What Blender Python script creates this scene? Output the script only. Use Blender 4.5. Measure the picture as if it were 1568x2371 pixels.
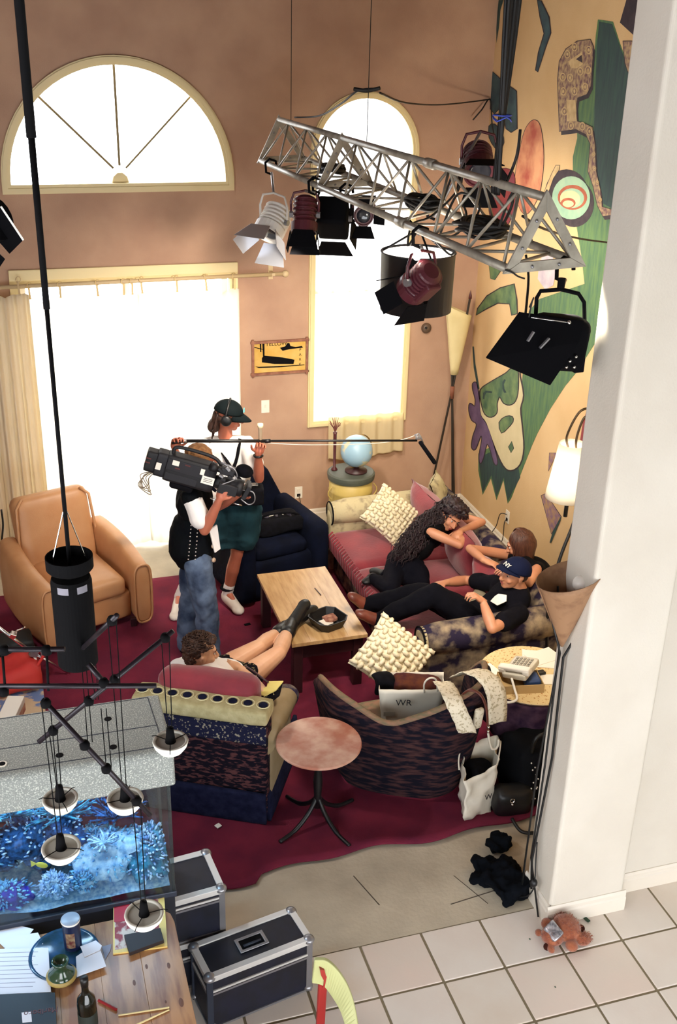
import bpy, bmesh, math, random
from math import sin, cos, pi, radians as rad
from mathutils import Vector as V, Matrix, noise
from mathutils.geometry import tessellate_polygon
for o in list(bpy.data.objects): bpy.data.objects.remove(o)
random.seed(7)
sc = bpy.context.scene
COL = sc.collection
# ---------------------------------------------------------------- camera
CAMZ = 4.4; F = 2497.68
_p, _y, _r = rad(24.4314), rad(17.5314), rad(-1.47326)
_f = V((sin(_y)*cos(_p), cos(_y)*cos(_p), -sin(_p))); _a = V((cos(_y), -sin(_y), 0)); _d = _f.cross(_a)
CR = cos(_r)*_a + sin(_r)*_d; CD = -sin(_r)*_a + cos(_r)*_d; CF = _f
cam = bpy.data.objects.new('camera', bpy.data.cameras.new('camera')); COL.objects.link(cam)
cam.matrix_world = Matrix.Translation((0, 0, CAMZ)) @ Matrix((CR, -CD, -CF)).transposed().to_4x4()
cam.data.sensor_fit = 'HORIZONTAL'; cam.data.sensor_width = 36; cam.data.lens = F/1568*36
cam.data.clip_start = 0.05; cam.data.clip_end = 200
sc.camera = cam
def at(x, y, X=None, Y=None, Z=None, D=None):
    """the point of the room seen at photograph pixel x, y on a known plane (or at depth D)"""
    d = CR*((x-784)/F) + CD*((y-1185.5)/F) + CF; o = V((0, 0, CAMZ))
    if Z is not None: t = (Z-CAMZ)/d.z
    elif Y is not None: t = Y/d.y
    elif X is not None: t = X/d.x
    else: t = D
    return o + d*t
def jt(x, y, parent, L, far=False):
    """joint on the sight line x, y at bone length L from its parent joint"""
    d = at(x, y, D=1)-V((0, 0, CAMZ)); d.normalize(); o = V((0, 0, CAMZ))
    q = parent-o; b = d.dot(q); k = L*L-(q.length_squared-b*b)
    if k <= 0:
        c = o+d*b; return parent+(c-parent).normalized()*L if (c-parent).length > L*1.25 else c
    s = math.sqrt(k); return o+d*(b+s if far else b-s)
# ---------------------------------------------------------------- world, lights, exposure
vs = sc.view_settings; vs.view_transform = 'Standard'; vs.look = 'None'; vs.gamma = 1; vs.use_curve_mapping = False
vs.exposure = 0.02
w = bpy.data.worlds.new('sky'); sc.world = w; w.use_nodes = True
w.node_tree.nodes['Background'].inputs[0].default_value = (0.93, 0.96, 1.0, 1)
w.node_tree.nodes['Background'].inputs[1].default_value = 9
sc.cycles.max_bounces = 8; sc.cycles.diffuse_bounces = 4; sc.cycles.transparent_max_bounces = 16
sc.cycles.use_denoising = True; sc.cycles.sample_clamp_indirect = 4; sc.cycles.caustics_reflective = False; sc.cycles.caustics_refractive = False
def lamp(name, kind, loc, to, energy, color=(1, .9, .75), size=.2, spot=60, blend=.4, sizey=None):
    l = bpy.data.lights.new(name, kind); l.energy = energy; l.color = color
    if kind == 'AREA':
        l.size = size
        if sizey: l.shape = 'RECTANGLE'; l.size_y = sizey
    else: l.shadow_soft_size = size
    if kind == 'SPOT': l.spot_size = rad(spot); l.spot_blend = blend
    o = bpy.data.objects.new(name, l); COL.objects.link(o); o.location = loc
    o.rotation_euler = (V(to)-V(loc)).to_track_quat('-Z', 'Y').to_euler(); return o
# the film lamps of the truss that are switched on
lamp('softlight_beam', 'SPOT', (2.30, 4.14, 3.30), (4.15, 5.9, 2.2), 330, (1, .90, .72), .12, 120, .6)
lamp('wall_wash_beam', 'SPOT', (2.75, 6.9, 3.35), (4.15, 7.9, 1.9), 160, (1, .88, .70), .08, 110, .7)
lamp('drum_beam', 'SPOT', (2.05, 5.24, 2.98), (2.3, 7.3, 0), 260, (1, .88, .76), .18, 100, .8)
lamp('fresnel_beam', 'SPOT', (1.75, 6.6, 3.0), (1.6, 9.1, 1.0), 260, (1, .88, .74), .08, 90, .8)
lamp('left_stage_beam', 'SPOT', (-.62, 5.05, 3.55), (.1, 5.5, 0), 150, (1, .95, .90), .10, 105, .8)
# ---------------------------------------------------------------- helpers
def tag(o, label=None, cat=None, group=None, kind=None):
    if label: o['label'] = label
    if cat: o['category'] = cat
    if group: o['group'] = group
    if kind: o['kind'] = kind
    return o
ORG = {}
def thing(name, label, cat, loc, group=None):
    o = bpy.data.objects.new(name, None); COL.objects.link(o); o.location = loc; o.empty_display_size = .05
    ORG[o.name] = V(loc); return tag(o, label, cat, group)
def frame(d, up=(0, 0, 1)):
    d = V(d).normalized(); u = V(up)
    if abs(d.dot(u)) > .98: u = V((0, 1, 0))
    x = d.cross(u).normalized(); y = x.cross(d)
    return x, y, d
def rotm(x=0, y=0, z=0):
    return Matrix.Rotation(rad(z), 3, 'Z') @ Matrix.Rotation(rad(y), 3, 'Y') @ Matrix.Rotation(rad(x), 3, 'X')
class MB:
    def __init__(s): s.v = []; s.f = []
    def add(s, vs, fs):
        n = len(s.v); s.v += [V(p) for p in vs]; s.f += [[i+n for i in f] for f in fs]; return s
    def box(s, c, size, R=None):
        c = V(c); h = V(size)/2; R = R or Matrix.Identity(3)
        return s.add([c+R@V((h.x*i, h.y*j, h.z*k)) for i in (-1, 1) for j in (-1, 1) for k in (-1, 1)],
                     [(0, 1, 3, 2), (4, 6, 7, 5), (0, 4, 5, 1), (2, 3, 7, 6), (0, 2, 6, 4), (1, 5, 7, 3)])
    def bb(s, lo, hi): return s.box((V(lo)+V(hi))/2, V(hi)-V(lo))
    def beam(s, a, b, w, h=None, up=(0, 0, 1)):
        a = V(a); b = V(b); x, y, d = frame(b-a, up); R = Matrix((x, y, d)).transposed()
        return s.box((a+b)/2, (w, h or w, (b-a).length), R)
    def tube(s, pts, r, n=8, closed=False, cap=True, flat=1):
        pts = [V(p) for p in pts]; m = len(pts); rs = r if hasattr(r, '__len__') else [r]*m
        ux = None; base = len(s.v)
        for i, p in enumerate(pts):
            t = (pts[(i+1) % m]-pts[i-1]) if (closed or 0 < i < m-1) else (pts[1]-pts[0] if i == 0 else pts[-1]-pts[-2])
            t = t.normalized() if t.length > 1e-9 else V((0, 0, 1))
            if ux is None: ux = frame(t)[0]
            ux = ux-t*ux.dot(t)
            ux = ux.normalized() if ux.length > 1e-6 else frame(t)[0]
            uy = t.cross(ux)
            s.v += [p+(ux*cos(2*pi*k/n)+uy*sin(2*pi*k/n)*flat)*rs[i] for k in range(n)]
        for i in range(m if closed else m-1):
            a = base+i*n; b = base+((i+1) % m)*n
            s.f += [[a+k, a+(k+1) % n, b+(k+1) % n, b+k] for k in range(n)]
        if cap and not closed:
            s.f.append([base+k for k in range(n)][::-1]); s.f.append([base+(m-1)*n+k for k in range(n)])
        return s
    def cone(s, a, b, ra, rb, n=12, k=4):
        """round cone: a tapered capsule"""
        a = V(a); b = V(b); d = (b-a); L = max(d.length, 1e-5); d = d/L; pts = []; rs = []
        for i in range(k, 0, -1):
            t = pi/2*i/k; pts.append(a-d*ra*sin(t)); rs.append(max(ra*cos(t), ra*.02))
        pts.append(a); rs.append(ra)
        pts.append(b); rs.append(rb)
        for i in range(1, k+1):
            t = pi/2*i/k; pts.append(b+d*rb*sin(t)); rs.append(max(rb*cos(t), rb*.02))
        return s.tube(pts, rs, n)
    def ell(s, c, r, R=None, nu=16, nv=10, e=1.0):
        c = V(c); R = R or Matrix.Identity(3); r = V((r, r, r)) if not hasattr(r, '__len__') else V(r); base = len(s.v)
        g = lambda q: (abs(q)**e)*(1 if q >= 0 else -1)
        s.v.append(c+R@V((0, 0, -r.z)))
        for j in range(1, nv):
            ph = -pi/2+pi*j/nv
            for i in range(nu):
                th = 2*pi*i/nu
                s.v.append(c+R@V((r.x*g(cos(ph))*g(cos(th)), r.y*g(cos(ph))*g(sin(th)), r.z*g(sin(ph)))))
        s.v.append(c+R@V((0, 0, r.z))); top = len(s.v)-1
        s.f += [[base, base+1+(i+1) % nu, base+1+i] for i in range(nu)]
        for j in range(nv-2):
            a = base+1+j*nu
            s.f += [[a+i, a+(i+1) % nu, a+nu+(i+1) % nu, a+nu+i] for i in range(nu)]
        a = base+1+(nv-2)*nu
        s.f += [[top, a+i, a+(i+1) % nu] for i in range(nu)]
        return s
    def lathe(s, c, prof, n=24, R=None, cap=True):
        c = V(c); R = R or Matrix.Identity(3); base = len(s.v); m = len(prof)
        for r, z in prof: s.v += [c+R@V((r*cos(2*pi*k/n), r*sin(2*pi*k/n), z)) for k in range(n)]
        for i in range(m-1):
            a = base+i*n; s.f += [[a+k, a+(k+1) % n, a+n+(k+1) % n, a+n+k] for k in range(n)]
        if cap:
            if prof[0][0] > 1e-6: s.f.append([base+k for k in range(n)][::-1])
            if prof[-1][0] > 1e-6: s.f.append([base+(m-1)*n+k for k in range(n)])
        return s
    def slab(s, loops, off):
        """polygon (with holes) in 3D, given thickness vector off"""
        loops = [[V(p) for p in l] for l in loops]; off = V(off); flat = [p for l in loops for p in l]; n = len(flat); base = len(s.v)
        tri = tessellate_polygon(loops) ; s.v += flat+[p+off for p in flat]
        for t in tri: s.f += [[base+i for i in t], [base+n+i for i in reversed(t)]]
        k = 0
        for l in loops:
            m = len(l); s.f += [[base+k+i, base+k+(i+1) % m, base+n+k+(i+1) % m, base+n+k+i] for i in range(m)]; k += m
        return s
    def grid(s, fn, nu, nv, thick=None):
        base = len(s.v)
        s.v += [V(fn(i/(nu-1), j/(nv-1))) for j in range(nv) for i in range(nu)]
        s.f += [[base+j*nu+i, base+j*nu+i+1, base+(j+1)*nu+i+1, base+(j+1)*nu+i] for j in range(nv-1) for i in range(nu-1)]
        return s
    def rbox(s, c, size, R=None, r=.03, n=7, bulge=0, noisy=0):
        """rounded box with optional bulge: subdivided faces pushed to a rounded shape"""
        c = V(c); R = R or Matrix.Identity(3); h = V(size)/2; r = min(r, h.x, h.y, h.z); idx = {}; fs = []
        def pt(i, j, k):
            key = (i, j, k)
            if key not in idx:
                q = []
                for a, hh in zip((i, j, k), h):
                    t = a/n*2-1; q.append(math.copysign(abs(t)**.75, t)*hh)
                q = V(q); inner = V([max(-hh+r, min(hh-r, a)) for a, hh in zip(q, h)]); d = q-inner
                if d.length > 1e-9: q = inner+d.normalized()*min(r, max(d.length, r) if any(abs(abs(a)-hh) < 1e-6 for a, hh in zip(q, h)) else d.length)
                u = V([a/hh for a, hh in zip(q, h)])
                if bulge: q.z += bulge*u.z*(1-u.x*u.x)*(1-u.y*u.y)
                if noisy: q += noise.noise_vector(q*9+c*3)*noisy
                idx[key] = len(s.v); s.v.append(c+R@q)
            return idx[key]
        for a in range(n):
            for b in range(n):
                s.f += [[pt(a, b, 0), pt(a, b+1, 0), pt(a+1, b+1, 0), pt(a+1, b, 0)], [pt(a, b, n), pt(a+1, b, n), pt(a+1, b+1, n), pt(a, b+1, n)],
                        [pt(a, 0, b), pt(a+1, 0, b), pt(a+1, 0, b+1), pt(a, 0, b+1)], [pt(a, n, b), pt(a, n, b+1), pt(a+1, n, b+1), pt(a+1, n, b)],
                        [pt(0, a, b), pt(0, a, b+1), pt(0, a+1, b+1), pt(0, a+1, b)], [pt(n, a, b), pt(n, a+1, b), pt(n, a+1, b+1), pt(n, a, b+1)]]
        return s
    def pillow(s, c, size, R=None, n=12):
        c = V(c); R = R or Matrix.Identity(3); a, b, t = size[0]/2, size[1]/2, size[2]/2
        def f(sg):
            def g(u, v):
                x = u*2-1; y = v*2-1; k = ((1-abs(x)**2.4)*(1-abs(y)**2.4))
                z = sg*t*max(k, 0)**.55
                px = 1-.09*(1-y*y)*abs(x)**3; py = 1-.09*(1-x*x)*abs(y)**3
                return c+R@V((x*a*px, y*b*py, z+noise.noise(V((x*2, y*2, sg+c.x)))*.012))
            return g
        return s.grid(f(1), n, n).grid(lambda u, v: f(-1)(1-u, v), n, n)
    def build(s, name, m, parent=None, smooth=False, bevel=0, seg=2, sub=0, solid=0, label=None, cat=None, group=None, kind=None, remesh=0, sm=0, weld=False, loc=None):
        if loc is None: loc = ORG.get(parent.name, V()) if parent else V()
        org = V(loc); me = bpy.data.meshes.new(name)
        me.from_pydata([p-org for p in s.v], [], s.f); me.validate()
        if weld or not (remesh):
            bm = bmesh.new(); bm.from_mesh(me)
            if weld: bmesh.ops.remove_doubles(bm, verts=bm.verts, dist=1e-5)
            bmesh.ops.recalc_face_normals(bm, faces=bm.faces); bm.to_mesh(me); bm.free()
        for mm in (m if isinstance(m, (list, tuple)) else [m]): me.materials.append(mm)
        if smooth: me.shade_smooth()
        o = bpy.data.objects.new(name, me); COL.objects.link(o)
        if parent: o.parent = parent; ORG[o.name] = ORG.get(parent.name, V())
        else: o.location = org; ORG[o.name] = org
        if parent and parent.type == 'MESH': pass
        if remesh:
            q = o.modifiers.new('r', 'REMESH'); q.mode = 'VOXEL'; q.voxel_size = remesh; q.use_smooth_shade = True
            if sm: q = o.modifiers.new('s', 'SMOOTH'); q.factor = .5; q.iterations = sm
        if solid: q = o.modifiers.new('t', 'SOLIDIFY'); q.thickness = solid; q.offset = 0
        if bevel: q = o.modifiers.new('b', 'BEVEL'); q.width = bevel; q.segments = seg; q.limit_method = 'ANGLE'; q.angle_limit = rad(40)
        if sub: q = o.modifiers.new('u', 'SUBSURF'); q.levels = sub; q.render_levels = sub
        return tag(o, label, cat, group, kind)
def copy_thing(o, loc=None, label=None, rotz=None):
    c = o.copy(); COL.objects.link(c)
    if loc is not None: c.location = loc
    if rotz is not None: c.rotation_euler.z = rotz
    if label: c['label'] = label
    for ch in o.children:
        d = ch.copy(); COL.objects.link(d); d.parent = c
        for g in ch.children:
            e = g.copy(); COL.objects.link(e); e.parent = d
    return c
def spline(pts, k=6, closed=False):
    pts = [V(p) for p in pts]; n = len(pts); out = []
    for i in range(n if closed else n-1):
        if closed: p0, p1, p2, p3 = pts[i-1], pts[i], pts[(i+1) % n], pts[(i+2) % n]
        else: p0, p1, p2, p3 = pts[max(i-1, 0)], pts[i], pts[i+1], pts[min(i+2, n-1)]
        for j in range(k):
            t = j/k; out.append(.5*((2*p1)+(p2-p0)*t+(2*p0-5*p1+4*p2-p3)*t*t+(3*p1-p0-3*p2+p3)*t**3))
    if not closed: out.append(pts[-1])
    return out
# ---------------------------------------------------------------- materials
def hexc(h):
    return tuple(((int(h[i:i+2], 16)/255+.055)/1.055)**2.4 if int(h[i:i+2], 16) > 10 else int(h[i:i+2], 16)/255/12.92 for i in (0, 2, 4))+(1,)
def mat(name, c, rough=.6, c2=None, scale=8, metal=0, bump=0, bscale=60, emit=0, stretch=None, detail=4, lo=.35, hi=.65, sheen=0, trans=0, ior=1.45, coat=0, spec=None, subs=0):
    m = bpy.data.materials.new(name); m.use_nodes = True; N = m.node_tree.nodes; L = m.node_tree.links; b = N['Principled BSDF']
    c = hexc(c) if isinstance(c, str) else (*c[:3], 1)
    b.inputs['Base Color'].default_value = c; b.inputs['Roughness'].default_value = rough; b.inputs['Metallic'].default_value = metal
    if spec is None and rough >= .8: spec = .12
    if spec is not None: b.inputs['Specular IOR Level'].default_value = spec
    tc = N.new('ShaderNodeTexCoord'); src = tc.outputs['Object']
    if stretch: mp = N.new('ShaderNodeMapping'); mp.inputs['Scale'].default_value = stretch; L.new(src, mp.inputs[0]); src = mp.outputs[0]
    if c2:
        c2 = hexc(c2) if isinstance(c2, str) else (*c2[:3], 1)
        n = N.new('ShaderNodeTexNoise'); n.inputs['Scale'].default_value = scale; n.inputs['Detail'].default_value = detail; L.new(src, n.inputs['Vector'])
        r = N.new('ShaderNodeValToRGB'); r.color_ramp.elements[0].position = lo; r.color_ramp.elements[1].position = hi
        r.color_ramp.elements[0].color = c; r.color_ramp.elements[1].color = c2
        L.new(n.outputs['Fac'], r.inputs[0]); L.new(r.outputs[0], b.inputs['Base Color'])
    if bump:
        n = N.new('ShaderNodeTexNoise'); n.inputs['Scale'].default_value = bscale; n.inputs['Detail'].default_value = 3; L.new(src, n.inputs['Vector'])
        u = N.new('ShaderNodeBump'); u.inputs['Strength'].default_value = bump; u.inputs['Distance'].default_value = .01; L.new(n.outputs['Fac'], u.inputs['Height']); L.new(u.outputs[0], b.inputs['Normal'])
    if sheen: b.inputs['Sheen Weight'].default_value = sheen
    if coat: b.inputs['Coat Weight'].default_value = coat
    if subs: b.inputs['Subsurface Weight'].default_value = subs; b.inputs['Subsurface Radius'].default_value = (.02, .008, .004)
    if emit: b.inputs['Emission Color'].default_value = c; b.inputs['Emission Strength'].default_value = emit
    if trans: b.inputs['Transmission Weight'].default_value = trans; b.inputs['IOR'].default_value = ior
    return m
def translucent(name, c, fac=.5, c2=None, through=0):
    m = bpy.data.materials.new(name); m.use_nodes = True; N = m.node_tree.nodes; L = m.node_tree.links; N.clear()
    o = N.new('ShaderNodeOutputMaterial'); d = N.new('ShaderNodeBsdfDiffuse'); t = N.new('ShaderNodeBsdfTranslucent'); x = N.new('ShaderNodeMixShader')
    d.inputs[0].default_value = hexc(c); t.inputs[0].default_value = hexc(c); x.inputs[0].default_value = fac
    L.new(d.outputs[0], x.inputs[1]); L.new(t.outputs[0], x.inputs[2]); last = x
    if through:
        tr = N.new('ShaderNodeBsdfTransparent'); y = N.new('ShaderNodeMixShader'); y.inputs[0].default_value = through
        L.new(x.outputs[0], y.inputs[1]); L.new(tr.outputs[0], y.inputs[2]); last = y
    L.new(last.outputs[0], o.inputs[0]); return m
def glass(name, c='ffffff', gloss=.08):
    m = bpy.data.materials.new(name); m.use_nodes = True; N = m.node_tree.nodes; L = m.node_tree.links; N.clear()
    o = N.new('ShaderNodeOutputMaterial'); t = N.new('ShaderNodeBsdfTransparent'); g = N.new('ShaderNodeBsdfGlossy'); x = N.new('ShaderNodeMixShader')
    t.inputs[0].default_value = hexc(c); g.inputs['Roughness'].default_value = .03
    x.inputs[0].default_value = gloss; L.new(t.outputs[0], x.inputs[1]); L.new(g.outputs[0], x.inputs[2]); L.new(x.outputs[0], o.inputs[0]); return m
def text(s, size, c, R, m, name, parent, ext=.001):
    cu = bpy.data.curves.new(name, 'FONT'); cu.body = s; cu.size = size; cu.extrude = ext; cu.align_x = 'CENTER'; cu.align_y = 'CENTER'; cu.materials.append(m)
    tmp = bpy.data.objects.new('tmp', cu); COL.objects.link(tmp); bpy.context.view_layer.update(); me = bpy.data.meshes.new_from_object(tmp)
    bpy.data.objects.remove(tmp); me.materials.clear(); me.materials.append(m)
    o = bpy.data.objects.new(name, me); COL.objects.link(o); o.parent = parent
    o.matrix_local = Matrix.Translation(V(c)-ORG.get(parent.name, V())) @ R.to_4x4(); return o
M_blk = mat('black_metal', '0b0c0e', .45, bump=.1); M_blkm = mat('matt_black', '060609', .85, spec=.15); M_wht = mat('white_paint', 'ece6da', .5)
M_blkf = mat('black_fabric', '060609', .9, c2='0c0c13', scale=30); M_cable = mat('black_rubber', '09090a', .6); M_chrome = mat('chrome', 'd8d8d8', .2, metal=1)
# ================================================================ the setting
YB = 9.1; XM = 4.154
M_wall = mat('peach_plaster', 'bb9a82', .85, c2='ac8a75', scale=2.2, bump=.15, bscale=90)
M_mural = mat('cream_plaster', 'd9b98c', .8, c2='d0ae80', scale=1.8, bump=.15, bscale=90)
M_cream = mat('white_plaster', 'ded8cc', .8, c2='d6cfc2', scale=2, bump=.12, bscale=90)
M_trim = mat('cream_trim', 'e0cf9e', .5); M_base = mat('white_trim', 'e8e0d2', .45); M_ceil = mat('ceiling_paint', '5c4a48', .9)
def arc(cx, cz, r, a0, a1, n, y): return [V((cx+r*cos(rad(a0+(a1-a0)*i/n)), y, cz+r*sin(rad(a0+(a1-a0)*i/n)))) for i in range(n+1)]
def halfround(y, g=0): return [V((.05+g, y, 3.11+g)), V((1.89-g, y, 3.11+g))]+arc(.97, 3.21, .92-g, 0, 180, 32, y)
def archw(y, g=0): return [V((2.545+g, y, .97+g)), V((3.51-g, y, .97+g))]+arc(3.0275, 3.40, .4825-g, 0, 180, 24, y)
def rect(x0, x1, z0, z1, y): return [V((x0, y, z0)), V((x1, y, z0)), V((x1, y, z1)), V((x0, y, z1))]
CEIL = 5.6
MB().slab([rect(-3.5, XM+.2, -.4, CEIL, YB), halfround(YB, .03), archw(YB, .03), rect(.08, 1.86, -.1, 2.44, YB)], (0, .16, 0)).build('wall_back', M_wall, kind='structure')
MB().bb((XM, 3.95, 0), (XM+.16, YB+.16, CEIL)).build('wall_right', M_mural, kind='structure')
MB().slab([[V((-3.6, y, z)) for y, z in ((-1.2, -.1), (YB+.16, -.1), (YB+.16, CEIL), (-1.2, CEIL))], [V((-3.6, y, z)) for y, z in ((-.9, 2.0), (2.6, 2.0), (2.6, 4.6), (-.9, 4.6))]], (.16, 0, 0)).build('wall_left', M_wall, kind='structure')  # unseen opening added here to let in high side daylight
MB().bb((-3.6, -1.2, CEIL), (6.6, YB+.2, CEIL+.1)).build('ceiling', M_ceil, kind='structure')
MB().bb((2.45, 3.825, 0), (2.895, 4.1, CEIL)).build('wall_pillar', M_cream, kind='structure', bevel=.022, seg=5)
MB().bb((2.86, 3.935, 0), (6.5, 4.1, CEIL)).build('wall_front_right', M_cream, kind='structure')
MB().bb((6.4, -1.2, 0), (6.5, 3.95, CEIL)).build('wall_side_right', M_cream, kind='structure')
MB().slab([[V((x, -1.2, z)) for x, z in ((-3.6, -.1), (6.5, -.1), (6.5, CEIL), (-3.6, CEIL))], [V((x, -1.2, z)) for x, z in ((-1.6, .3), (4.2, .3), (4.2, 2.2), (-1.6, 2.2))]], (0, -.15, 0)).build('wall_behind', M_cream, kind='structure')  # unseen wall added to cut the fill, its opening sized for daylight
# floor slab (concrete) and tiles
M_conc = mat('concrete', 'aca08c', .75, c2='d2c6ae', scale=2.6, bump=.25, bscale=40, detail=8, lo=.3, hi=.7)
floor = MB().bb((-3.6, 3.957, -.1), (XM+.1, YB+1.2, 0)).build('floor', M_conc, kind='structure')
crk = mat('dark_joint', '5b5248', .9)
MB().beam((1.55, 4.45, .0005), (1.62, 4.2, .0005), .006, .002).beam((2.0, 4.1, .0005), (2.45, 4.15, .0005), .006, .002).beam((2.2, 4.05, .0005), (2.1, 4.3, .0005), .004, .002).build('floor_joint', crk, floor)
M_grout = mat('grout', '8c8068', .9)
tf = MB().bb((-3.6, -1.2, -.1), (6.4, 3.957, -.004)).build('floor_tiled', M_grout, kind='structure')
M_tile = [mat('tile_'+str(i), c, .35, c2=d, scale=3, bump=.05) for i, (c, d) in enumerate((('e9dfd2', 'e2d4c4'), ('e6dace', 'ece3d8'), ('e3d6c8', 'e8d6c8')))]
tm = []
for m in M_tile:
    q = MB().box((0, 0, 0), (.325, .325, .012)).build('tile', m, tf, bevel=.004, seg=2); tm.append(q.data); bpy.data.objects.remove(q)
for i in range(-5, 14):
    for j in range(0, 8):
        x = 2.445+(i-.5)*.339; y = 3.957-(j+.5)*.339
        if x > 6.3 or (y > 3.9 and x > 2.9): continue
        o = bpy.data.objects.new('tile', tm[random.randrange(3)]); COL.objects.link(o); o.parent = tf; o.location = (x, y, -.004+random.uniform(-.001, .001))
        q = o.modifiers.new('b', 'BEVEL'); q.width = .003; q.segments = 2
# baseboards
def baseb(name, a, b, out):
    a = V(a); b = V(b); out = V(out); d = (b-a).normalized(); prof = [(0, 0), (.018, 0), (.018, .085), (.012, .095), (.012, .115), (.006, .13), (0, .13)]
    m = MB(); n = len(prof); m.v = [a+out*p+V((0, 0, q)) for p, q in prof]+[b+out*p+V((0, 0, q)) for p, q in prof]
    m.f = [[i, (i+1) % n, n+(i+1) % n, n+i] for i in range(n)]+[list(range(n))[::-1], list(range(n, 2*n))]
    return m.build(name, M_base, kind='structure')
baseb('baseboard_back', (1.93, YB, 0), (XM, YB, 0), (0, -1, 0)); baseb('baseboard_right', (XM, 4.1, 0), (XM, YB, 0), (-1, 0, 0))
baseb('baseboard_pillar_left', (2.45, 3.82, 0), (2.45, 4.1, 0), (-1, 0, 0)); baseb('baseboard_pillar_front', (2.432, 3.825, 0), (2.905, 3.825, 0), (0, -1, 0))
baseb('baseboard_front', (2.895, 3.935, 0), (6.4, 3.935, 0), (0, -1, 0))
# windows and the sliding door
M_glass = glass('window_glass')
w1 = MB().slab([halfround(YB-.03), halfround(YB-.03, .07)], (0, .05, 0)).slab([halfround(YB-.045, .012), halfround(YB-.045, .045)], (0, .02, 0)).build('window_1', M_trim, kind='structure')
MB().slab([halfround(YB+.06, .06)], (0, .006, 0)).build('pane', M_glass, w1)
M_spk = mat('muntin_backlit', '8c7a50', .6)  # darkened colour stands in for the spokes' backlit shade
for a in (45, 90, 135):
    c = V((.97, YB+.04, 3.24)); d = V((cos(rad(a)), 0, sin(rad(a)))); L = .84 if a == 90 else .86
    MB().beam(c+d*.07, c+d*L, .014 if a == 45 else .018, .014, up=(0, 1, 0)).build('muntin', M_spk, w1)
MB().slab([[V((.97+.07*cos(rad(t)), YB+.02, 3.175+.085*sin(rad(t)))) for t in (0, 36, 72, 108, 144, 180)]], (0, .03, 0)).build('muntin_hub', M_trim, w1, bevel=.006)
w2 = MB().slab([archw(YB-.03), archw(YB-.03, .055)], (0, .05, 0)).slab([archw(YB-.045, .01), archw(YB-.045, .035)], (0, .02, 0)).build('window_2', M_trim, kind='structure')
MB().slab([archw(YB+.06, .05)], (0, .006, 0)).build('pane', M_glass, w2)
MB().bb((2.59, YB+.03, 2.2), (3.47, YB+.06, 2.24)).build('window_rail', M_trim, w2)
d1 = MB().slab([[V((x, YB-.02, z)) for x, z in ((.03, 0), (.10, 0), (.10, 2.40), (1.84, 2.40), (1.84, 0), (1.91, 0), (1.91, 2.49), (.03, 2.49))]], (0, .05, 0)).build('door_1', M_trim, kind='structure')
for x0, x1 in ((.10, .99), (.95, 1.84)):
    y = YB+.05 if x0 < .5 else YB+.09
    s_ = MB().slab([rect(x0, x1, .01, 2.42, y), rect(x0+.05, x1-.05, .08, 2.36, y)], (0, .035, 0)).build('door_leaf', M_wht, d1)
    MB().slab([rect(x0+.04, x1-.04, .07, 2.37, y+.012)], (0, .006, 0)).build('pane', M_glass, s_)
MB().bb((.03, YB-.035, 2.43), (1.91, YB-.018, 2.52)).build('trim_1', M_trim, kind='structure', bevel=.006)
M_pat = mat('patio_concrete', 'b0a894', .9)
MB().bb((-3, YB+.17, -.12), (6, YB+6, -.02)).build('floor_patio', M_pat, kind='structure')
# switch, outlets
def outlet(c, nx, label, sock):
    c = V(c); n = V(nx); t = thing('power_outlet' if sock else 'light_switch', label, 'outlet' if sock else 'switch', c)
    x, y, d = frame(n); R = Matrix((x, y, d)).transposed()
    MB().box(c+n*.004, (.075, .12, .008), R).build('plate', M_wht, t, bevel=.003)
    if sock:
        for s in (-1, 1): MB().box(c+n*.009+V((0, 0, .026*s)), (.034, .03, .004), R).build('socket', M_base if s > 0 else M_blkm, t, bevel=.002)
    else: MB().box(c+n*.01+V((0, 0, .004)), (.012, .026, .012), R).build('toggle', M_base, t)
    return t
outlet((2.15, YB, 1.2), (0, -1, 0), 'white light switch plate on the peach wall below the framed picture', False)
o1_ = outlet((2.47, YB, .315), (0, -1, 0), 'white power outlet low on the back wall beside the yellow drum', True)
o2_ = outlet((XM, 8.04, .345), (-1, 0, 0), 'white power outlet with black plug low on the mural wall behind the sofa', True)
t = MB().tube(spline([(2.47, YB-.012, .29), (2.475, YB-.05, .25), (2.49, YB-.05, .12), (2.5, YB-.08, .01), (2.62, YB-.12, .008)]), .004).build('power_cord', mat('brown_cord', '5a4a3c', .6), o1_)
MB().tube(spline([(XM-.014, 8.04, .37), (XM-.06, 8.08, .36), (XM-.05, 8.16, .2), (XM-.05, 8.3, .03)]), .004).tube(spline([(XM-.014, 8.04, .32), (XM-.05, 8.0, .3), (XM-.04, 8.02, .15), (XM-.05, 8.06, .02)]), .004).build('power_cord', M_cable, o2_)
# smoke detector knob
k = thing('doorbell_chime', 'small round dark knob on the peach wall beside the arched window', 'doorbell', (3.67, YB, 1.85))
MB().lathe((3.67, YB, 1.85), [(.03, 0), (.045, .01), (.048, .03), (.035, .05), (0, .055)], 20, rotm(x=90)).build('knob_body', mat('brown_plastic', '5c4a3c', .5), k, smooth=True)
MB().ell((3.655, YB-.055, 1.86), .012).build('knob_stud', M_blk, k, smooth=True)
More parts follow.
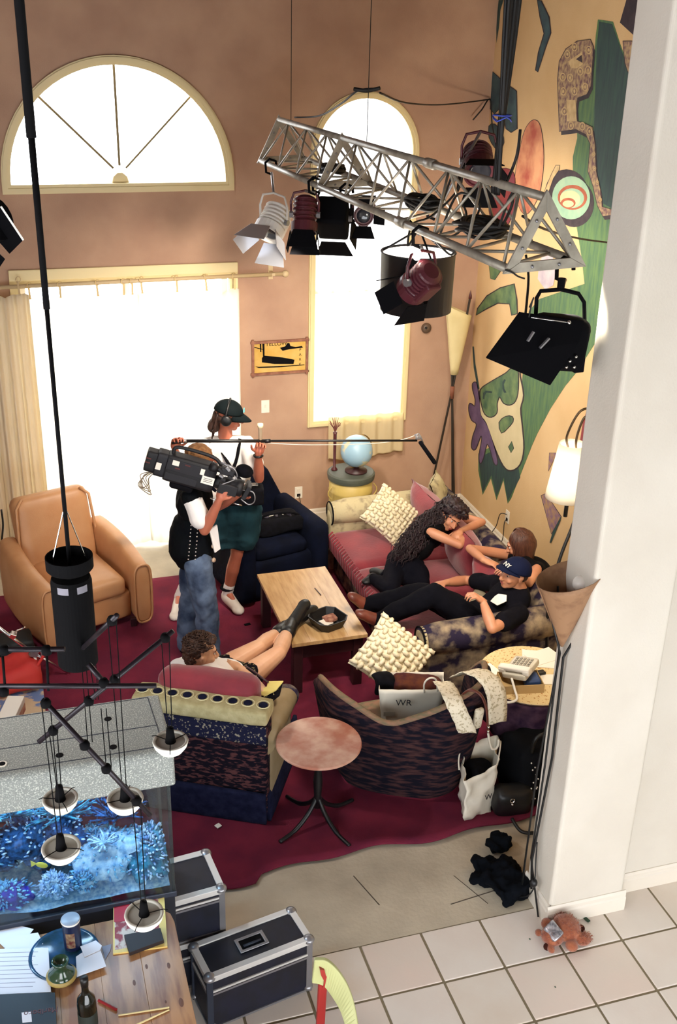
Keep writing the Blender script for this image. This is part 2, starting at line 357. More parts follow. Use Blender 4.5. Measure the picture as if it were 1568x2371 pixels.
# framed picture
pc = thing('framed_picture', 'yellow print in a thin wooden frame with crossed corners, hung between door and arched window', 'picture', (2.28, YB, 1.655))
M_fr = mat('frame_wood', '7a4a3c', .6, c2='9a6a50', scale=20)
for z in (1.515, 1.805): MB().beam((2.015, YB-.02, z-.001), (2.55, YB-.02, z+.001), .02, .022).build('frame_rail', M_fr, pc)
for x in (2.035, 2.53): MB().beam((x, YB-.022, 1.49), (x, YB-.022, 1.83), .02, .022, up=(0, 1, 0)).build('frame_rail', M_fr, pc)
prt = MB().bb((2.04, YB-.016, 1.52), (2.525, YB-.006, 1.80)).build('print', mat('ochre_print', 'c79a3c', .6, c2='d8b468', scale=6), pc)
ink = MB()
def pink(pts): ink.slab([[V((2.04+.485*u, YB-.0165, 1.80-.28*v)) for u, v in pts]], (0, -.001, 0))
pink([(.16, .5), (.2, .42), (.55, .52), (.78, .62), (.76, .76), (.4, .72), (.16, .64)]); pink([(.03, .76), (.1, .78), (.5, .8), (.97, .8), (.97, .82), (.5, .84), (.1, .82)])
pink([(.5, .2), (.6, .16), (.64, .06), (.68, .06), (.7, .16), (.8, .2), (.92, .18), (.94, .24), (.7, .26), (.55, .3)]); pink([(.17, .02), (.21, .02), (.21, .45), (.18, .45)]); pink([(.12, .02), (.15, .02), (.15, .3), (.13, .3)])
pink([(.02, .12), (.2, .22), (.2, .24), (.02, .15)]); ink.build('ink_drawing', M_blkm, pc)
RW = rotm(x=90)
text('YELLOW', .05, (2.25, YB-.018, 1.782), RW, M_blkm, 'lettering', pc, .0004)
for i, ch in enumerate('PARK'): text(ch, .035, (2.47, YB-.018, 1.715-.045*i), RW, M_blkm, 'lettering', pc, .0004)
# curtains
M_sheer = translucent('sheer_curtain', 'fbf8ee', .7, through=.22); M_drape = translucent('beige_drape', 'f5ead2', .5)
rod = thing('curtain_rod', 'pale wooden curtain rod on brackets above the sliding door', 'rod', (1, YB-.1, 2.44))
M_rod = mat('rod_wood', 'cbb48c', .5)
MB().tube([(-.35, YB-.1, 2.40), (2.29, YB-.1, 2.42)], .017, 12).build('pole', M_rod, rod, smooth=True)
MB().ell((2.31, YB-.1, 2.42), .03).build('finial', M_rod, rod, smooth=True)
for x in (-.1, 2.2): MB().beam((x, YB, 2.42), (x, YB-.12, 2.42), .025).beam((x, YB-.008, 2.36), (x, YB-.008, 2.48), .04, .015, up=(0, 1, 0)).build('bracket', M_rod, rod)
def curt(name, x0, x1, z0, z1, y, amp, waves, m, label, scal=0, group=None, ties=(), hem=.0, seed=0):
    def fn(u, v):
        x = x0+(x1-x0)*u; a = amp*(.6+.5*v)
        yy = y+a*sin(2*pi*waves*u+seed)+a*.45*sin(2*pi*waves*2.3*u+1+seed*2)-(.05*max(0, v-.93)/.07 if hem else 0)
        zz = z1+(z0-z1)*v
        if ties: 
            d = min(abs(x-tx) for tx in ties); zz -= scal*(min(d, .12)/.12)**1.5*(1-v)
        if hem: zz += max(0, v-.96)/.04*.02*sin(14*u+seed)
        return (x, yy, zz)
    t = thing(name, label, 'curtain', ((x0+x1)/2, y, z0), group)
    MB().grid(fn, int(waves*12)+20, 24).build('cloth', m, t, smooth=True, solid=.002)
    for tx in ties: MB().beam((tx, y-.01, z1-.01), (tx+random.uniform(-.006, .006), YB-.1, z1+.09), .016, .004, up=(0, 1, 0)).tube([(tx+.02*cos(q), YB-.1+.024*cos(q), z1+.10+.024*sin(q)) for q in [i*pi/4 for i in range(8)]], .004, 5, closed=True).build('tie', M_rod if m is M_drape else mat('tie_cloth', 'd8c08c', .8), t)
    return t
curt('sheer_curtain', .12, 1.06, .035, 2.31, YB-.1, .010, 5, M_sheer, 'sheer white curtain glowing over the left half of the sliding door', .05, 'sheer curtains of the sliding door', [.18, .42, .72, .93, 1.0], .1)
curt('sheer_curtain', 1.04, 1.90, .035, 2.32, YB-.12, .010, 5, M_sheer, 'sheer white curtain glowing over the right half of the sliding door', .05, 'sheer curtains of the sliding door', [1.08, 1.37, 1.62, 1.86], .1, 2)
curt('drape', -.42, .17, .02, 2.36, YB-.16, .028, 5.5, M_drape, 'beige pleated drape gathered at the left of the sliding door', .03, None, [-.3, -.12, .1])
def arcurt(u, v):
    x = 2.61+.86*u; top = 3.36+math.sqrt(max(0, .44**2-(x-3.03)**2))
    return (x, YB-.0+.012*sin(36*u)+.006*sin(70*u+1), top+(1.0-top)*v)
t = thing('window_curtain', 'sheer cream curtain filling the tall arched window and hanging below its sill', 'curtain', (3.05, YB, .62))
MB().grid(arcurt, 60, 30).build('cloth', M_sheer, t, smooth=True)
def ar2(u, v): 
    x = 2.74+.74*u; return (x, YB-.05+.012*sin(30*u)+.006*sin(57*u+1)-.02*v, 1.06+(.655-1.06)*v-.02*sin(5*u)*v)
MB().grid(ar2, 60, 30).build('hanging_panel', translucent('curtain_unlit', 'f4e8c6', .55, through=.1), t, smooth=True, solid=.002)  # cream colour stands for the missing backlight below the sill
# ================================================================ rugs
M_rug = mat('wine_rug', '742639', .95, c2='602034', scale=5, bump=.3, bscale=300)
def rugf(u, v):
    x = -.75+4.1*u; near = 4.60+.02*sin(5*x)+.02*sin(11*x+1)-(.05 if x < 1.02 else 0)
    y = near+(8.27-near)*v; z = .012
    if v < .06: z += (.012+.012*max(0, sin(3.1*x+.4)))*(1-v/.06)
    return (x, y, z)
MB().grid(rugf, 90, 60).build('rug', M_rug, smooth=True, solid=.012, label='large wine red rug covering the concrete floor under the seating', cat='rug', loc=(1.3, 6.4, 0))
M_r2 = mat('beige_blue_rug', 'c3ab8c', .95, c2='6b7ea6', scale=9, lo=.5, hi=.56, bump=.2, bscale=200)
MB().rbox((-.46, 6.2, .032), (.86, 1.6, .014), r=.006, n=4).build('patterned_rug', M_r2, label='small beige rug with blue marks lying on the wine rug at the left', cat='rug', loc=(-.46, 6.2, .02))
# ================================================================ coffee table
M_top = mat('worn_oak', 'd0ab78', .3, c2='b88f5e', scale=5, stretch=(6, 1, 1), detail=6); M_dkw = mat('dark_red_wood', '3a1a1c', .45, c2='2c1216', scale=8, stretch=(1, 6, 1))
ct = thing('coffee_table', 'rectangular wooden coffee table with honey worn top and dark legs, feet resting on it', 'table', (1.93, 6.78, .018))
for k in range(4):
    x0 = 1.655+k*.139; MB().bb((x0, 6.235, .425), (x0+.1387, 7.315, .452)).build('plank', M_top, ct, bevel=.0008)
MB().bb((1.70, 6.28, .30), (2.165, 6.30, .425)).bb((1.70, 7.25, .30), (2.165, 7.27, .425)).bb((1.70, 6.28, .30), (1.72, 7.27, .425)).bb((2.145, 6.28, .30), (2.165, 7.27, .425)).build('apron', M_dkw, ct, bevel=.003)
for x in (1.71, 2.155):
    for y in (6.30, 7.25): MB().bb((x-.035, y-.035, .018), (x+.035, y+.035, .425)).build('leg', M_dkw, ct, bevel=.006)
tr = thing('ashtray', 'black square dish with papers inside on the coffee table', 'dish', (1.97, 6.43, .452))
def ring(c, s, z, r): return [V(c)+rotm(z=r)@V((a*s, b*s, z)) for a, b in ((-1, -.6), (-.6, -1), (.6, -1), (1, -.6), (1, .6), (.6, 1), (-.6, 1), (-1, .6))]
q = MB(); c = (1.97, 6.43, .452); rr = [ring(c, .095, 0, 20), ring(c, .125, .075, 20), ring(c, .115, .075, 20), ring(c, .085, .012, 20)]
q.v = [p for r_ in rr for p in r_]; q.f = [[i*8+k, i*8+(k+1) % 8, i*8+8+(k+1) % 8, i*8+8+k] for i in range(3) for k in range(8)]+[list(range(8))[::-1], [24+k for k in range(8)]]
q.build('bowl', M_blk, tr, bevel=.003)
MB().box((1.955, 6.415, .485), (.10, .07, .004), rotm(12, 14, 40)).build('paper', M_wht, tr); MB().rbox((1.995, 6.46, .485), (.10, .08, .03), rotm(0, 0, 10), r=.01, noisy=.01).build('wrapper', mat('brown_paper', '7a4636', .7, c2='b08068', scale=30), tr)
MB().beam((2.03, 6.98, .455), (2.045, 6.86, .455), .006).build('pencil', M_dkw, label='thin dark pencil lying on the honey coloured coffee table top', cat='pencil', loc=(2.04, 6.92, .455))
# ================================================================ sofa
M_sofa = mat('mottled_tapestry', '2b2438', .9, c2='a08e74', scale=9, lo=.42, hi=.66, bump=.3, bscale=120, detail=8)
M_sofaL = mat('faded_tapestry', 'b7aa86', .9, c2='7a6d5a', scale=14, lo=.5, hi=.72, bump=.2)
M_red = mat('red_velvet', '8e2430', .75, c2='7a1c2b', scale=6, sheen=.4, bump=.15, bscale=50)
sf = thing('sofa', 'roll-arm sofa in mottled dark tapestry with red seat cushions along the mural wall', 'sofa', (3.0, 6.95, .018))
MB().rbox((3.0, 6.93, .17), (1.05, 2.15, .26), r=.03).build('base', M_sofa, sf, smooth=True)
MB().rbox((3.47, 6.93, .36), (.17, 2.2, .60), r=.06).build('back', M_sofa, sf, smooth=True)
MB().tube([(3.47, 5.80, .63), (3.47, 8.08, .63)], .10, 20).build('back_roll', M_sofa, sf, smooth=True)
for y, n_ in ((5.86, 'arm'), (8.02, 'arm')):
    a = MB().rbox((2.98, y, .33), (1.08, .14, .56), r=.04).tube([(2.46, y, .575), (2.6, y, .585), (3.0, y, .585), (3.5, y, .60)], [.095, .11, .115, .12], 22).build(n_, M_sofaL if y > 7 else M_sofa, sf, smooth=True)
    MB().lathe((2.462, y, .575), [(.0, .012), (.07, .01), (.096, 0), (.1, -.02)], 22, rotm(y=-90)).build('arm_end', M_sofaL, a, smooth=True)
    MB().tube([(2.458, y+.1*cos(t*pi/10), .575+.1*sin(t*pi/10)) for t in range(20)], .007, 6, closed=True).build('piping', M_blkf, a, smooth=True)
def seatc(y0, y1, x0=2.42, x1=3.38):
    q = MB().rbox(((x0+x1)/2, (y0+y1)/2, .365), (x1-x0, y1-y0-.01, .17), r=.06, n=12, bulge=.03, noisy=.004)
    s_ = q.build('seat_cushion', M_red, sf, smooth=True)
    for k in range(14):   # gathered welt on the front edge
        y = y0+.04+(y1-y0-.08)*k/13
        MB().tube([(x0+.03, y, .455), (x0-.006, y+.006, .42), (x0-.008, y-.006, .33), (x0+.02, y, .29)], .009, 6).build('gather', M_red, s_, smooth=True)
seatc(7.25, 7.94); seatc(6.58, 7.25); seatc(5.93, 6.58)
for y, z, rx in ((7.66, .62, 4), (6.95, .64, -3), (6.32, .60, 5)):
    MB().pillow((3.24, y, z), (.64, .46, .24), rotm(0, 0, 90)@rotm(78, 0, rx)).build('back_cushion', M_red, sf, smooth=True, weld=True)
M_knit = mat('cream_wool', 'e6dcc0', .95, c2='d8cbaa', scale=20, bump=.3, bscale=200)
def knit(name, c, size, R, label, grp=None):
    t = thing(name, label, 'pillow', c, grp)
    MB().pillow(c, size, R, 16).build('cushion_body', M_knit, t, smooth=True, weld=True)
    w_ = MB(); a, b, th = size[0]/2, size[1]/2, size[2]/2
    def P(x, y, h):
        k = max((1-abs(x)**2.4)*(1-abs(y)**2.4), 0); return V(c)+R@V((x*a*(1-.09*(1-y*y)*abs(x)**3), y*b*(1-.09*(1-x*x)*abs(y)**3), th*k**.55+h))
    n = 9
    for i in range(n):   # basket weave of raised strands
        for j in range(n):
            x = (i+.5)/n*2-1; y = (j+.5)/n*2-1; d = .82/n*1.25
            if abs(x) > .96 or abs(y) > .96: continue
            if (i+j) % 2: pts = [P(x-d, y, -.004), P(x-d*.5, y, .008), P(x+d*.5, y, .008), P(x+d, y, -.004)]
            else: pts = [P(x, y-d, -.004), P(x, y-d*.5, .008), P(x, y+d*.5, .008), P(x, y+d, -.004)]
            w_.tube(pts, [.010, .016, .016, .010], 6)
    w_.build('woven_strands', M_knit, t, smooth=True, kind='stuff')
    return t
knit('throw_pillow', (2.86, 7.64, .68), (.40, .40, .15), rotm(0, 0, 12)@rotm(52, 0, 0)@rotm(0, 0, 38), 'cream basket-weave pillow standing on a corner at the far end of the sofa')
knit('throw_pillow', (2.19, 5.68, .60), (.44, .44, .16), rotm(0, 0, 4)@rotm(48, 0, 0)@rotm(0, 0, 42), 'cream basket-weave pillow propped behind the white shopping bag, near end of the sofa')
MB().pillow((3.38, 7.86, .72), (.34, .34, .14), rotm(0, 0, 40)@rotm(70, 0, 20)).build('corner_pillow', M_sofaL, smooth=True, weld=True, label='pale tapestry pillow in the far corner of the sofa behind the curly-haired person', cat='pillow', loc=(3.38, 7.86, .72))
MB().pillow((3.02, 6.12, .55), (.40, .34, .16), rotm(0, -18, 30)@rotm(20)).build('lap_pillow', mat('taupe_velvet', '7d7360', .9, c2='948870', scale=9), smooth=True, weld=True, label='flat taupe pillow on the sofa beside the person in the dark T-shirt', cat='pillow', loc=(3.02, 6.12, .55))
# ================================================================ armchairs
def LW(cx, cy, th):
    R = Matrix.Rotation(rad(th), 3, 'Z'); return (lambda x, y, z: V((cx, cy, 0))+R@V((x, y, z))), R
M_leather = mat('tan_leather', 'cd9a6c', .42, c2='c08a5c', scale=4, bump=.08, bscale=120)
P, R = LW(.30, 7.76, 19)
oc = thing('club_chair', 'tan orange leather club chair in front of the beige drape', 'armchair', (.30, 7.76, .018))
MB().rbox(P(0, .02, .2), (.62, .70, .24), R, r=.03).build('base', M_leather, oc, smooth=True)
MB().rbox(P(0, -.03, .375), (.54, .66, .16), R, r=.055, n=10, bulge=.03).build('seat_cushion', M_leather, oc, smooth=True)
b = MB().rbox(P(0, .37, .60), (.62, .18, .72), R@rotm(-15), r=.07, n=10).build('backrest', M_leather, oc, smooth=True)
for sx in (-1, 1): MB().tube([P(sx*.315, .27+.0, .33), P(sx*.32, .30, .6), P(sx*.30, .345, .9), P(sx*.24, .38, .955)], .012, 6).build('piping', M_leather, b, smooth=True)
for sx in (-1, 1):
    q = MB(); n = 10
    def af(u, v, sx=sx):   # arm: a rounded slab, lower at the front and bulging out
        y = .42-.84*u; top = .66-.10*u**1.3; a = 2*pi*v; w_ = .088-.016*u; x = sx*(.37+.03*sin(pi*u)); h = (top-.06)/2
        g = lambda t, e: (abs(t)**e)*(1 if t > 0 else -1)
        return P(x+w_*g(cos(a), .6), y, .06+h+h*g(sin(a), .42))
    q.grid(af, n, 25); m0 = [q.v[j*n] for j in range(25)]; m1 = [q.v[j*n+n-1] for j in range(25)]
    q.add(m0, [list(range(24))]); q.add([p+R@V((0, -.0, 0)) for p in m1], [list(range(24))[::-1]])
    a_ = q.build('arm', M_leather, oc, smooth=True, weld=True, bevel=.02, seg=3)
    MB().tube([p+R@V((0, -.004, 0)) for p in m1[:-1]], .009, 6, closed=True).build('piping', M_leather, a_, smooth=True)
for sx in (-1, 1):
    for y in (-.36, .36): MB().beam(P(sx*.3, y, .018), P(sx*.3, y, .09), .045).build('foot', M_dkw, oc, bevel=.004)
# navy club chair
M_navy = mat('navy_cloth', '070b19', .9, c2='0c1226', scale=7, bump=.2)
P, R = LW(1.88, 8.05, 14)
nc = thing('club_chair', 'dark navy club chair behind the coffee table with a black bag on its seat', 'armchair', (1.88, 8.05, .018))
MB().rbox(P(0, 0, .2), (.74, .74, .36), R, r=.04).build('base', M_navy, nc, smooth=True)
MB().rbox(P(0, -.04, .42), (.50, .62, .12), R, r=.05, bulge=.03).build('seat_cushion', M_navy, nc, smooth=True)
MB().slab([[P(-.36, .34, .3), P(.40, .32, .3), P(.34, .30, .62), P(.20, .27, .88), P(.12, .26, .97), P(.02, .27, .98), P(-.1, .29, .92), P(-.36, .34, .74)]], R@V((0, .16, 0))).build('backrest', M_navy, nc, bevel=.05, seg=4, smooth=True)
for sx in (-1, 1): MB().rbox(P(sx*.34, -.03, .33), (.17, .80, .60), R, r=.08, n=9).build('arm', M_navy, nc, smooth=True)
bg = thing('equipment_bag', 'open black equipment bag lying on the seat of the navy chair', 'bag', (1.98, 8.02, .50))
MB().rbox((1.98, 7.98, .56), (.42, .26, .13), rotm(0, 0, 10), r=.05, noisy=.02).build('bag_body', M_blkf, bg, smooth=True)
MB().tube(spline([(1.8, 7.95, .62), (1.9, 7.9, .68), (2.08, 7.92, .67), (2.18, 8.0, .6)]), .011, 6).build('strap', M_blkf, bg, smooth=True)
for k in range(5): MB().box((1.88+.05*k, 7.97+.02*(k % 2), .63), (.05, .03, .01), rotm(20*k, 10, 30*k)).build('papers', M_wht if k % 2 else mat('grey_gadget', '55505c', .5), bg)
# carpet armchair (seen from behind)
def kilim(name, base, c2, band, sc=(1, 1, 6)):
    return mat(name, base, .95, c2=c2, scale=7, stretch=sc, lo=.5, hi=.6, bump=.5, bscale=150, detail=6)
M_kil = kilim('kilim_dark', '14101c', '5e3a3a', 0, (3, 3, 9)); M_kilb = mat('kilim_navy', '10142a', .95, c2='1d2038', scale=20, bump=.4); M_kilc = mat('kilim_cream', 'b8ad84', .95, c2='a59a70', scale=20, bump=.4)
M_kils = mat('kilim_speckle', '1a1c33', .95, c2='8e8676', scale=55, lo=.58, hi=.62, bump=.4); M_beige = mat('beige_cotton', 'a08e70', .9, c2='92805f', scale=6, bump=.1)
P, R = LW(1.015, 5.53, 152)
cc = thing('carpet_armchair', 'armchair covered in dark kilim carpet with a cream medallion band, seen from behind', 'armchair', (1.015, 5.53, .018))
MB().rbox(P(0, .0, .17), (.74, .74, .30), R, r=.03).build('base', M_kilb, cc, smooth=True)
MB().rbox(P(0, -.08, .37), (.56, .60, .12), R, r=.05, bulge=.03).build('seat_cushion', M_red, cc, smooth=True)
MB().rbox(P(0, .34, .415), (.80, .15, .79), R, r=.035).build('backrest', M_kil, cc, smooth=True)
bc = MB().rbox(P(0, .345, .775), (.815, .19, .10), R, r=.03).build('top_band', M_kilc, cc, smooth=True)
for k in range(9):
    x = -.365+.091*k
    MB().lathe(P(x, .35, .826), [(.027, -.004), (.027, .002), (0, .003)], 12, R@rotm(0, 0, 0)).build('medallion', M_kilb, bc)
    MB().tube([P(x+.038*cos(t*pi/6), .35+.038*sin(t*pi/6), .8265) for t in range(12)], .0035, 5, closed=True).build('medallion_ring', mat('kilim_ivory', 'd6cda4', .9) if k == 0 else bpy.data.materials['kilim_ivory'], bc)
MB().rbox(P(0, .418, .66), (.80, .02, .13), R, r=.008).build('speckled_border', M_kils, cc, smooth=True)
MB().rbox(P(0, .425, .14), (.80, .03, .24), R@rotm(-6), r=.01).rbox(P(-.395, .0, .14), (.03, .78, .24), R@rotm(0, 6, 0), r=.01).build('skirt', M_kilb, cc, smooth=True)
for sx in (-1, 1):
    a_ = MB().rbox(P(sx*.365, .08, .30), (.08, .60, .50), R, r=.035).tube([P(sx*.365, .38, .57), P(sx*.37, .1, .545), P(sx*.375, -.20, .535)], .072, 18).build('arm', M_beige if sx < 0 else M_kil, cc, smooth=True)
    MB().lathe(P(sx*.375, -.20, .535), [(.075, -.03), (.075, .01), (.06, .03), (0, .034)], 18, R@rotm(x=90)).build('arm_end', M_sofa, a_, smooth=True)
MB().rbox(P(.0, .20, .765), (.62, .19, .30), R@rotm(-6, 0, 0), r=.09, n=10, noisy=.012).build('back_pillow', M_red, smooth=True, label='plump red velvet cushion behind the seated person, above the kilim armchair back', cat='pillow', loc=P(.04, .235, .835))
# wing-backed tapestry tub chair
M_tub = mat('tub_tapestry', '14131f', .95, c2='4b3130', scale=5, stretch=(2, 2, 9), lo=.45, hi=.65, bump=.5, bscale=120, detail=6); M_tubin = mat('tub_inside', '6d6650', .95, c2='8e6c58', scale=9, stretch=(2, 2, 8), bump=.3)
tc_ = thing('tub_chair', 'winged tub chair in dark striped tapestry with a white shopping bag on its seat', 'armchair', (2.15, 5.15, .018))
pl = spline([(1.60, 5.50, .66), (1.60, 5.22, .735), (1.70, 5.08, .69), (1.88, 4.955, .60), (2.05, 4.87, .66), (2.25, 4.80, .77), (2.48, 4.86, .84), (2.60, 5.06, .86), (2.62, 5.30, .66)], 5)
n = len(pl); cen = V((2.12, 5.25, 0)); q = MB()
def shell(u, v):
    k = u*(n-1); i = min(int(k), n-2); p = pl[i].lerp(pl[i+1], k-i); o = V((p.x-cen.x, p.y-cen.y, 0)); L = o.length; o = o/L; z = p.z
    sec = [(0.60, .03), (.80, .2), (.95, .45), (1.0, .75)]
    a = v*10
    if a <= 4: t = a/4; return V((cen.x, cen.y, 0))+o*L*(.72+.28*t**.6)+V((0, 0, .03+(z-.07)*t))
    if a <= 6: t = (a-4)/2*pi; return V((cen.x, cen.y, 0))+o*(L-.045+.045*cos(t))+V((0, 0, z-.04+.045*sin(t)))
    t = (a-6)/4; return V((cen.x, cen.y, 0))+o*(L-.09)*(1-.12*t)+V((0, 0, (z-.04)*(1-t)+.2*t))
q.grid(shell, 50, 31); q.build('shell', M_tub, tc_, smooth=True)
MB().tube([V((p.x, p.y, 0))+(cen-V((p.x, p.y, 0))).normalized()*.045+V((0, 0, p.z+.004)) for p in pl], .02, 8).build('top_welt', M_tubin, tc_, smooth=True)
MB().rbox((2.13, 5.30, .2), (.50, .36, .34), r=.08, n=9).build('base', M_tub, tc_, smooth=True)
MB().rbox((2.10, 5.30, .36), (.62, .44, .12), r=.05, n=9, bulge=.03).build('seat_cushion', M_tubin, tc_, smooth=True)
# ================================================================ round tables
M_pink = mat('pink_marble', 'b0705a', .4, c2='d8b49e', scale=6, lo=.45, hi=.7, detail=9)
rt = thing('pedestal_table', 'small round table with mottled pink top on a dark iron pedestal', 'table', (1.47, 4.92, .018))
MB().lathe((1.47, 4.92, .585), [(.0, 0), (.235, 0), (.25, .006), (.25, .016), (.245, .02), (0, .02)], 48).build('tabletop', M_pink, rt, smooth=False, bevel=.002)
MB().lathe((1.47, 4.92, .02), [(.03, .12), (.022, .2), (.028, .3), (.018, .4), (.05, .56), (.1, .566)], 14).build('pedestal', M_blk, rt, smooth=True)
for k in range(4):
    a = rad(25+90*k); d = V((cos(a), sin(a), 0))
    MB().tube(spline([V((1.47, 4.92, .2))+d*.01, V((1.47, 4.92, .12))+d*.07, V((1.47, 4.92, .05))+d*.17, V((1.47, 4.92, .03))+d*.29]), [.014]*13+[.012]*6, 8).build('leg', M_blk, rt, smooth=True)
M_cloth = mat('spotted_cloth', 'd9c190', .9, c2='a87440', scale=75, lo=.58, hi=.64)
st = thing('side_table', 'round side table under a cream cloth with small brown spots, phone on it', 'table', (3.0, 5.26, .018))
MB().lathe((3.0, 5.26, .58), [(0, 0), (.34, 0), (.345, .012), (.34, .02), (0, .02)], 48).build('tabletop', M_cloth, st)
MB().lathe((3.0, 5.26, .57), [(.335, .0), (.342, .01)], 40, cap=False).tube([(3.0+.343*cos(t*pi/24), 5.26+.343*sin(t*pi/24), .588) for t in range(48)], .006, 6, closed=True).build('cloth_trim', M_dkw, st, smooth=True)
MB().lathe((3.0, 5.26, .02), [(.2, 0), (.2, .03), (.05, .06), (.04, .3), (.05, .5), (.2, .56)], 20).build('pedestal', M_dkw, st, smooth=True)
def sheetf(u, v):
    a = pi*.80+u*pi*.75; r_ = .345+.02*sin(9*a)*v; return (3.0+r_*cos(a), 5.26+r_*sin(a), .582-(.12+.16*sin(pi*u)**.6)*v)
MB().grid(sheetf, 60, 10).build('dark_hanging_sheet', mat('dark_plum', '2c1c30', .95, c2='4a3444', scale=16), st, smooth=True, solid=.003)  # dark purple sheet hanging below the table rim
# ================================================================ things on the side table
Rz = rotm(z=38)
bx = thing('cardboard_box', 'low open tan box under the telephone on the spotted side table', 'box', (2.86, 5.15, .60))
c = V((2.86, 5.15, .60)); R = rotm(z=-10)
for off, s in (((0, 0, .004), (.26, .17, .006)), ((0, -.083, .03), (.26, .005, .06)), ((0, .083, .03), (.26, .005, .06)), ((-.128, 0, .03), (.005, .17, .06)), ((.128, 0, .03), (.005, .17, .06))):
    MB().box(c+R@V(off), s, R).build('box_wall', mat('kraft_card', 'b89a6a', .8) if off == (0, 0, .004) else bpy.data.materials['kraft_card'], bx)
MB().rbox(c+R@V((.07, 0, .045)), (.1, .12, .05), R, r=.015, noisy=.008).build('blue_wrapper', mat('blue_foil', '24406f', .5), bx, smooth=True)
ph = thing('telephone', 'off-white desk telephone tilted on the tan box with its curled cord', 'telephone', (2.86, 5.2, .665))
Rp = rotm(-14, -10, 38); c = V((2.88, 5.2, .70)); M_phone = mat('offwhite_plastic', 'cfc8b6', .4); M_key = mat('key_grey', '9a9486', .5)
MB().rbox(c, (.20, .17, .045), Rp, r=.012).build('phone_body', M_phone, ph, smooth=True)
for i in range(4):
    for j in range(5): MB().box(c+Rp@V((.0+.022*i, -.055+.026*j, .026)), (.015, .016, .006), Rp).build('key', M_key, ph)
MB().rbox(c+Rp@V((-.065, 0, .045)), (.05, .22, .03), Rp, r=.012).rbox(c+Rp@V((-.065, .085, .03)), (.055, .05, .04), Rp, r=.012).rbox(c+Rp@V((-.065, -.085, .03)), (.055, .05, .04), Rp, r=.012).build('handset', M_wht, ph, smooth=True)
MB().tube(spline([(2.78, 5.12, .69), (2.77, 5.05, .66), (2.76, 4.99, .625), (2.70, 4.985, .615), (2.665, 5.03, .615), (2.70, 5.08, .62)], 8), .008, 8).build('cord', M_wht, ph, smooth=True)
MB().box((2.72, 5.36, .604), (.16, .13, .005), rotm(z=12)).build('note_pad', M_wht, label='white note pad at the left rim of the spotted side table', cat='paper', loc=(2.72, 5.36, .604))
MB().box((3.13, 5.40, .604), (.24, .20, .006), rotm(z=-25)).box((3.16, 5.42, .609), (.21, .15, .004), rotm(z=12)).build('paper_stack', M_wht, label='loose white papers at the back of the spotted side table', cat='paper', loc=(3.13, 5.40, .604))
MB().box((3.10, 5.16, .604), (.20, .11, .005), rotm(z=-14)).build('envelope', M_wht, label='white envelope at the front right of the spotted side table', cat='paper', loc=(3.10, 5.16, .604))
MB().rbox((3.03, 5.24, .612), (.10, .045, .022), rotm(z=2), r=.008).build('remote_control', M_blk, smooth=True, label='short black remote control between the papers on the spotted table', cat='remote control', loc=(3.03, 5.24, .612))
# ================================================================ shopping bags
M_bag = mat('white_paper_bag', 'd9d2c2', .6, c2='ccc4b2', scale=3, bump=.15, bscale=8); M_ink = mat('print_ink', '1c1a1e', .7)
def bag(name, corners, z0, z1, label, group, lean=(0, 0), txt=None, inside=None, crumple=.006):
    c = sum((V(p) for p in corners), V((0, 0, 0)))/4; t = thing(name, label, 'shopping bag', (c.x, c.y, z0), group); q = MB(); m = 10
    def f(u, v):
        a = u*4; i = int(a) % 4; w_ = a-int(a); p = V(corners[i]).lerp(V(corners[(i+1) % 4]), w_)
        p = c+(p-c)*(.86+.14*v); p.z = z0+(z1-z0)*v+((V(corners[i]).z*(1-w_)+V(corners[(i+1) % 4]).z*w_))*v
        p += V((lean[0], lean[1], 0))*v; p += noise.noise_vector(p*14)*crumple; return p
    q.grid(f, 41, m); q.build('paper_walls', M_bag, t, smooth=True, solid=.003)
    cc_ = [V(p) for p in corners]; MB().slab([[c+(V((p.x, p.y, 0))-V((c.x, c.y, 0)))*.86+V((0, 0, z0-c.z)) for p in cc_]], (0, 0, .004)).build('bag_bottom', M_bag, t)
    return t, c
t1, c1 = bag('shopping_bag', [(1.93, 5.20, 0), (2.32, 5.10, 0), (2.38, 5.27, .01), (2.0, 5.38, 0)], .42, .70, 'white paper shopping bag with dark lettering standing in the tub chair, clothes inside', None)
MB().rbox((2.2, 5.25, .66), (.3, .14, .10), rotm(z=-14), r=.04, noisy=.03).build('dark_clothes', mat('maroon_cloth', '3c1a20', .9, c2='57301f', scale=20), t1, smooth=True)
MB().rbox((2.0, 5.3, .67), (.12, .12, .10), r=.04, noisy=.05).build('black_clothes', M_blkf, t1, smooth=True)
MB().tube(spline([(2.20, 5.13, .68), (2.195, 5.125, .75), (2.225, 5.12, .785), (2.265, 5.115, .77), (2.28, 5.11, .69)]), .006, 6).build('handle', M_bag, t1, smooth=True)
d1_ = (V((2.32, 5.10, 0))-V((1.93, 5.20, 0))).normalized(); nn = V((d1_.y, -d1_.x, 0)); Rt = Matrix((d1_, V((0, 0, 1)), nn)).transposed()
q0 = V((1.93, 5.20, .5)); o_ = V((0, 0, CAMZ)); dv = at(935, 1628, D=1)-o_; tt_ = (q0-o_).dot(nn)/dv.dot(nn)
text('WR', .06, o_+dv*tt_*.995, Rt, M_ink, 'lettering', t1)
MB().box(V((2.0, 5.186, .52)), (.07, .002, .03), rotm(z=-14)).build('printed_panel', mat('grey_print', 'a39d90', .7), t1)
t2, c2_ = bag('shopping_bag', [(2.30, 4.66, -.06), (2.52, 4.70, .0), (2.62, 4.92, .03), (2.38, 4.92, 0.02)], .025, .36, 'white crumpled shopping bag standing on the rug beside the tub chair', None, (.02, .05), crumple=.03)
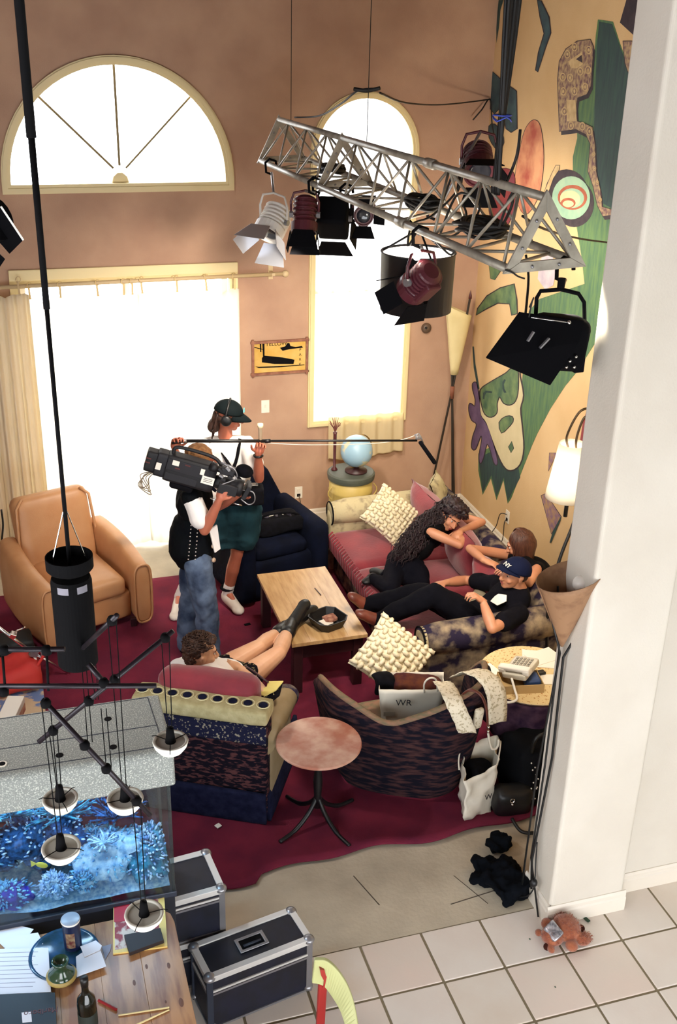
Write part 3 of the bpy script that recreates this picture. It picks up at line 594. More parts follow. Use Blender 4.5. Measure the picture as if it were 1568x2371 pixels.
MB().rbox((2.47, 4.84, .20), (.18, .18, .2), r=.06, noisy=.03).build('black_clothes', M_blkf, t2, smooth=True)
MB().tube(spline([(2.55, 4.76, .34), (2.56, 4.77, .40), (2.60, 4.84, .44), (2.63, 4.92, .38)]), .005, 6).build('handle', M_bag, t2, smooth=True)
MB().tube(spline([(2.32, 4.80, .32), (2.33, 4.84, .38), (2.40, 4.94, .44), (2.42, 4.97, .38)]), .005, 6).build('handle', M_bag, t2, smooth=True)
text('W', .05, (2.475, 4.688, .17), rotm(85, 0, 10), M_ink, 'lettering', t2)
# lace belt, leather handbag strap and coat hanger on the tub chair
M_lace = mat('ivory_lace', 'e4dac2', .8, c2='b8ab8c', scale=60, lo=.55, hi=.6)
def strip(name, pts, w_, m, side, par=None, **k):
    pts = spline(pts, 6); q = MB(); side = V(side).normalized()*w_/2
    q.grid(lambda u, v: pts[min(int(u*(len(pts)-1)+.5), len(pts)-1)]+side*(2*v-1)+V((0, 0, .004*sin(u*40+v*9))), len(pts), 5)
    return q.build(name, m, par, smooth=True, solid=.004, **k)
lt = thing('lace_garment', 'ivory lace collar draped in two flaps over the wing of the tub chair', 'clothing', (2.4, 4.95, .85))
strip('lace_flap', [(2.28, 5.06, .79), (2.26, 4.95, .83), (2.25, 4.84, .835), (2.26, 4.775, .79), (2.30, 4.76, .70), (2.33, 4.755, .62)], .11, M_lace, (1, -.25, 0), lt)
strip('lace_flap', [(2.40, 5.08, .80), (2.44, 5.0, .88), (2.50, 4.90, .88), (2.53, 4.84, .82), (2.54, 4.81, .72), (2.54, 4.80, .62)], .13, M_lace, (1, .1, 0), lt)
hb = thing('handbag', 'small white handbag with brown leather strap hanging on the tub chair', 'bag', (2.42, 4.78, .72))
MB().rbox((2.41, 4.795, .68), (.06, .035, .15), rotm(8, 0, 10), r=.015).build('bag_body', M_lace, hb, smooth=True)
MB().tube(spline([(2.33, 4.86, .82), (2.36, 4.83, .865), (2.41, 4.79, .85), (2.445, 4.765, .76), (2.46, 4.755, .62)]), .014, 8, flat=.5).build('strap', mat('brown_leather', '5c2a20', .4), hb, smooth=True)
for z in (.645, .615): MB().ell((2.458, 4.742, z), .009).build('stud', M_chrome, hb, smooth=True)
MB().tube(spline([(2.46, 4.745, .60), (2.475, 4.74, .53), (2.49, 4.735, .49), (2.515, 4.735, .485), (2.53, 4.737, .51), (2.53, 4.74, .545)], 6), .007, 8).build('coat_hook', M_bag, smooth=True, label='white hook end of a hanger dangling below the handbag on the tub chair', cat='hanger', loc=(2.48, 4.74, .55))
# dark luggage between tub chair and pillar
lg = thing('travel_bag', 'black fabric travel bag dotted with tiny white spots beside the crumpled bag', 'bag', (2.82, 4.86, .018))
MB().rbox((2.83, 4.86, .22), (.34, .34, .42), rotm(0, 0, 12), r=.09, n=9, noisy=.03).build('bag_body', mat('spotted_black', '07080c', .8), lg, smooth=True)
for k in range(34):
    a, b_ = random.random(), random.random(); MB().ell(V((2.83, 4.86, .22))+rotm(0, 0, 12)@V((-.15+.30*a, -.182+.05*max(0, b_-.6), -.12+.32*b_)), .005, nu=6, nv=4).build('spot', M_wht, lg)
MB().tube(spline([(2.75, 4.72, .42), (2.76, 4.70, .54), (2.88, 4.72, .54), (2.9, 4.76, .42)]), .012, 8).build('handle', M_blk, lg, smooth=True)
b2 = thing('shoulder_bag', 'black leather shoulder bag with chrome clasp on the rug edge near the pillar', 'bag', (2.60, 4.68, .018))
MB().rbox((2.64, 4.70, .11), (.24, .14, .20), rotm(8, 0, -8), r=.05, noisy=.01).build('bag_body', M_blk, b2, smooth=True)
MB().tube([(2.60+.014*cos(t*pi/6), 4.618, .17+.014*sin(t*pi/6)) for t in range(12)], .003, 5, closed=True).build('ring', M_chrome, b2); MB().ell((2.60, 4.615, .145), .008).build('clasp', M_chrome, b2, smooth=True)
MB().tube(spline([(2.60, 4.60, .05), (2.62, 4.50, .03), (2.72, 4.47, .03), (2.80, 4.53, .03), (2.76, 4.60, .06)]), .011, 8).build('strap', M_blk, b2, smooth=True)
cl = thing('dark_garment', 'heap of dark blue-black clothing on the concrete against the pillar', 'clothing', (2.36, 4.18, 0))
MB().rbox((2.33, 4.10, .05), (.22, .22, .09), rotm(0, 0, 18), r=.045, n=9, noisy=.04).ell((2.27, 4.20, .035), (.12, .06, .035)).ell((2.41, 4.22, .04), (.06, .10, .05)).rbox((2.36, 4.12, .06), (.14, .26, .12), rotm(0, 0, 8), r=.05, n=9, noisy=.03).rbox((2.30, 4.27, .045), (.22, .10, .09), rotm(0, 0, -12), r=.04, noisy=.03).rbox((2.43, 4.42, .05), (.16, .12, .10), rotm(0, 0, 30), r=.04, noisy=.03).build('cloth_heap', mat('midnight_cloth', '05080f', .95), cl, smooth=True, remesh=.010, sm=3)
_tx = bpy.data.textures.new('heap_folds', 'CLOUDS'); _tx.noise_scale = .06; _d = cl.children[0].modifiers.new('f', 'DISPLACE'); _d.texture = _tx; _d.strength = .07; _d.texture_coords = 'LOCAL'
# ================================================================ drum table with globe
M_drum = mat('yellow_drum', 'c9b268', .5, c2='bba258', scale=6)
dr = thing('storage_drum', 'cream yellow metal drum used as a table below the arched window', 'drum', (2.80, 8.52, 0))
MB().lathe((2.80, 8.52, 0), [(.185, 0), (.195, .01), (.195, .18), (.20, .19), (.195, .2), (.195, .36), (.20, .37), (.195, .38), (.195, .55), (.20, .56), (.195, .57), (.195, .70)], 40).build('drum_body', M_drum, dr, smooth=True)
MB().lathe((2.80, 8.52, .70), [(.21, -.03), (.215, 0), (.215, .025), (.20, .035), (0, .035)], 40).build('lid', mat('grey_green_metal', '4c5148', .5), dr, smooth=False, bevel=.003)
for sx in (-1, 1): MB().tube(spline([(2.80+sx*.197, 8.46, .62), (2.80+sx*.225, 8.46, .58), (2.80+sx*.225, 8.46, .54), (2.80+sx*.197, 8.46, .50)]), .006, 6).build('handle', M_drum, dr, smooth=True)
gl = thing('globe', 'pale blue world globe on a dark stand on top of the yellow drum', 'globe', (2.84, 8.50, .735))
M_gl = mat('globe_map', '8fb0c4', .35, c2='c9c09a', scale=5, lo=.5, hi=.54, detail=6)
MB().ell((2.84, 8.5, .93), .145, nu=32, nv=20).build('sphere', M_gl, gl, smooth=True)
MB().tube([V((2.84, 8.5, .93))+rotm(0, 20, 15)@V((.158*sin(t*pi/16), 0, .158*cos(t*pi/16))) for t in range(17)], .006, 8).build('meridian_arc', mat('brass', '8a6a3a', .3, metal=.8), gl, smooth=True)
MB().lathe((2.84, 8.5, .735), [(.10, 0), (.10, .015), (.03, .03), (.02, .055), (0, .06)], 24).build('stand', M_dkw, gl, smooth=True)
br = thing('brush_pot', 'slim dark vase with reddish dried stems beside the globe on the drum', 'vase', (2.66, 8.58, .735))
MB().lathe((2.66, 8.58, .735), [(.03, 0), (.03, .01), (.012, .03), (.014, .2), (.016, .34), (.02, .36)], 12).build('vase_body', mat('maroon_lacquer', '4c1f22', .4), br, smooth=True)
q = MB()
for k in range(26): a = random.uniform(0, 6.28); q.tube([(2.66, 8.58, 1.09), (2.66+.02*cos(a), 8.58+.02*sin(a), 1.14), (2.66+.05*cos(a), 8.58+.05*sin(a), 1.16+.06*random.random())], .0025, 4)
q.build('dried_stems', mat('dried_red', '7a4a44', .9), br, kind='stuff')
# ================================================================ lamps
M_parch = mat('parchment', 'd8c898', .7, c2='cdbb88', scale=4); M_rodw = mat('dark_rod', '2e2620', .5)
tl = thing('floor_lamp', 'tall cream cone floor lamp on thin crossed rods in the room corner', 'lamp', (3.88, 8.86, 0))
def coneshade(apex, rim, r0, r1, m, par, name='lamp_shade', cut=.0, n=36, tilt=0):
    apex = V(apex); rim = V(rim); x, y, d = frame(rim-apex); L = (rim-apex).length
    def f(u, v):
        a = 2*pi*u; r_ = r0+(r1-r0)*v; return apex+d*(L*v+cut*cos(a-tilt)*v)+x*r_*cos(a)+y*r_*sin(a)
    return MB().grid(f, n, 10).build(name, m, par, smooth=True, solid=.003)
coneshade((3.885, 8.86, 1.46), (3.885, 8.86, 2.06), .032, .12, M_parch, tl, cut=.05, tilt=0)
for a, b_ in (((3.99, 8.86, 2.17), (3.70, 8.9, .0)), ((3.80, 8.86, 2.10), (4.0, 8.92, 0)), ((3.90, 8.90, 2.0), (3.93, 8.70, 0))):
    MB().tube([V(a), V(a).lerp(V((3.885, 8.875, 1.3)), .9) if a[0] != 3.90 else V((3.89, 8.895, 1.3)), V(b_)], .011, 8).build('leg', M_rodw, tl, smooth=True)
MB().lathe((3.99, 8.86, 2.16), [(.0, -.01), (.016, 0), (.013, .03), (0, .08)], 10).build('finial', mat('maroon_wood', '4a1a1c', .5), tl, smooth=True)
MB().tube([(3.885, 8.875, 1.22), (3.885, 8.875, 1.34)], .02, 10).build('binding', mat('rust_wrap', '7a4630', .7), tl, smooth=True)
# brown cone lamp by the pillar
pl_ = thing('floor_lamp', 'brown parchment cone floor lamp on dark rods leaning by the white pillar', 'lamp', (2.40, 4.0, 0))
M_brn = mat('brown_parchment', '9c7656', .7, c2='7f5b40', scale=14, lo=.5, hi=.7, detail=8)
coneshade((2.415, 3.98, 1.66), (2.40, 3.96, 2.06), .006, .155, M_brn, pl_, cut=-.05, tilt=.6)
MB().ell((2.45, 3.94, 2.02), .04).build('bulb', mat('bulb_white', 'f4efe6', .3), pl_, smooth=True)
MB().tube([(2.30, 3.97, 1.93), (2.41, 3.98, 1.62), (2.375, 4.00, .9), (2.385, 4.03, .01)], .0055, 8).build('leg', M_blk, pl_, smooth=True)
MB().tube([(2.545, 3.93, 1.86), (2.48, 3.95, 1.75), (2.425, 3.97, 1.6), (2.435, 3.97, 1.0), (2.41, 4.0, .3), (2.405, 3.96, .14)], .0065, 8).build('leg', M_blk, pl_, smooth=True)
MB().tube([(2.40, 4.06, 1.95), (2.415, 4.0, 1.62), (2.405, 3.98, .95), (2.415, 4.02, .3), (2.42, 3.88, .01)], .0055, 8).build('leg', M_blk, pl_, smooth=True)
cdp = MB().tube(spline([(2.41, 3.97, .45), (2.405, 3.95, .33), (2.40, 3.93, .25), (2.40, 3.93, .17), (2.39, 3.97, .08), (2.36, 4.05, .01)]), .004, 6).build('cord', M_cable, pl_, smooth=True)
MB().ell((2.395, 3.93, .21), (.022, .022, .026)).build('cord_switch', M_blk, pl_, smooth=True)
# white shaded lamp with scrolled iron stem
wl = thing('floor_lamp', 'white shaded floor lamp with looping black iron scroll behind the side table', 'lamp', (3.40, 5.78, .018))
M_shade = translucent('white_lampshade', 'f4eee0', .35)
MB().grid(lambda u, v: (3.40+(.085+.055*v)*cos(2*pi*u), 5.78+(.085+.055*v)*sin(2*pi*u), 1.96-.38*v), 40, 8).build('lamp_shade', M_shade, wl, smooth=True, solid=.003)
o = lamp('added_shade_fill', 'POINT', (3.40, 5.78, 1.78), (0, 0, 0), 7, (1, .9, .75), .03); o.parent = wl; o.matrix_parent_inverse = Matrix.Translation(-V(wl.location))  # point light added inside to whiten the shade in place of a beam
MB().tube([(3.385, 5.74, 1.60), (3.385, 5.74, 1.46)], .014, 8).build('socket', M_blk, wl, smooth=True)
MB().tube(spline([(3.37, 5.78, 1.93), (3.34, 5.76, 2.03), (3.40, 5.74, 2.19), (3.50, 5.74, 2.19), (3.53, 5.75, 2.08), (3.49, 5.76, 1.93), (3.43, 5.76, 1.90), (3.41, 5.76, 2.0), (3.45, 5.76, 2.14), (3.52, 5.76, 2.1)], 8), .008, 8).build('scroll', mat('bronze_iron', '4a3a26', .4, metal=.5), wl, smooth=True)
MB().tube(spline([(3.50, 5.80, 1.95), (3.56, 5.86, 1.62), (3.52, 5.84, 1.38), (3.42, 5.80, 1.12), (3.36, 5.78, .80), (3.40, 5.78, .3), (3.40, 5.78, .05)], 8), .012, 8).build('stem', M_blk, wl, smooth=True)
MB().tube(spline([(3.31, 5.72, 1.08), (3.35, 5.76, .95), (3.36, 5.78, .80)], 6), .008, 8).build('stem_branch', M_blk, wl, smooth=True)
MB().lathe((3.40, 5.78, .018), [(.14, 0), (.14, .015), (.03, .035), (.02, .06)], 24).build('base', M_blk, wl, smooth=True)
# ================================================================ dining table and what lies on it
M_pine = mat('pine_table', 'b08258', .35, c2='8a5c3e', scale=3.5, stretch=(7, 1, 1), detail=7, lo=.4, hi=.6)
dt = thing('dining_table', 'brown knotty wooden dining table at the lower left, littered with papers and a bottle', 'table', (-.3, 3.0, 0))
for k in range(7):
    x1 = .432-.17*k; pts = [V((x1-.1695, 2.3, .74)), V((x1, 2.3, .74)), V((x1, 3.70, .74)), V((x1-.1695, 3.70, .74))]
    if k == 0: pts = [V((x1-.1695, 2.3, .74)), V((x1, 2.3, .74)), V((x1, 3.62, .74)), V((x1-.01, 3.67, .74)), V((x1-.04, 3.70, .74)), V((x1-.1695, 3.70, .74))]
    MB().slab([pts], (0, 0, .03)).build('plank', M_pine, dt, bevel=.003)
knot = mat('wood_knot', '6a4028', .5)
for x, y, r_ in ((.28, 3.40, .008), (.37, 3.38, .010), (.22, 3.33, .009), (.39, 3.18, .014), (.33, 3.2, .005)):
    MB().lathe((x, y, .7705), [(r_, 0), (0, .0006)], 12, Matrix.Diagonal((.7, 1.7, 1))).build('knot', knot, dt)
for x in (-.66, .36):
    for y in (2.4, 3.6): MB().bb((x-.035, y-.035, -.004), (x+.035, y+.035, .70)).build('leg', M_pine, dt, bevel=.004)
MB().bb((-.70, 2.38, .66), (.40, 3.66, .74)).build('apron', M_pine, dt)
ZT = .7705
def tp(x, y, z=ZT): return at(x, y, Z=z)
def flat(name, pxs, m, z=ZT, th=.002, parent=None, **k):
    pts = [tp(x, y, z) for x, y in pxs]; c = sum(pts, V())/len(pts)
    return MB().slab([pts], (0, 0, th)).build(name, m, parent, loc=None if parent else c, **k)
M_paper = mat('paper_white', 'dedbe0', .7); M_txt = mat('grey_print_lines', '8f8d98', .8)
# script pages
sp = thing('script_pages', 'fanned stack of printed white script pages at the left edge of the table', 'paper', tp(50, 2260))
for i, q_ in enumerate(([(-60, 2210), (104, 2196), (122, 2310), (70, 2336), (-60, 2322)], [(-60, 2196), (90, 2204), (98, 2316), (74, 2334), (-60, 2310)], [(-60, 2200), (112, 2195), (118, 2298), (-60, 2306)])):
    flat('page', q_, M_paper, ZT+.004+.004*i, .003, sp)
q = MB()
for k in range(9):
    a = tp(-40, 2208+k*10, ZT+.0151); b_ = tp(88-(k % 3)*6, 2204+k*10, ZT+.0151)
    q.beam(a, b_, .0022, .0006)
q.build('printed_lines', M_txt, sp, kind='stuff')
for i, (pp_, l) in enumerate((([(-20, 2165), (32, 2140), (78, 2152), (60, 2175), (10, 2195)], 'torn white note behind the script pages, nearest the fish tank'), ([(25, 2170), (88, 2160), (100, 2186), (60, 2200), (10, 2198)], 'white folded note half under the script pages'))):
    flat('note', pp_, M_paper, ZT+.003+.004*i, .002, label=l, cat='paper')
flat('cigarette_carton', [(-30, 2312), (128, 2306), (134, 2420), (-30, 2430)], mat('dark_carton', '12141c', .5), ZT, .02, label='dark flat carton with upside-down lettering at the lower left of the table', cat='box')
ob = bpy.data.objects['cigarette_carton']
text('Marlboro', .035, tp(95, 2342, ZT+.0205), rotm(z=175), mat('carton_print', '5a3438', .6), 'lettering', ob)
flat('carton_badge', [(50, 2345), (72, 2343), (74, 2366), (52, 2368)], M_paper, ZT+.0202, .001, ob)
# round glass tray, glass ashtray, snack can, envelopes
trr = thing('round_tray', 'dark blue-green glass tray under the snack can and candle jar', 'tray', tp(155, 2215))
MB().lathe(tp(150, 2215), [(.0, .003), (.115, .003), (.135, .016), (.145, .02), (.148, .016), (.13, 0)], 40).build('tray_body', mat('teal_glass', '1a3540', .15, c2='284e74', scale=14), trr, smooth=True)
cj = thing('candle_jar', 'green glass candle holder with amber wax on the dark tray', 'candle holder', tp(143, 2262))
MB().lathe(tp(143, 2262, ZT+.018), [(.0, 0), (.055, 0), (.06, .01), (.05, .03), (.032, .05), (.03, .075), (.036, .09), (.03, .092), (.024, .07), (0, .065)], 28).build('jar', mat('green_glass', '26402c', .1, spec=.7), cj, smooth=True)
MB().lathe(tp(143, 2262, ZT+.018), [(.061, .004), (.063, .012), (.055, .02)], 28, cap=False).build('amber_band', mat('amber', 'a08a4a', .4), cj, smooth=True)
sc_ = thing('snack_can', 'dark blue cardboard snack can with pale plastic lid standing behind the envelopes', 'can', tp(168, 2195))
cn = tp(170, 2196)+V((0, 0, .018))
MB().lathe(cn, [(.037, 0), (.037, .145)], 32).build('can_body', mat('can_blue', '101838', .35), sc_, smooth=False, bevel=.001)
MB().lathe(cn, [(.039, .138), (.0395, .15), (.037, .152), (0, .149)], 32).build('lid', mat('pale_lid', '8d97a6', .35), sc_, smooth=True)
MB().lathe(cn, [(.0385, .139), (.041, .144), (.0385, .150)], 32, cap=False).build('lid_rim', M_wht, sc_, smooth=True)
def canp(a, z): return cn+V((.0375*cos(rad(a)), .0375*sin(rad(a)), z))
q = MB(); q.grid(lambda u, v: canp(225+60*u, .02+.08*v), 8, 3); q.build('label_picture', mat('label_print', '8c7a5c', .5, c2='5a1e20', scale=60), sc_, solid=.0006)
flat('envelope_a', [(176, 2216), (226, 2182), (246, 2238), (178, 2262)], M_paper, ZT+.022, .002, label='white square envelope right of the candle jar', cat='envelope').name = 'envelope'
flat('envelope', [(186, 2192), (222, 2178), (236, 2190), (232, 2200), (196, 2216)], M_paper, ZT+.026, .002, label='small crumpled white envelope behind the square one', cat='envelope')
flat('receipt', [(236, 2192), (258, 2186), (256, 2200), (244, 2222)], M_txt, ZT+.002, .001, label='grey slip of paper right of the envelopes', cat='paper')
# wine bottle
wb = thing('bottle', 'dark green wine bottle standing at the bottom edge of the table view', 'bottle', tp(205, 2392))
bc_ = at(207, 2390, Z=ZT)
MB().lathe(bc_, [(.0, .003), (.034, 0), (.037, .006), (.037, .16), (.034, .185), (.017, .21), (.0135, .225), (.0135, .275), (.0155, .277), (.0155, .29), (.012, .292), (0, .292)], 28).build('glass_body', mat('bottle_green', '040c09', .08, spec=.6), wb, smooth=True)
MB().lathe(bc_, [(.0375, .05), (.0378, .052), (.0378, .12), (.0375, .122)], 28, cap=False).build('label_paper', mat('bottle_label', '1a2420', .6), wb, smooth=True)
MB().lathe(bc_, [(.0142, .25), (.016, .276), (.016, .292), (0, .294)], 20).build('foil', M_blk, wb, smooth=True)
# books under the lowest pendant
mg = thing('magazine', 'yellow and red illustrated magazine lying under the lowest pendant lamp', 'magazine', tp(325, 2150))
flat('cover', [(263, 2086), (380, 2070), (388, 2194), (262, 2211)], mat('cream_yellow', 'dcc070', .5), ZT, .008, mg)
flat('picture_block', [(265, 2092), (366, 2078), (370, 2180), (266, 2200)], mat('mag_print', 'c9b7a8', .5, c2='8c2a30', scale=22, lo=.45, hi=.55), ZT+.0082, .0006, mg)
flat('red_block', [(264, 2098), (300, 2092), (300, 2132), (264, 2135)], mat('mag_red', 'a81c30', .5), ZT+.0089, .0006, mg)
flat('notebook', [(288, 2172), (372, 2156), (380, 2184), (300, 2214)], mat('dark_cover', '1e1212', .6), ZT+.01, .02, label='small dark brown book lying across the magazine', cat='book', bevel=.002)
MB().tube([tp(228, 2316, ZT+.006), tp(270, 2338, ZT+.006)], .006, 8).build('pen', mat('red_plastic', '8c1a1c', .35), label='short red pen on the bare table beside the bottle', cat='pen', loc=tp(249, 2327))
for a, b_, l in (((274, 2351), (392, 2333), 'upper wooden chopstick lying on the bare table top'), ((392, 2338), (310, 2376), 'lower wooden chopstick crossing under the other at its tip')):
    MB().tube([tp(*a, ZT+.004), tp(*b_, ZT+.004)], [.0028, .004], 8).build('chopstick', mat('birch', 'd9c48c', .5), label=l, cat='chopstick', loc=tp(*a), group='pair of chopsticks')
# ================================================================ aquarium
M_hood = mat('speckled_hood', '838986', .6, c2='c9ccc4', scale=170, lo=.5, hi=.72, detail=2, bump=.2, bscale=200); M_tank = mat('tank_frame', '202838', .5)
XR = .46; XL = -1.15; YF = 3.765; YK = 4.15; Z0 = .80; Z1 = 1.44
aq = thing('aquarium', 'big glass fish tank with speckled grey hood and blue-lit corals between table and rug', 'aquarium', (-.3, 3.95, 0))
MB().bb((XL, YF+.01, 0), (XR, YK, Z0-.03)).build('cabinet', mat('cabinet_navy', '161a26', .6), aq, bevel=.006)
MB().bb((XL-.01, YF-.002, Z0-.03), (XR+.008, YK+.01, Z0)).build('base_frame', M_tank, aq, bevel=.004)
M_tg = glass('tank_glass', 'f8fcfc', .05)
for nm, lo, hi in (('front_pane', (XL, YF, Z0), (XR, YF+.008, Z1)), ('back_pane', (XL, YK-.008, Z0), (XR, YK, Z1)), ('side_pane', (XR-.008, YF+.009, Z0), (XR, YK-.009, Z1)), ('side_pane', (XL, YF+.009, Z0), (XL+.008, YK-.009, Z1))):
    MB().bb(lo, hi).build(nm, M_tg, aq)
for y in (YF, YK-.014): MB().bb((XR-.012, y, Z0), (XR+.002, y+.014, Z1)).build('edge_seal', glass('seal_glass', 'a9bcc8', .12) if y == YF else bpy.data.materials['seal_glass'], aq)
MB().bb((XL+.012, YF+.012, Z0+.004), (XR-.012, YK-.012, Z1-.05)).build('water', glass('water', 'e6f2fb', .02), aq)
MB().slab([[V((XL+.02, YF+.02, Z1-.01)), V((XR-.02, YF+.02, Z1-.01)), V((XR-.02, YK-.02, Z1-.01)), V((XL+.02, YK-.02, Z1-.01))], [V((XL+.1, YF+.08, Z1-.01)), V((XR-.1, YF+.08, Z1-.01)), V((XR-.1, YK-.08, Z1-.01)), V((XL+.1, YK-.08, Z1-.01))]], (0, 0, .01)).build('top_rim', M_tank, aq)
hd = MB()
HY0, HY1, HZ0, HZ1 = YF-.045, YK+.03, 1.43, 1.60
prof = [(HY0-.008, HZ0), (HY0, HZ1-.02), (HY0+.02, HZ1), (HY1-.02, HZ1+.0), (HY1, HZ1-.02), (HY1, HZ0)]
m = len(prof); hd.v = [V((x, y, z)) for x in (XL-.02, XR+.02) for y, z in prof]; hd.f = [[i, (i+1) % m, m+(i+1) % m, m+i] for i in range(m)]+[list(range(m))[::-1], list(range(m, 2*m))]
hood = hd.build('hood', M_hood, aq, bevel=.012, seg=3)
MB().slab([[V((XL+.03, HY0+.05, HZ1-.002)), V((XR-.015, HY0+.05, HZ1-.002)), V((XR-.03, HY1-.03, HZ1-.002)), V((XL+.03, HY1-.03, HZ1-.002))], [V((XL+.034, HY0+.054, HZ1-.002)), V((XR-.019, HY0+.054, HZ1-.002)), V((XR-.034, HY1-.034, HZ1-.002)), V((XL+.034, HY1-.034, HZ1-.002))]], (0, 0, .0035)).build('lid_seam', M_tank, hood)
MB().bb((XL+.03, 3.925, HZ1-.001), (XR-.018, 3.929, HZ1+.0015)).build('lid_hinge', M_tank, hood)
for x, y in ((250, 1665), (262, 1730), (138, 1749)):
    c = at(x, y, Z=HZ1); MB().lathe(c, [(.016, -.001), (.016, .002), (.0, .0022)], 20).build('hood_hole', M_blkm, hood)
c = at(5, 1770, Z=HZ1); MB().lathe(c, [(.02, 0), (.02, .004), (.014, .004), (.014, .001), (0, .001)], 20).build('hood_ring', M_wht, hood)
MB().lathe(c, [(.013, .001), (.013, .0045), (0, .0046)], 20).build('hood_hole', M_blkm, hood)
for x in (-.85, -.3, .25):
    MB().bb((x-.2, 3.93, HZ0-.03), (x+.2, 3.97, HZ0-.015)).build('tank_lamp_housing', M_tank, hood)
    lamp('aquarium_tube', 'AREA', (x, 3.95, HZ0-.035), (x, 3.95, 0), 5.5, (.72, .87, 1), .40, sizey=.05)
# sand, rocks, corals
def crf(u, v):
    x = XL+.02+(XR-XL-.04)*u; y = YF+.016+(YK-YF-.032)*v; return (x, y, Z0+.03+.03*noise.noise(V((x*5, y*5, 0)))+.05*v)
q = MB().grid(crf, 60, 16); q.build('sand_bed', mat('white_sand', 'a9c4d4', .9, c2='5f8fb4', scale=60), aq, smooth=True, kind='stuff')
POLY = (mat('polyp_cyan', '7fc0dc', .7, c2='2c6ca8', scale=30), mat('polyp_pale', 'cfe2f0', .7, c2='5a86c0', scale=30))
def rock(name, c, r, m, label, amp=.35, f=9, seed=0, sub=22, cat='coral', group=None, e=1):
    q = MB().ell(c, r, nu=sub*2, nv=sub, e=e); c = V(c)
    for i, p in enumerate(q.v):
        d = (p-c); k = 1+amp*noise.fractal((p+V((seed, 0, 0)))*f, 1, 2, 4); q.v[i] = c+d*max(k, .35)
        q.v[i].y = min(max(q.v[i].y, YF+.014), YK-.014); q.v[i].z = max(q.v[i].z, Z0+.012); q.v[i].x = min(q.v[i].x, XR-.014)
    t = thing(name, label, cat, (c.x, c.y, Z0+.04), group)
    q.build('coral_body', m, t, smooth=True); z = MB(); vv = q.v
    for k in range(520):
        p = vv[random.randrange(len(vv))]; d = (p-c).normalized()
        if d.z < -.2: continue
        e_ = p+(d+noise.noise_vector(p*60)*.9).normalized()*random.uniform(.008, .026); e_ = V((min(e_.x, XR-.012), min(max(e_.y, YF+.01), YK-.01), e_.z)); z.tube([p, p.lerp(e_, .6), e_], [.0045, .0055, .002], 4)
    z.build('polyps', POLY[0 if random.random() < .55 else 1], t, smooth=True, kind='stuff'); return t
M_c1 = mat('coral_blue', '2c5c94', .8, c2='0a142c', scale=45, bump=.6, bscale=60); M_c2 = mat('coral_white', 'b6cfe2', .8, c2='6f9ac0', scale=30, bump=.6, bscale=70)  # blue of the tank light is put into these coral colours
M_c3 = mat('coral_teal', '4f9ab8', .8, c2='1c3c5c', scale=26, bump=.6, bscale=60); M_c4 = mat('coral_violet', '3a2aa0', .8, c2='141058', scale=24, bump=.6, bscale=70)
rock('rock_coral', (.18, 3.96, .92), (.17, .13, .11), M_c2, 'large pale lavender coral mound at the right of the tank', .35, 8, 1)
rock('rock_coral', (.36, 3.94, .90), (.09, .15, .10), M_c3, 'teal-white coral rock against the right glass of the tank', .4, 12, 2)
rock('rock_coral', (-.08, 4.02, 1.02), (.16, .10, .14), M_c1, 'dark blue branching rock in the middle of the tank', .5, 10, 3)
rock('rock_coral', (-.42, 4.02, .98), (.22, .10, .13), M_c1, 'dark blue rock pile at the left of the tank', .5, 9, 5)
rock('rock_coral', (-.28, 3.86, .87), (.12, .07, .06), M_c4, 'deep violet coral low at the front of the tank', .4, 16, 7)
rock('rock_coral', (-.05, 3.86, .87), (.07, .05, .05), M_c2, 'small white coral with dark pores at the front centre', .4, 20, 8)
rock('rock_coral', (.07, 3.85, .875), (.045, .04, .06), M_c2, 'upright white coral knob right of the pored coral', .35, 22, 9)
rock('rock_coral', (-.62, 3.92, .90), (.16, .12, .09), M_c3, 'teal coral rock at the left edge of the view of the tank', .45, 11, 10)
def frond(c, n, L, m, label, name='branching_coral', spread=1.0, r=.006):
    t = thing(name, label, 'coral', c); q = MB(); c = V(c)
    for k in range(n):
        a = random.uniform(0, 6.28); el = random.uniform(.15, 1.2); d = V((cos(a)*spread, sin(a)*.45, sin(el)*.8)).normalized(); l = L*random.uniform(.6, 1)
        p = [c+d*(l*s)+noise.noise_vector(c+d*l*s*8+V((k, 0, 0)))*.03*s for s in (0, .3, .6, .85, 1)]
        p = [V((min(max(a_.x, XL+.02), XR-.02), min(max(a_.y, YF+.02), YK-.02), min(max(a_.z, Z0+.03), Z1-.07))) for a_ in p]
        q.tube(p, [r, r*.9, r*.8, r*.6, r*.3], 5)
        for j in range(3):
            b_ = p[1+j]; e_ = b_+(d+noise.noise_vector(b_*40)*1.3).normalized()*l*.22
            e_ = V((min(e_.x, XR-.02), min(max(e_.y, YF+.02), YK-.02), min(max(e_.z, Z0+.03), Z1-.07))); q.tube([b_, e_], [r*.7, r*.3], 4)
    q.build('branches', m, t, smooth=True); return t
frond((.0, 4.0, 1.14), 60, .20, M_c3, 'feathery teal branching coral high in the middle of the tank')
frond((.24, 4.02, 1.06), 46, .17, M_c1, 'blue branching coral reaching right above the pale mound')
frond((-.22, 4.02, 1.17), 60, .20, M_c3, 'feathery light blue coral at the left below the hood')
frond((-.5, 4.0, 1.15), 60, .22, M_c1, 'dark blue branching coral at the far left of the tank')
frond((.17, 3.9, 1.03), 34, .07, M_c2, 'white finger coral on top of the pale mound', r=.006)
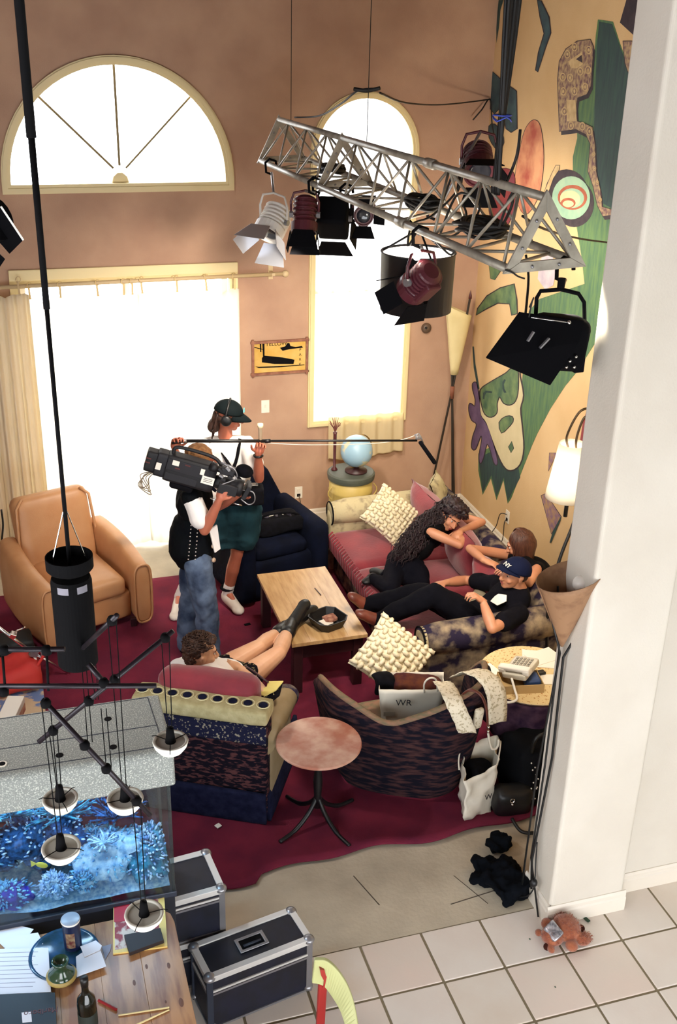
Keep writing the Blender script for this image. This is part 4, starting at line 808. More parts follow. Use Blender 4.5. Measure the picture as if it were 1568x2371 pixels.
for i, (x, y, c_, l) in enumerate(((97, 2003, 'c9b83a', 'yellow fish swimming left of the lower pendant lamp'), (168, 2032, 'dfe8f0', 'tiny white fish in the dark middle of the tank'))):
    c = at(x, y, Y=3.84); ft = thing('fish', l, 'fish', c)
    MB().ell(c, (.028 if i == 0 else .014, .006, .014 if i == 0 else .007), rotm(0, 30, 0)).build('body', mat('fish_skin_%d' % i, c_, .4), ft, smooth=True)
    MB().slab([[c+V((-.02, 0, .012)), c+V((-.045, 0, .035)), c+V((-.045, 0, .0))]] if i == 0 else [[c+V((-.01, 0, .004)), c+V((-.022, 0, .012)), c+V((-.022, 0, -.004))]], (0, .002, 0)).build('tail', bpy.data.materials['fish_skin_%d' % i], ft)
# ================================================================ flight cases
M_alu = mat('aluminium_edge', 'dedcd8', .45, metal=.2); M_ply = mat('case_black', '0c0e1a', .5, c2='14172a', scale=12); M_steel = mat('steel_corner', '9a9a9e', .35, metal=.7)
def fcase(name, cx, cy, z0, sx, sy, h, rz, label, lid=.09, handle=True, rim_light=True):
    t = thing(name, label, 'flight case', (cx, cy, z0)); R = rotm(z=rz); c = V((cx, cy, 0))
    Pq = lambda x, y, z: c+R@V((x, y, 0))+V((0, 0, z0+z)); ex = .03
    MB().box(Pq(0, 0, (h-lid)/2), (sx-.006, sy-.006, h-lid), R).build('body', M_ply, t)
    ld = MB().box(Pq(0, 0, h-lid/2), (sx-.006, sy-.006, lid-.006), R).build('lid', M_ply, t)
    def edge(a, b_, w_=ex, par=t, m=M_alu, nm='edge_strip'): MB().beam(a, b_, w_, w_*.0+w_).build(nm, m, par, bevel=.002)
    hx, hy = sx/2-.01, sy/2-.01
    for sy_ in (-1, 1): edge(Pq(-hx, sy_*hy, h-.012), Pq(hx, sy_*hy, h-.012), .032, ld)
    for sx_ in (-1, 1): edge(Pq(sx_*hx, -hy, h-.012), Pq(sx_*hx, hy, h-.012), .032, ld)
    M_d = M_tank
    for a in (-1, 1):
        for b_ in (-1, 1): edge(Pq(a*hx, b_*hy, 0), Pq(a*hx, b_*hy, h), .03, t, M_steel if b_ < 0 and a > 0 else M_d)
    for z, mm in ((h-lid-.004, M_alu), (h-lid-.022, M_steel), (.012, M_steel)):
        for a, b_ in (((-hx, -hy), (hx, -hy)), ((hx, -hy), (hx, hy)), ((-hx, hy), (hx, hy)), ((-hx, -hy), (-hx, hy))):
            MB().beam(Pq(*a, z), Pq(*b_, z), .026, .012).build('rail', mm, t)
    for a in (-1, 1):
        for b_ in (-1, 1):
            MB().ell(Pq(a*(hx-.002), b_*(hy-.002), h-.008), (.03, .03, .02)).build('corner_ball', M_steel, t, smooth=True)
            if z0 < .1: MB().ell(Pq(a*(hx-.002), b_*(hy-.002), .02), (.026, .026, .02)).build('corner_ball', M_steel, t, smooth=True)
    if handle:
        MB().slab([[Pq(x, y, h+.001) for x, y in ((-.075, -.045), (.075, -.045), (.075, .045), (-.075, .045))], [Pq(x, y, h+.001) for x, y in ((-.058, -.03), (.058, -.03), (.058, .03), (-.058, .03))]], (0, 0, .006)).build('handle_dish', M_steel, ld, bevel=.003)
        MB().box(Pq(0, 0, h-.001), (.115, .06, .006), R).build('handle_recess', M_blkm, ld)
        MB().tube([Pq(-.045, -.01, h+.004), Pq(.045, -.01, h+.004)], .007, 8).build('handle_bar', M_tank, ld, smooth=True)
    return t, Pq
fcase('flight_case', .82, 3.815, .0, .54, .225, .34, 11, 'black flight case with aluminium edges and recessed lid handle in front of the tiles')
t, Pq = fcase('flight_case', .55, 4.06, .0, .26, .26, .30, 6, 'lower black flight case of the stack between tank and carpet', handle=False)
fcase('flight_case', .56, 4.06, .318, .28, .28, .28, 6, 'upper black flight case of the stack between tank and carpet', lid=.05, handle=False)
# ================================================================ green chair, soft toy, crumbs
gc = thing('dining_chair', 'red wooden chair with curved pale green backrest at the bottom of the view', 'chair', (1.05, 2.95, -.004))
M_gr = mat('pale_green_paint', 'b9bb84', .5, c2='a9aa72', scale=3); M_rd = mat('red_paint', '9c2a26', .45)
top = [at(728, 2215, Y=3.12), at(758, 2218, Y=3.10), at(790, 2250, Y=3.06), at(815, 2300, Y=3.0), at(830, 2371, Y=2.93), at(832, 2440, Y=2.85)]
low = [at(722, 2268, Y=3.12), at(748, 2275, Y=3.10), at(768, 2300, Y=3.06), at(788, 2335, Y=3.0), at(800, 2380, Y=2.93), at(804, 2440, Y=2.85)]
top = spline(top, 6); low = spline(low, 6); n = len(top); q = MB(); off = V((-.005, -.02, 0))
q.v = [p for p in top]+[p for p in low]+[p+off for p in top]+[p+off for p in low]
q.f = [[i, i+1, n+i+1, n+i] for i in range(n-1)]+[[2*n+i, 3*n+i, 3*n+i+1, 2*n+i+1] for i in range(n-1)]+[[i, 2*n+i, 2*n+i+1, i+1] for i in range(n-1)]+[[n+i, n+i+1, 3*n+i+1, 3*n+i] for i in range(n-1)]+[[0, n, 3*n, 2*n], [n-1, 3*n-1, 4*n-1, 2*n-1]]
q.build('backrest', M_gr, gc, smooth=False, bevel=.006, seg=3)
a, b_ = at(748, 2270, Y=3.10), at(718, 2371, Y=3.12)
d = (b_-a).normalized(); zf = lambda P0, D: P0+D*((-.0-P0.z)/D.z)
MB().beam(a+V((0, 0, .02)), zf(a, V((-.02, .02, -1))), .036, .024).build('leg', M_rd, gc, bevel=.006)
MB().beam(low[-3], V((low[-3].x+.02, low[-3].y-.02, 0)), .036, .024).build('leg', M_rd, gc, bevel=.006)
MB().beam((.80, 2.78, .44), (.78, 2.76, 0), .036).build('leg', M_rd, gc, bevel=.006)
MB().beam((1.02, 2.62, .44), (1.02, 2.60, 0), .036).build('leg', M_rd, gc, bevel=.006)
MB().rbox((.96, 2.87, .445), (.36, .38, .04), rotm(z=-30), r=.015).build('seat', mat('dark_green_seat', '1e2c22', .6), gc, smooth=True)
q = MB()
for pts in ([(737, 2232), (747, 2234), (750, 2246), (755, 2252), (752, 2262), (748, 2276), (744, 2276), (746, 2258), (740, 2248)],):
    q.slab([[at(x, y, Y=3.105)+V((0, -.0, 0)) for x, y in pts]], (0, -.03, 0))
q.build('red_motif', M_rd, gc)
tb = thing('stuffed_toy', 'reddish-orange plush toy lying on its face against the pillar base', 'soft toy', (2.47, 3.72, 0))
M_pl = mat('orange_plush', 'a86444', .95, c2='8a4a34', scale=40, sheen=.5, bump=.5, bscale=200)
q = MB()
for c_, r_ in (((2.50, 3.72, .065), (.075, .085, .06)), ((2.41, 3.70, .055), (.065, .06, .05)), ((2.50, 3.80, .05), (.035, .05, .035)), ((2.42, 3.785, .05), (.032, .035, .03)), ((2.56, 3.64, .045), (.045, .032, .035)), ((2.48, 3.62, .045), (.035, .035, .03)), ((2.37, 3.64, .035), (.02, .03, .02)), ((2.36, 3.76, .03), (.02, .02, .02))):
    q.ell(c_, r_)
for i, p in enumerate(q.v): pass
q.build('plush_body', M_pl, tb, smooth=True, remesh=.006, sm=2)
MB().rbox((2.405, 3.69, .10), (.07, .09, .02), rotm(8, -25, 12), r=.01, noisy=.01).build('silver_face', mat('silver_foil', 'c4c0c4', .3, c2='6a6a70', scale=50, metal=.5), tb, smooth=True)
for c_ in ((2.36, 3.66, .03), (2.59, 3.72, .035), (2.50, 3.66, .03)): MB().ell(c_, .02).build('paw', mat('dark_brown_plush', '3c1c14', .9) if c_[0] == 2.36 else bpy.data.materials['dark_brown_plush'], tb, smooth=True)
q = MB()
for k in range(500):
    a, b_ = random.uniform(0, 6.28), random.uniform(.05, 1.5); ce, r_ = random.choice((((2.50, 3.72, .065), (.075, .085, .06)), ((2.41, 3.70, .055), (.065, .06, .05)), ((2.56, 3.64, .045), (.045, .032, .035)), ((2.50, 3.80, .05), (.035, .05, .035))))
    d = V((cos(a)*cos(b_)*r_[0], sin(a)*cos(b_)*r_[1], sin(b_)*r_[2])); p = V(ce)+d; q.tube([p, p+d.normalized()*.011+V((random.uniform(-.005, .005), random.uniform(-.005, .005), 0))], [.0016, .0005], 3)
q.build('fur', M_pl, tb, kind='stuff')
M_leaf = mat('leaf_green', '2e4a34', .7)
for px_, py_, s, l in ((1360, 2130, .022, 'crumpled dark green leaf on a tile right of the plush toy'), (1227, 2174, .006, 'tiny green crumb on the tile left of the plush toy'), (1287, 2285, .006, 'tiny green crumb in the middle of a front tile')):
    c = at(px_, py_, Z=.008); MB().rbox(c, (s, s*1.6, .004), rotm(z=20), r=.002, noisy=.004).build('leaf', M_leaf, label=l, cat='leaf', loc=c)
c = at(506, 1912, Z=.03); MB().rbox(c, (.035, .03, .006), rotm(z=30), r=.002, noisy=.006).build('paper_scrap', M_wht, label='small white paper scrap on the rug behind the kilim armchair', cat='paper', loc=c)
c = at(572, 1445, Z=.022); MB().rbox(c, (.05, .03, .006), rotm(z=10), r=.002, noisy=.01).build('fabric_scrap', M_blkf, label='small black scrap on the rug beside the coffee table', cat='scrap', loc=c)
# ================================================================ things at the far left
lb = thing('long_box', 'long white tube-like box with red side leaning at the left above the tank', 'box', (-.28, 5.9, 0))
a, b_ = at(38, 1618, Z=.32), at(-30, 1765, Z=.32)
MB().beam(a, b_, .11, .05).build('panel_face', M_wht, lb, bevel=.006); d = (b_-a).normalized()
MB().beam(a+V((.0, 0, -.055)), b_+V((.0, 0, -.055)), .11, .06).build('panel_body', mat('box_red', 'a3262a', .5, c2='d8b090', scale=8), lb, bevel=.006)
MB().beam(a.lerp(b_, .3)+V((0, 0, -.08)), V((a.lerp(b_, .3).x, a.lerp(b_, .3).y, .04)), .04).build('leg', M_dkw, lb); MB().beam(a.lerp(b_, .9)+V((0, 0, -.08)), V((a.lerp(b_, .9).x, a.lerp(b_, .9).y, .04)), .04).build('leg', M_dkw, lb)
rb = thing('tote_bag', 'bright red fabric bag lying on the patterned rug at the left', 'bag', (-.25, 6.9, .04))
MB().rbox((-.27, 6.86, .13), (.46, .34, .18), rotm(0, -8, 8), r=.06, n=9, noisy=.03).build('bag_body', mat('bright_red_cloth', 'b3181f', .7, c2='c2342a', scale=3), rb, smooth=True)
MB().tube(spline([(-.06, 6.80, .20), (.0, 6.9, .24), (-.04, 7.0, .20)]), .012, 8).build('handle', bpy.data.materials['bright_red_cloth'], rb, smooth=True)
ls = thing('light_stand', 'chrome light stand leg with clamp lying across the rug beside the red bag', 'stand', (-.1, 6.95, .04))
MB().tube([at(-40, 1425, Z=.55), at(76, 1512, Z=.27)], .012, 10).tube([at(76, 1512, Z=.27), at(160, 1558, Z=.03)], .009, 10).build('tube', M_chrome, ls, smooth=True)
c = at(78, 1512, Z=.27); MB().box(c, (.05, .04, .05), rotm(0, 30, 20)).tube([c, c+V((.05, 0, .02)), c+V((.06, 0, -.05))], .008, 8).build('clamp', M_steel, ls, bevel=.005)
MB().tube([c, V((c.x+.03, c.y-.02, .05))], .01, 8).build('strut', M_wht, ls, smooth=True)
c = at(30, 1470, Z=.42); MB().box(c, (.04, .04, .04), rotm(20, 30, 0)).tube([c, c+V((.03, 0, .03)), c+V((.07, .02, .03)), c+V((.085, 0, .05))], .007, 8).build('wing_knob', M_chrome, ls, bevel=.004)
db = thing('equipment_case', 'low dark case on the floor between the tan armchair and the red bag', 'case', (-.3, 7.2, .02))
MB().rbox((-.30, 7.17, .14), (.46, .22, .22), rotm(z=6), r=.03, noisy=.008).build('case_body', mat('dark_green_black', '0e1416', .6), db, smooth=True)
MB().box((-.30, 7.055, .2), (.12, .01, .03), rotm(z=6)).build('latch', M_steel, db)
c = at(-8, 1200, Y=8.6); t = thing('wicker_stand', 'dark wrought stand with grey drape half out of frame at the left wall', 'stand', (-.42, 8.75, 0))
MB().tube(spline([at(3, 1180, Y=8.75), at(7, 1215, Y=8.75), at(4, 1260, Y=8.75), at(8, 1290, Y=8.75), V((-.33, 8.75, 0))]), .008, 8).build('rod', M_blk, t, smooth=True)
# ================================================================ lighting truss
M_truss = mat('truss_aluminium', 'a8a294', .45, metal=.35, c2='8c867a', scale=14); M_bur = mat('burgundy_enamel', '4c1c26', .4, bump=.05); M_flag = mat('black_flag', '050509', .85, spec=.12); M_white = mat('lamp_inner_white', 'e6e2da', .5)
def TA(y): return V((2.135-.03*(y-4.1), y, 3.77-.006*(y-4.1)))
def TB(y): return TA(y)+V((-.14, 0, -.285))
def TC(y): return TA(y)+V((.185, 0, -.27))
trs = thing('lighting_truss', 'triangular aluminium lighting truss hanging under the ceiling from pillar to back wall', 'truss', (2.1, 6.0, 3.5))
Y0, Y1 = 4.08, 8.05
for f_, n_ in ((TA, 'chord'), (TB, 'chord'), (TC, 'chord')):
    for a, b_ in ((4.08, 5.25), (5.27, 6.62), (6.66, 8.05)): MB().tube([f_(a), f_(b_)], .019, 12).build('chord', M_truss, trs, smooth=True)
for y in (5.26,):
    for f_ in (TA, TB, TC): MB().tube([f_(y-.05), f_(y+.05)], .026, 10).build('coupler', M_truss, trs, smooth=True)
for (y0, y1) in ((4.12, 5.22), (5.32, 6.58), (6.72, 8.02)):
    k = 3
    for i in range(k):
        a = y0+(y1-y0)*i/k; m_ = y0+(y1-y0)*(i+.5)/k; b_ = y0+(y1-y0)*(i+1)/k
        for f1, f2 in ((TB, TA), (TC, TA), (TB, TC)):
            MB().tube([f1(a), f2(m_)], .0075, 6).build('strut', M_truss, trs, smooth=True); MB().tube([f2(m_), f1(b_)], .0075, 6).build('strut', M_truss, trs, smooth=True)
def plate(y, w_=.05, th=.014):
    e = .03
    A, B, C = TA(y)+V((0, 0, e)), TB(y)+V((-e, 0, -.015)), TC(y)+V((e, 0, -.015))
    for a, b_ in ((A, B), (A, C), (B, C)): MB().beam(a, b_, w_ if 0 else th, w_, up=(0, 0, 1) if abs((b_-a).z) < .1 else (0, 1, 0)).build('end_plate', M_truss, trs, bevel=.002)
def plate2(y, w_=.045, th=.012):
    c = (TA(y)+TB(y)+TC(y))/3; o = [c+(p-c)*1.18 for p in (TA(y), TB(y), TC(y))]; i_ = [c+(p-c)*.72 for p in (TA(y), TB(y), TC(y))]
    for k in range(3):
        MB().slab([[o[k], o[(k+1) % 3], i_[(k+1) % 3], i_[k]]], (0, th, 0)).build('end_plate', M_truss, trs, bevel=.002)
    for k in range(3):
        for t in (.3, .7): MB().ell((o[k].lerp(o[(k+1) % 3], t)+i_[k].lerp(i_[(k+1) % 3], t))/2+V((0, -.004, 0)), .007, nu=8, nv=6).build('bolt', M_steel, trs, smooth=True)
for y in (4.06, 6.63, 8.05): plate2(y)
# suspension and cables
hc = thing('cable_bundle', 'thick bundle of black cables rising from the truss to the ceiling', 'cable', (2.2, 4.5, 3.8))
for k in range(9):
    y = 4.52; x = TA(y).x; ox, oy = random.uniform(-.028, .028), random.uniform(-.04, .04); s_ = .75+.1*k
    MB().tube(spline([V((x+ox*.3, y+oy, 3.72)), V((x+ox*.5, y+oy*.6, 4.0)), V((x+ox*s_*1.3, y+oy*.5, 4.6)), V((x+ox*2+.01, y+oy, 5.6))]), .008 if k % 3 else .013, 6).build('cable', M_cable, hc, smooth=True)
for a_, b_ in (((1172, 425), (1205, 300)), ((1165, 520), (1190, 430))): MB().tube(spline([at(*a_, Y=4.55), at((a_[0]+b_[0])/2+8, (a_[1]+b_[1])/2, Y=4.5), at(*b_, Y=4.52)]), .007, 6).build('cable', M_cable, hc, smooth=True)
MB().tube([V((TA(4.52).x+.04*cos(t), 4.52+.04*sin(t), 4.05)) for t in [k*pi/6 for k in range(12)]], .003, 5, closed=True).tube([V((TA(4.52).x+.04*cos(t), 4.52+.045*sin(t), 4.035+.01*sin(3*t))) for t in [k*pi/6 for k in range(12)]], .003, 5, closed=True).build('blue_tie', mat('blue_cord', '3c50b8', .5), hc, smooth=True)
for y in (7.75, 6.2): MB().tube([TA(y), V((TA(y).x, y, CEIL))], .0025, 5).build('hanging_wire', M_cable, trs)
def coil(cx, cy, cz, r, n, flatz, label, tilt):
    t = thing('cable_coil', label, 'cable', (cx, cy, cz)); R = rotm(*tilt)
    for k in range(n):
        rr = r*random.uniform(.75, 1.05); o = V((random.uniform(-.02, .02), random.uniform(-.03, .03), random.uniform(-flatz, flatz))); ph_ = random.random()*6
        MB().tube([V((cx, cy, cz))+o+R@V((rr*cos(a), rr*1.35*sin(a), flatz*.6*sin(2*a+ph_))) for a in [j*pi/12 for j in range(24)]], .009, 6, closed=True).build('loop', M_cable, t, smooth=True)
    return t
coil(2.16, 4.72, 3.545, .105, 14, .022, 'large black cable coil lying in the truss near its front end', (0, 0, 0))
coil(2.14, 5.45, 3.545, .08, 10, .02, 'black cable coil lying in the middle of the truss', (0, 0, 10))
coil(2.08, 6.9, 3.54, .075, 8, .02, 'small black cable coil lying in the truss behind its centre plate', (0, 0, 5))
lc = thing('loose_cable', 'tangle of thin black cables looping around the middle of the truss', 'cable', (2.1, 5.3, 3.5))
for pts in ([(963, 540, 5.2), (945, 570, 5.2), (955, 520, 5.25), (1000, 500, 5.3), (1060, 440, 5.3), (1075, 385, 5.3)], [(1020, 480, 5.2), (1050, 400, 5.2), (1062, 392, 5.1), (1090, 400, 5.0)], [(1020, 540, 5.0), (1060, 450, 5.0), (1110, 470, 4.9), (1100, 510, 4.9)], [(1005, 560, 5.1), (1060, 540, 5.0), (1080, 500, 4.9), (1070, 470, 4.9)], [(1000, 545, 5.1), (1025, 575, 5.1), (1045, 590, 5.1), (1056, 575, 5.1)], [(1155, 530, 4.5), (1175, 470, 4.5), (1190, 440, 4.5)], [(1218, 590, 4.3), (1224, 640, 4.25), (1220, 700, 4.15), (1216, 735, 4.1)], [(1210, 500, 4.4), (1260, 530, 4.6), (1340, 552, 5.5), (1412, 562, 6.0)], [(683, 272, 7.7), (740, 268, 7.4), (790, 240, 6.6), (830, 210, 6.3), (880, 205, 6.2)], [(820, 206, 6.3), (850, 210, 6.25), (880, 204, 6.2)], [(880, 215, 6.3), (940, 238, 7.0), (1030, 242, 8.0), (1135, 230, 9.0)], [(1095, 278, 8.9), (1115, 255, 8.9), (1135, 230, 9.0), (1140, 290, 8.95), (1148, 330, 8.9)]):
    MB().tube(spline([at(a, b_, Y=c_) for a, b_, c_ in pts]), .006 if pts[0][0] != 820 else .012, 6).build('cable', M_cable, lc, smooth=True)
# ---- film lamps
def hook(t, p, q_, m=M_flag):   # C clamp around the chord at p, down to q_
    p = V(p); q_ = V(q_)
    MB().tube([p+V((.0, 0, -.06)), p+V((-.04, 0, -.045)), p+V((-.045, 0, .02)), p+V((-.015, 0, .045)), p+V((.03, 0, .03)), p+V((.036, 0, -.01))], .009, 6).build('clamp', m, t, smooth=True)
    MB().tube([p+V((0, 0, -.05)), q_], .009, 8).build('stem', M_steel, t, smooth=True)
def fresnel(c, aim, s, m, label, hp, doors=(35, 35, 35, 35), dm=M_flag, name='stage_lamp', ribs=5, yaw=0, length=1.15, boxy=False, group=None):
    c = V(c); t = thing(name, label, 'lamp', c, group); x, y, d = frame(V(aim)-c); R = Matrix((x, y, d)).transposed(); L = s*length; r = s/2
    if boxy: MB().rbox(c, (s, s*.95, L), R, r=s*.08).build('housing', m, t, smooth=True)
    else:
        prof = [(r*.55, -L/2), (r*.8, -L/2+.01)]
        for k in range(ribs): z = -L/2+.02+L*.62*k/ribs; dz = L*.62/ribs; prof += [(r*.86, z), (r*1.0, z+dz*.1), (r*1.0, z+dz*.35), (r*.86, z+dz*.5)]
        prof += [(r*.95, L*.2), (r*1.08, L*.22), (r*1.08, L/2), (r*.96, L/2), (r*.9, L/2-.012), (0, L/2-.02)]
        MB().lathe(c, prof, 24, R).build('housing', m, t, smooth=False, bevel=.001)
        MB().box(c+R@V((0, -r*.9, -L*.05)), (r*1.1, r*.5, L*.7), R).build('lamp_base', m, t, bevel=.01)
    MB().lathe(c+R@V((0, 0, L/2-.016)), [(r*.85, 0), (r*.6, .006), (r*.3, .009), (0, .01)], 20, R).build('lens', mat('lens_glass', '2a2c34', .1) if 'lens_glass' not in bpy.data.materials else bpy.data.materials['lens_glass'], t, smooth=True)
    for k, an in enumerate(doors):
        if an is None: continue
        a = rad(90*k); u = V((cos(a), sin(a), 0)); v_ = V((-sin(a), cos(a), 0)); z0 = L/2; w0 = r*.8; w1 = r*(1.25 if k % 2 else .8); ln = s*.75
        b0 = c+R@(u*r*1.05+V((0, 0, z0))); dr = R@(u*sin(rad(an))+V((0, 0, cos(rad(an))))); vv = R@v_
        MB().slab([[b0-vv*w0, b0+vv*w0, b0+dr*ln+vv*w1, b0+dr*ln-vv*w1]], dr.cross(vv)*.004).build('barn_door', dm, t, bevel=.001)
    up = V((0, 0, 1)); sd = d.cross(up).normalized(); ap = c+V((0, 0, s*.95))
    MB().tube([c+sd*r*1.12, c+sd*r*1.15+V((0, 0, s*.5)), c+sd*r*.9+V((0, 0, s*.85)), ap, c-sd*r*.9+V((0, 0, s*.85)), c-sd*r*1.15+V((0, 0, s*.5)), c-sd*r*1.12], .008, 8).build('yoke', m, t, smooth=True)
    for k in (-1, 1): MB().lathe(c+sd*k*r*1.1, [(.02, -.012), (.02, .012), (0, .014)], 10, Matrix(frame(sd*k)).transposed()).build('knob', M_steel, t)
    if hp is not None: hook(t, hp, ap)
    return t
fresnel(at(634, 512, Y=7.45), at(560, 660, Y=7.2), .20, M_white, 'leftmost stage lamp on the truss, housing painted pale as if lit, open foil barn doors', TB(7.75)+V((0, 0, 0)), (30, 20, 30, 25), mat('foil', 'a9adb6', .25, metal=.7))  # white housing colour stands in for light from a neighbouring lamp
fresnel(at(706, 497, Y=6.75), at(700, 640, Y=6.6), .155, M_bur, 'ribbed burgundy stage lamp hanging between the pale-housed lamp and the black box lamp', TB(6.72), (10, 12, 10, 12), length=1.5)
fresnel(at(772, 505, Y=6.9), at(790, 620, Y=7.4), .20, M_flag, 'square black box lamp below the centre plate of the truss', TB(6.8)+V((.05, 0, 0)), (12, 8, 12, 8), boxy=True, length=1.2)
fresnel(at(842, 498, Y=7.0), at(846, 560, Y=5.8), .125, M_bur, 'small round stage lamp with black barn doors right of the black box lamp', TB(6.4)+V((.1, 0, 0)), (50, 50, 50, 50), length=.9)
fresnel(at(1108, 375, Y=5.6), at(1125, 500, Y=5.2), .165, M_bur, 'burgundy stage lamp standing above the truss in front of the dark corner', TC(5.6), (20, 20, 20, 20), length=1.3)
f7 = fresnel(at(975, 650, Y=4.95), at(850, 770, Y=5.35), .155, M_bur, 'glossy burgundy stage lamp in front of the black drum, barn doors towards the left', TB(5.0)+V((0, 0, -.02)), (28, 22, 28, 22), length=1.25)
# the drum light
M_drumb = mat('drum_black', '08080c', .5)
dd = thing('drum_light', 'large black open drum light with white inside hanging under the truss', 'lamp', (2.08, 5.3, 3.1))
dc = at(966, 645, Y=5.32); dc.z = 3.16
MB().lathe(dc, [(.185, -.15), (.19, -.15), (.195, .15), (.20, .155), (.197, .16), (.188, .155), (.183, -.14)], 40).build('drum_shell', M_drumb, dd, smooth=True)
MB().lathe(dc, [(.184, .15), (.180, -.13)], 40, cap=False).build('white_lining', M_white, dd, smooth=True)
MB().lathe(dc, [(0, -.135), (.18, -.135), (.18, -.13), (0, -.13)], 30).build('diffuser', M_white, dd)
for k in range(3):
    a = 2.1*k+.5; MB().tube([dc+V((.19*cos(a), .19*sin(a), .15)), dc+V((.02*cos(a), .02*sin(a), .26))], .006, 6).build('suspension_arm', M_flag, dd, smooth=True)
MB().tube([dc+V((0, 0, .25)), TB(5.3)+V((.05, 0, 0))], .014, 8).build('stem', M_flag, dd, smooth=True)
bb_ = at(966, 590, Y=4.93); MB().ell(bb_, (.022, .022, .028)).build('bulb', mat('hot_bulb', 'fff2e0', .5, emit=30), dd, smooth=True)
o = lamp('drum_bulb_light', 'POINT', dc+V((0, 0, .06)), (0, 0, 0), 10, (1, .92, .85), .03); o.parent = dd; o.matrix_parent_inverse = Matrix.Translation(-V(dd.location))
# softlight
sl = thing('soft_light', 'square black soft light with big open flap hanging from the near end of the truss', 'lamp', (2.17, 4.05, 3.2))
sc0 = at(1292, 792, Y=4.08); x_ = V((1, -.12, .0)).normalized(); 
MB().rbox(sc0, (.245, .16, .235), rotm(0, 6, -4), r=.05, n=8).build('housing', M_flag, sl, smooth=True)
MB().slab([[at(1202, 722, Y=4.02), at(1352, 742, Y=3.98), at(1340, 790, Y=3.93), at(1273, 890, Y=3.86), at(1125, 827, Y=3.92)]], V((0, -.006, -.003))).build('front_flap', M_flag, sl, bevel=.001)
MB().tube([at(1230, 735, Y=3.98), at(1322, 748, Y=3.95)], .003, 6).build('hinge_rod', M_chrome, sl, smooth=True); MB().ell(at(1318, 747, Y=3.95), .009).build('hinge_knob', M_chrome, sl, smooth=True)
for (a, b_) in (((1222, 790), (1236, 768)), ((1250, 806), (1272, 783))): MB().beam(at(*a, Y=3.915), at(*b_, Y=3.92), .012, .008).build('clip', M_steel, sl, bevel=.001)
MB().box(at(1333, 840, Y=4.05), (.05, .08, .07)).build('switch_box', M_flag, sl, bevel=.006)
for a in ((1320, 836), (1334, 826), (1330, 850), (1312, 850)): MB().ell(at(*a, Y=3.985), .007).build('switch', M_chrome, sl, smooth=True)
yk = [at(1241, 728, Y=4.06), at(1243, 690, Y=4.06), at(1252, 674, Y=4.06), at(1300, 670, Y=4.06), at(1340, 680, Y=4.06), at(1353, 700, Y=4.06), at(1354, 745, Y=4.06)]
MB().tube(yk, .009, 8).build('yoke', M_flag, sl, smooth=True)
hook(sl, TC(4.12)+V((-.03, 0, -.03)), at(1300, 672, Y=4.06)); MB().lathe(at(1300, 655, Y=4.06), [(.016, -.02), (.016, .02)], 12).build('swivel', M_flag, sl)
for pts in ([(1225, 735, 4.0), (1232, 700, 4.0), (1236, 690, 4.0), (1226, 712, 4.0)], [(1170, 625, 4.05), (1185, 630, 4.05), (1200, 640, 4.05), (1215, 645, 4.05)]): MB().tube(spline([at(a, b_, Y=c_) for a, b_, c_ in pts]), .004, 6).build('safety_wire', M_cable, sl, smooth=True)
# lamp half out of frame at the left edge
le = thing('stage_lamp', 'black barn doors of a stage lamp cut by the left edge of the view', 'lamp', at(-30, 540, Y=5.0))
MB().slab([[at(-20, 470, Y=5.0), at(4, 478, Y=5.0), at(54, 556, Y=5.0), at(22, 588, Y=5.05), at(-20, 540, Y=5.05)]], (0, .006, 0)).build('barn_door', M_flag, le, bevel=.001)
MB().slab([[at(-20, 570, Y=4.98), at(12, 600, Y=4.98), at(0, 618, Y=4.98), at(-20, 625, Y=4.98)]], (0, .006, 0)).build('barn_door', M_flag, le, bevel=.001)
MB().beam(at(2, 478, Y=4.99), at(54, 556, Y=4.99), .008, .008).build('bright_edge', M_alu, le); MB().lathe(at(-45, 520, Y=5.1), [(.08, -.1), (.1, 0), (.1, .1), (0, .1)], 20, rotm(40, 60, 0)).build('housing', M_flag, le)
MB().tube([at(-45, 520, Y=5.1), at(-45, 400, Y=5.1), V((at(-45, 400, Y=5.1).x, 5.1, CEIL))], .012, 8).build('pipe', M_truss, le, smooth=True)
# ================================================================ pendant mobile of low-voltage lamps
M_bar = mat('dark_bronze_bar', '221c24', .4, metal=.3)
pm = thing('pendant_chandelier', 'black bar chandelier with crossing rods and a cylinder transformer hung on a long pole', 'chandelier', (.08, 2.35, 2.95))
D0 = 2.6
def dp(x, y, d=D0): return at(x, y, D=d)
ctop = dp(163, 1330); cb = dp(166, 1515); cx_, cy_ = (ctop.x+cb.x)/2, (ctop.y+cb.y)/2+.05
zt, zb = 3.165, 2.965
ax = V((cx_, cy_, 0))
ax = V((dp(163, 1330).x, dp(163, 1330).y-.01, 0)); zt = dp(163, 1330).z; zb = zt-.245
MB().lathe(ax+V((0, 0, zb)), [(.0, 0), (.045, 0), (.049, .006), (.049, zt-zb-.012), (.046, zt-zb), (0, zt-zb)], 36).build('transformer_can', M_blkm, pm, smooth=False, bevel=.001)
MB().lathe(ax+V((0, 0, zt+.02)), [(.0, 0), (.052, 0), (.056, .005), (.056, .035), (.053, .035), (.053, .006), (0, .005)], 36).build('canopy_dish', M_blkm, pm, smooth=False)
MB().tube([ax+V((0, 0, zt)), ax+V((0, 0, zt+.03))], .018, 12).build('neck', M_blkm, pm)
for a in (-118, -62): MB().grid(lambda u, v, a=a: ax+V((.0495*cos(rad(a-16+32*u)), .0495*sin(rad(a-16+32*u)), zt-.008-.018*v)), 8, 3).build('type_label', M_txt, pm, solid=.0006)
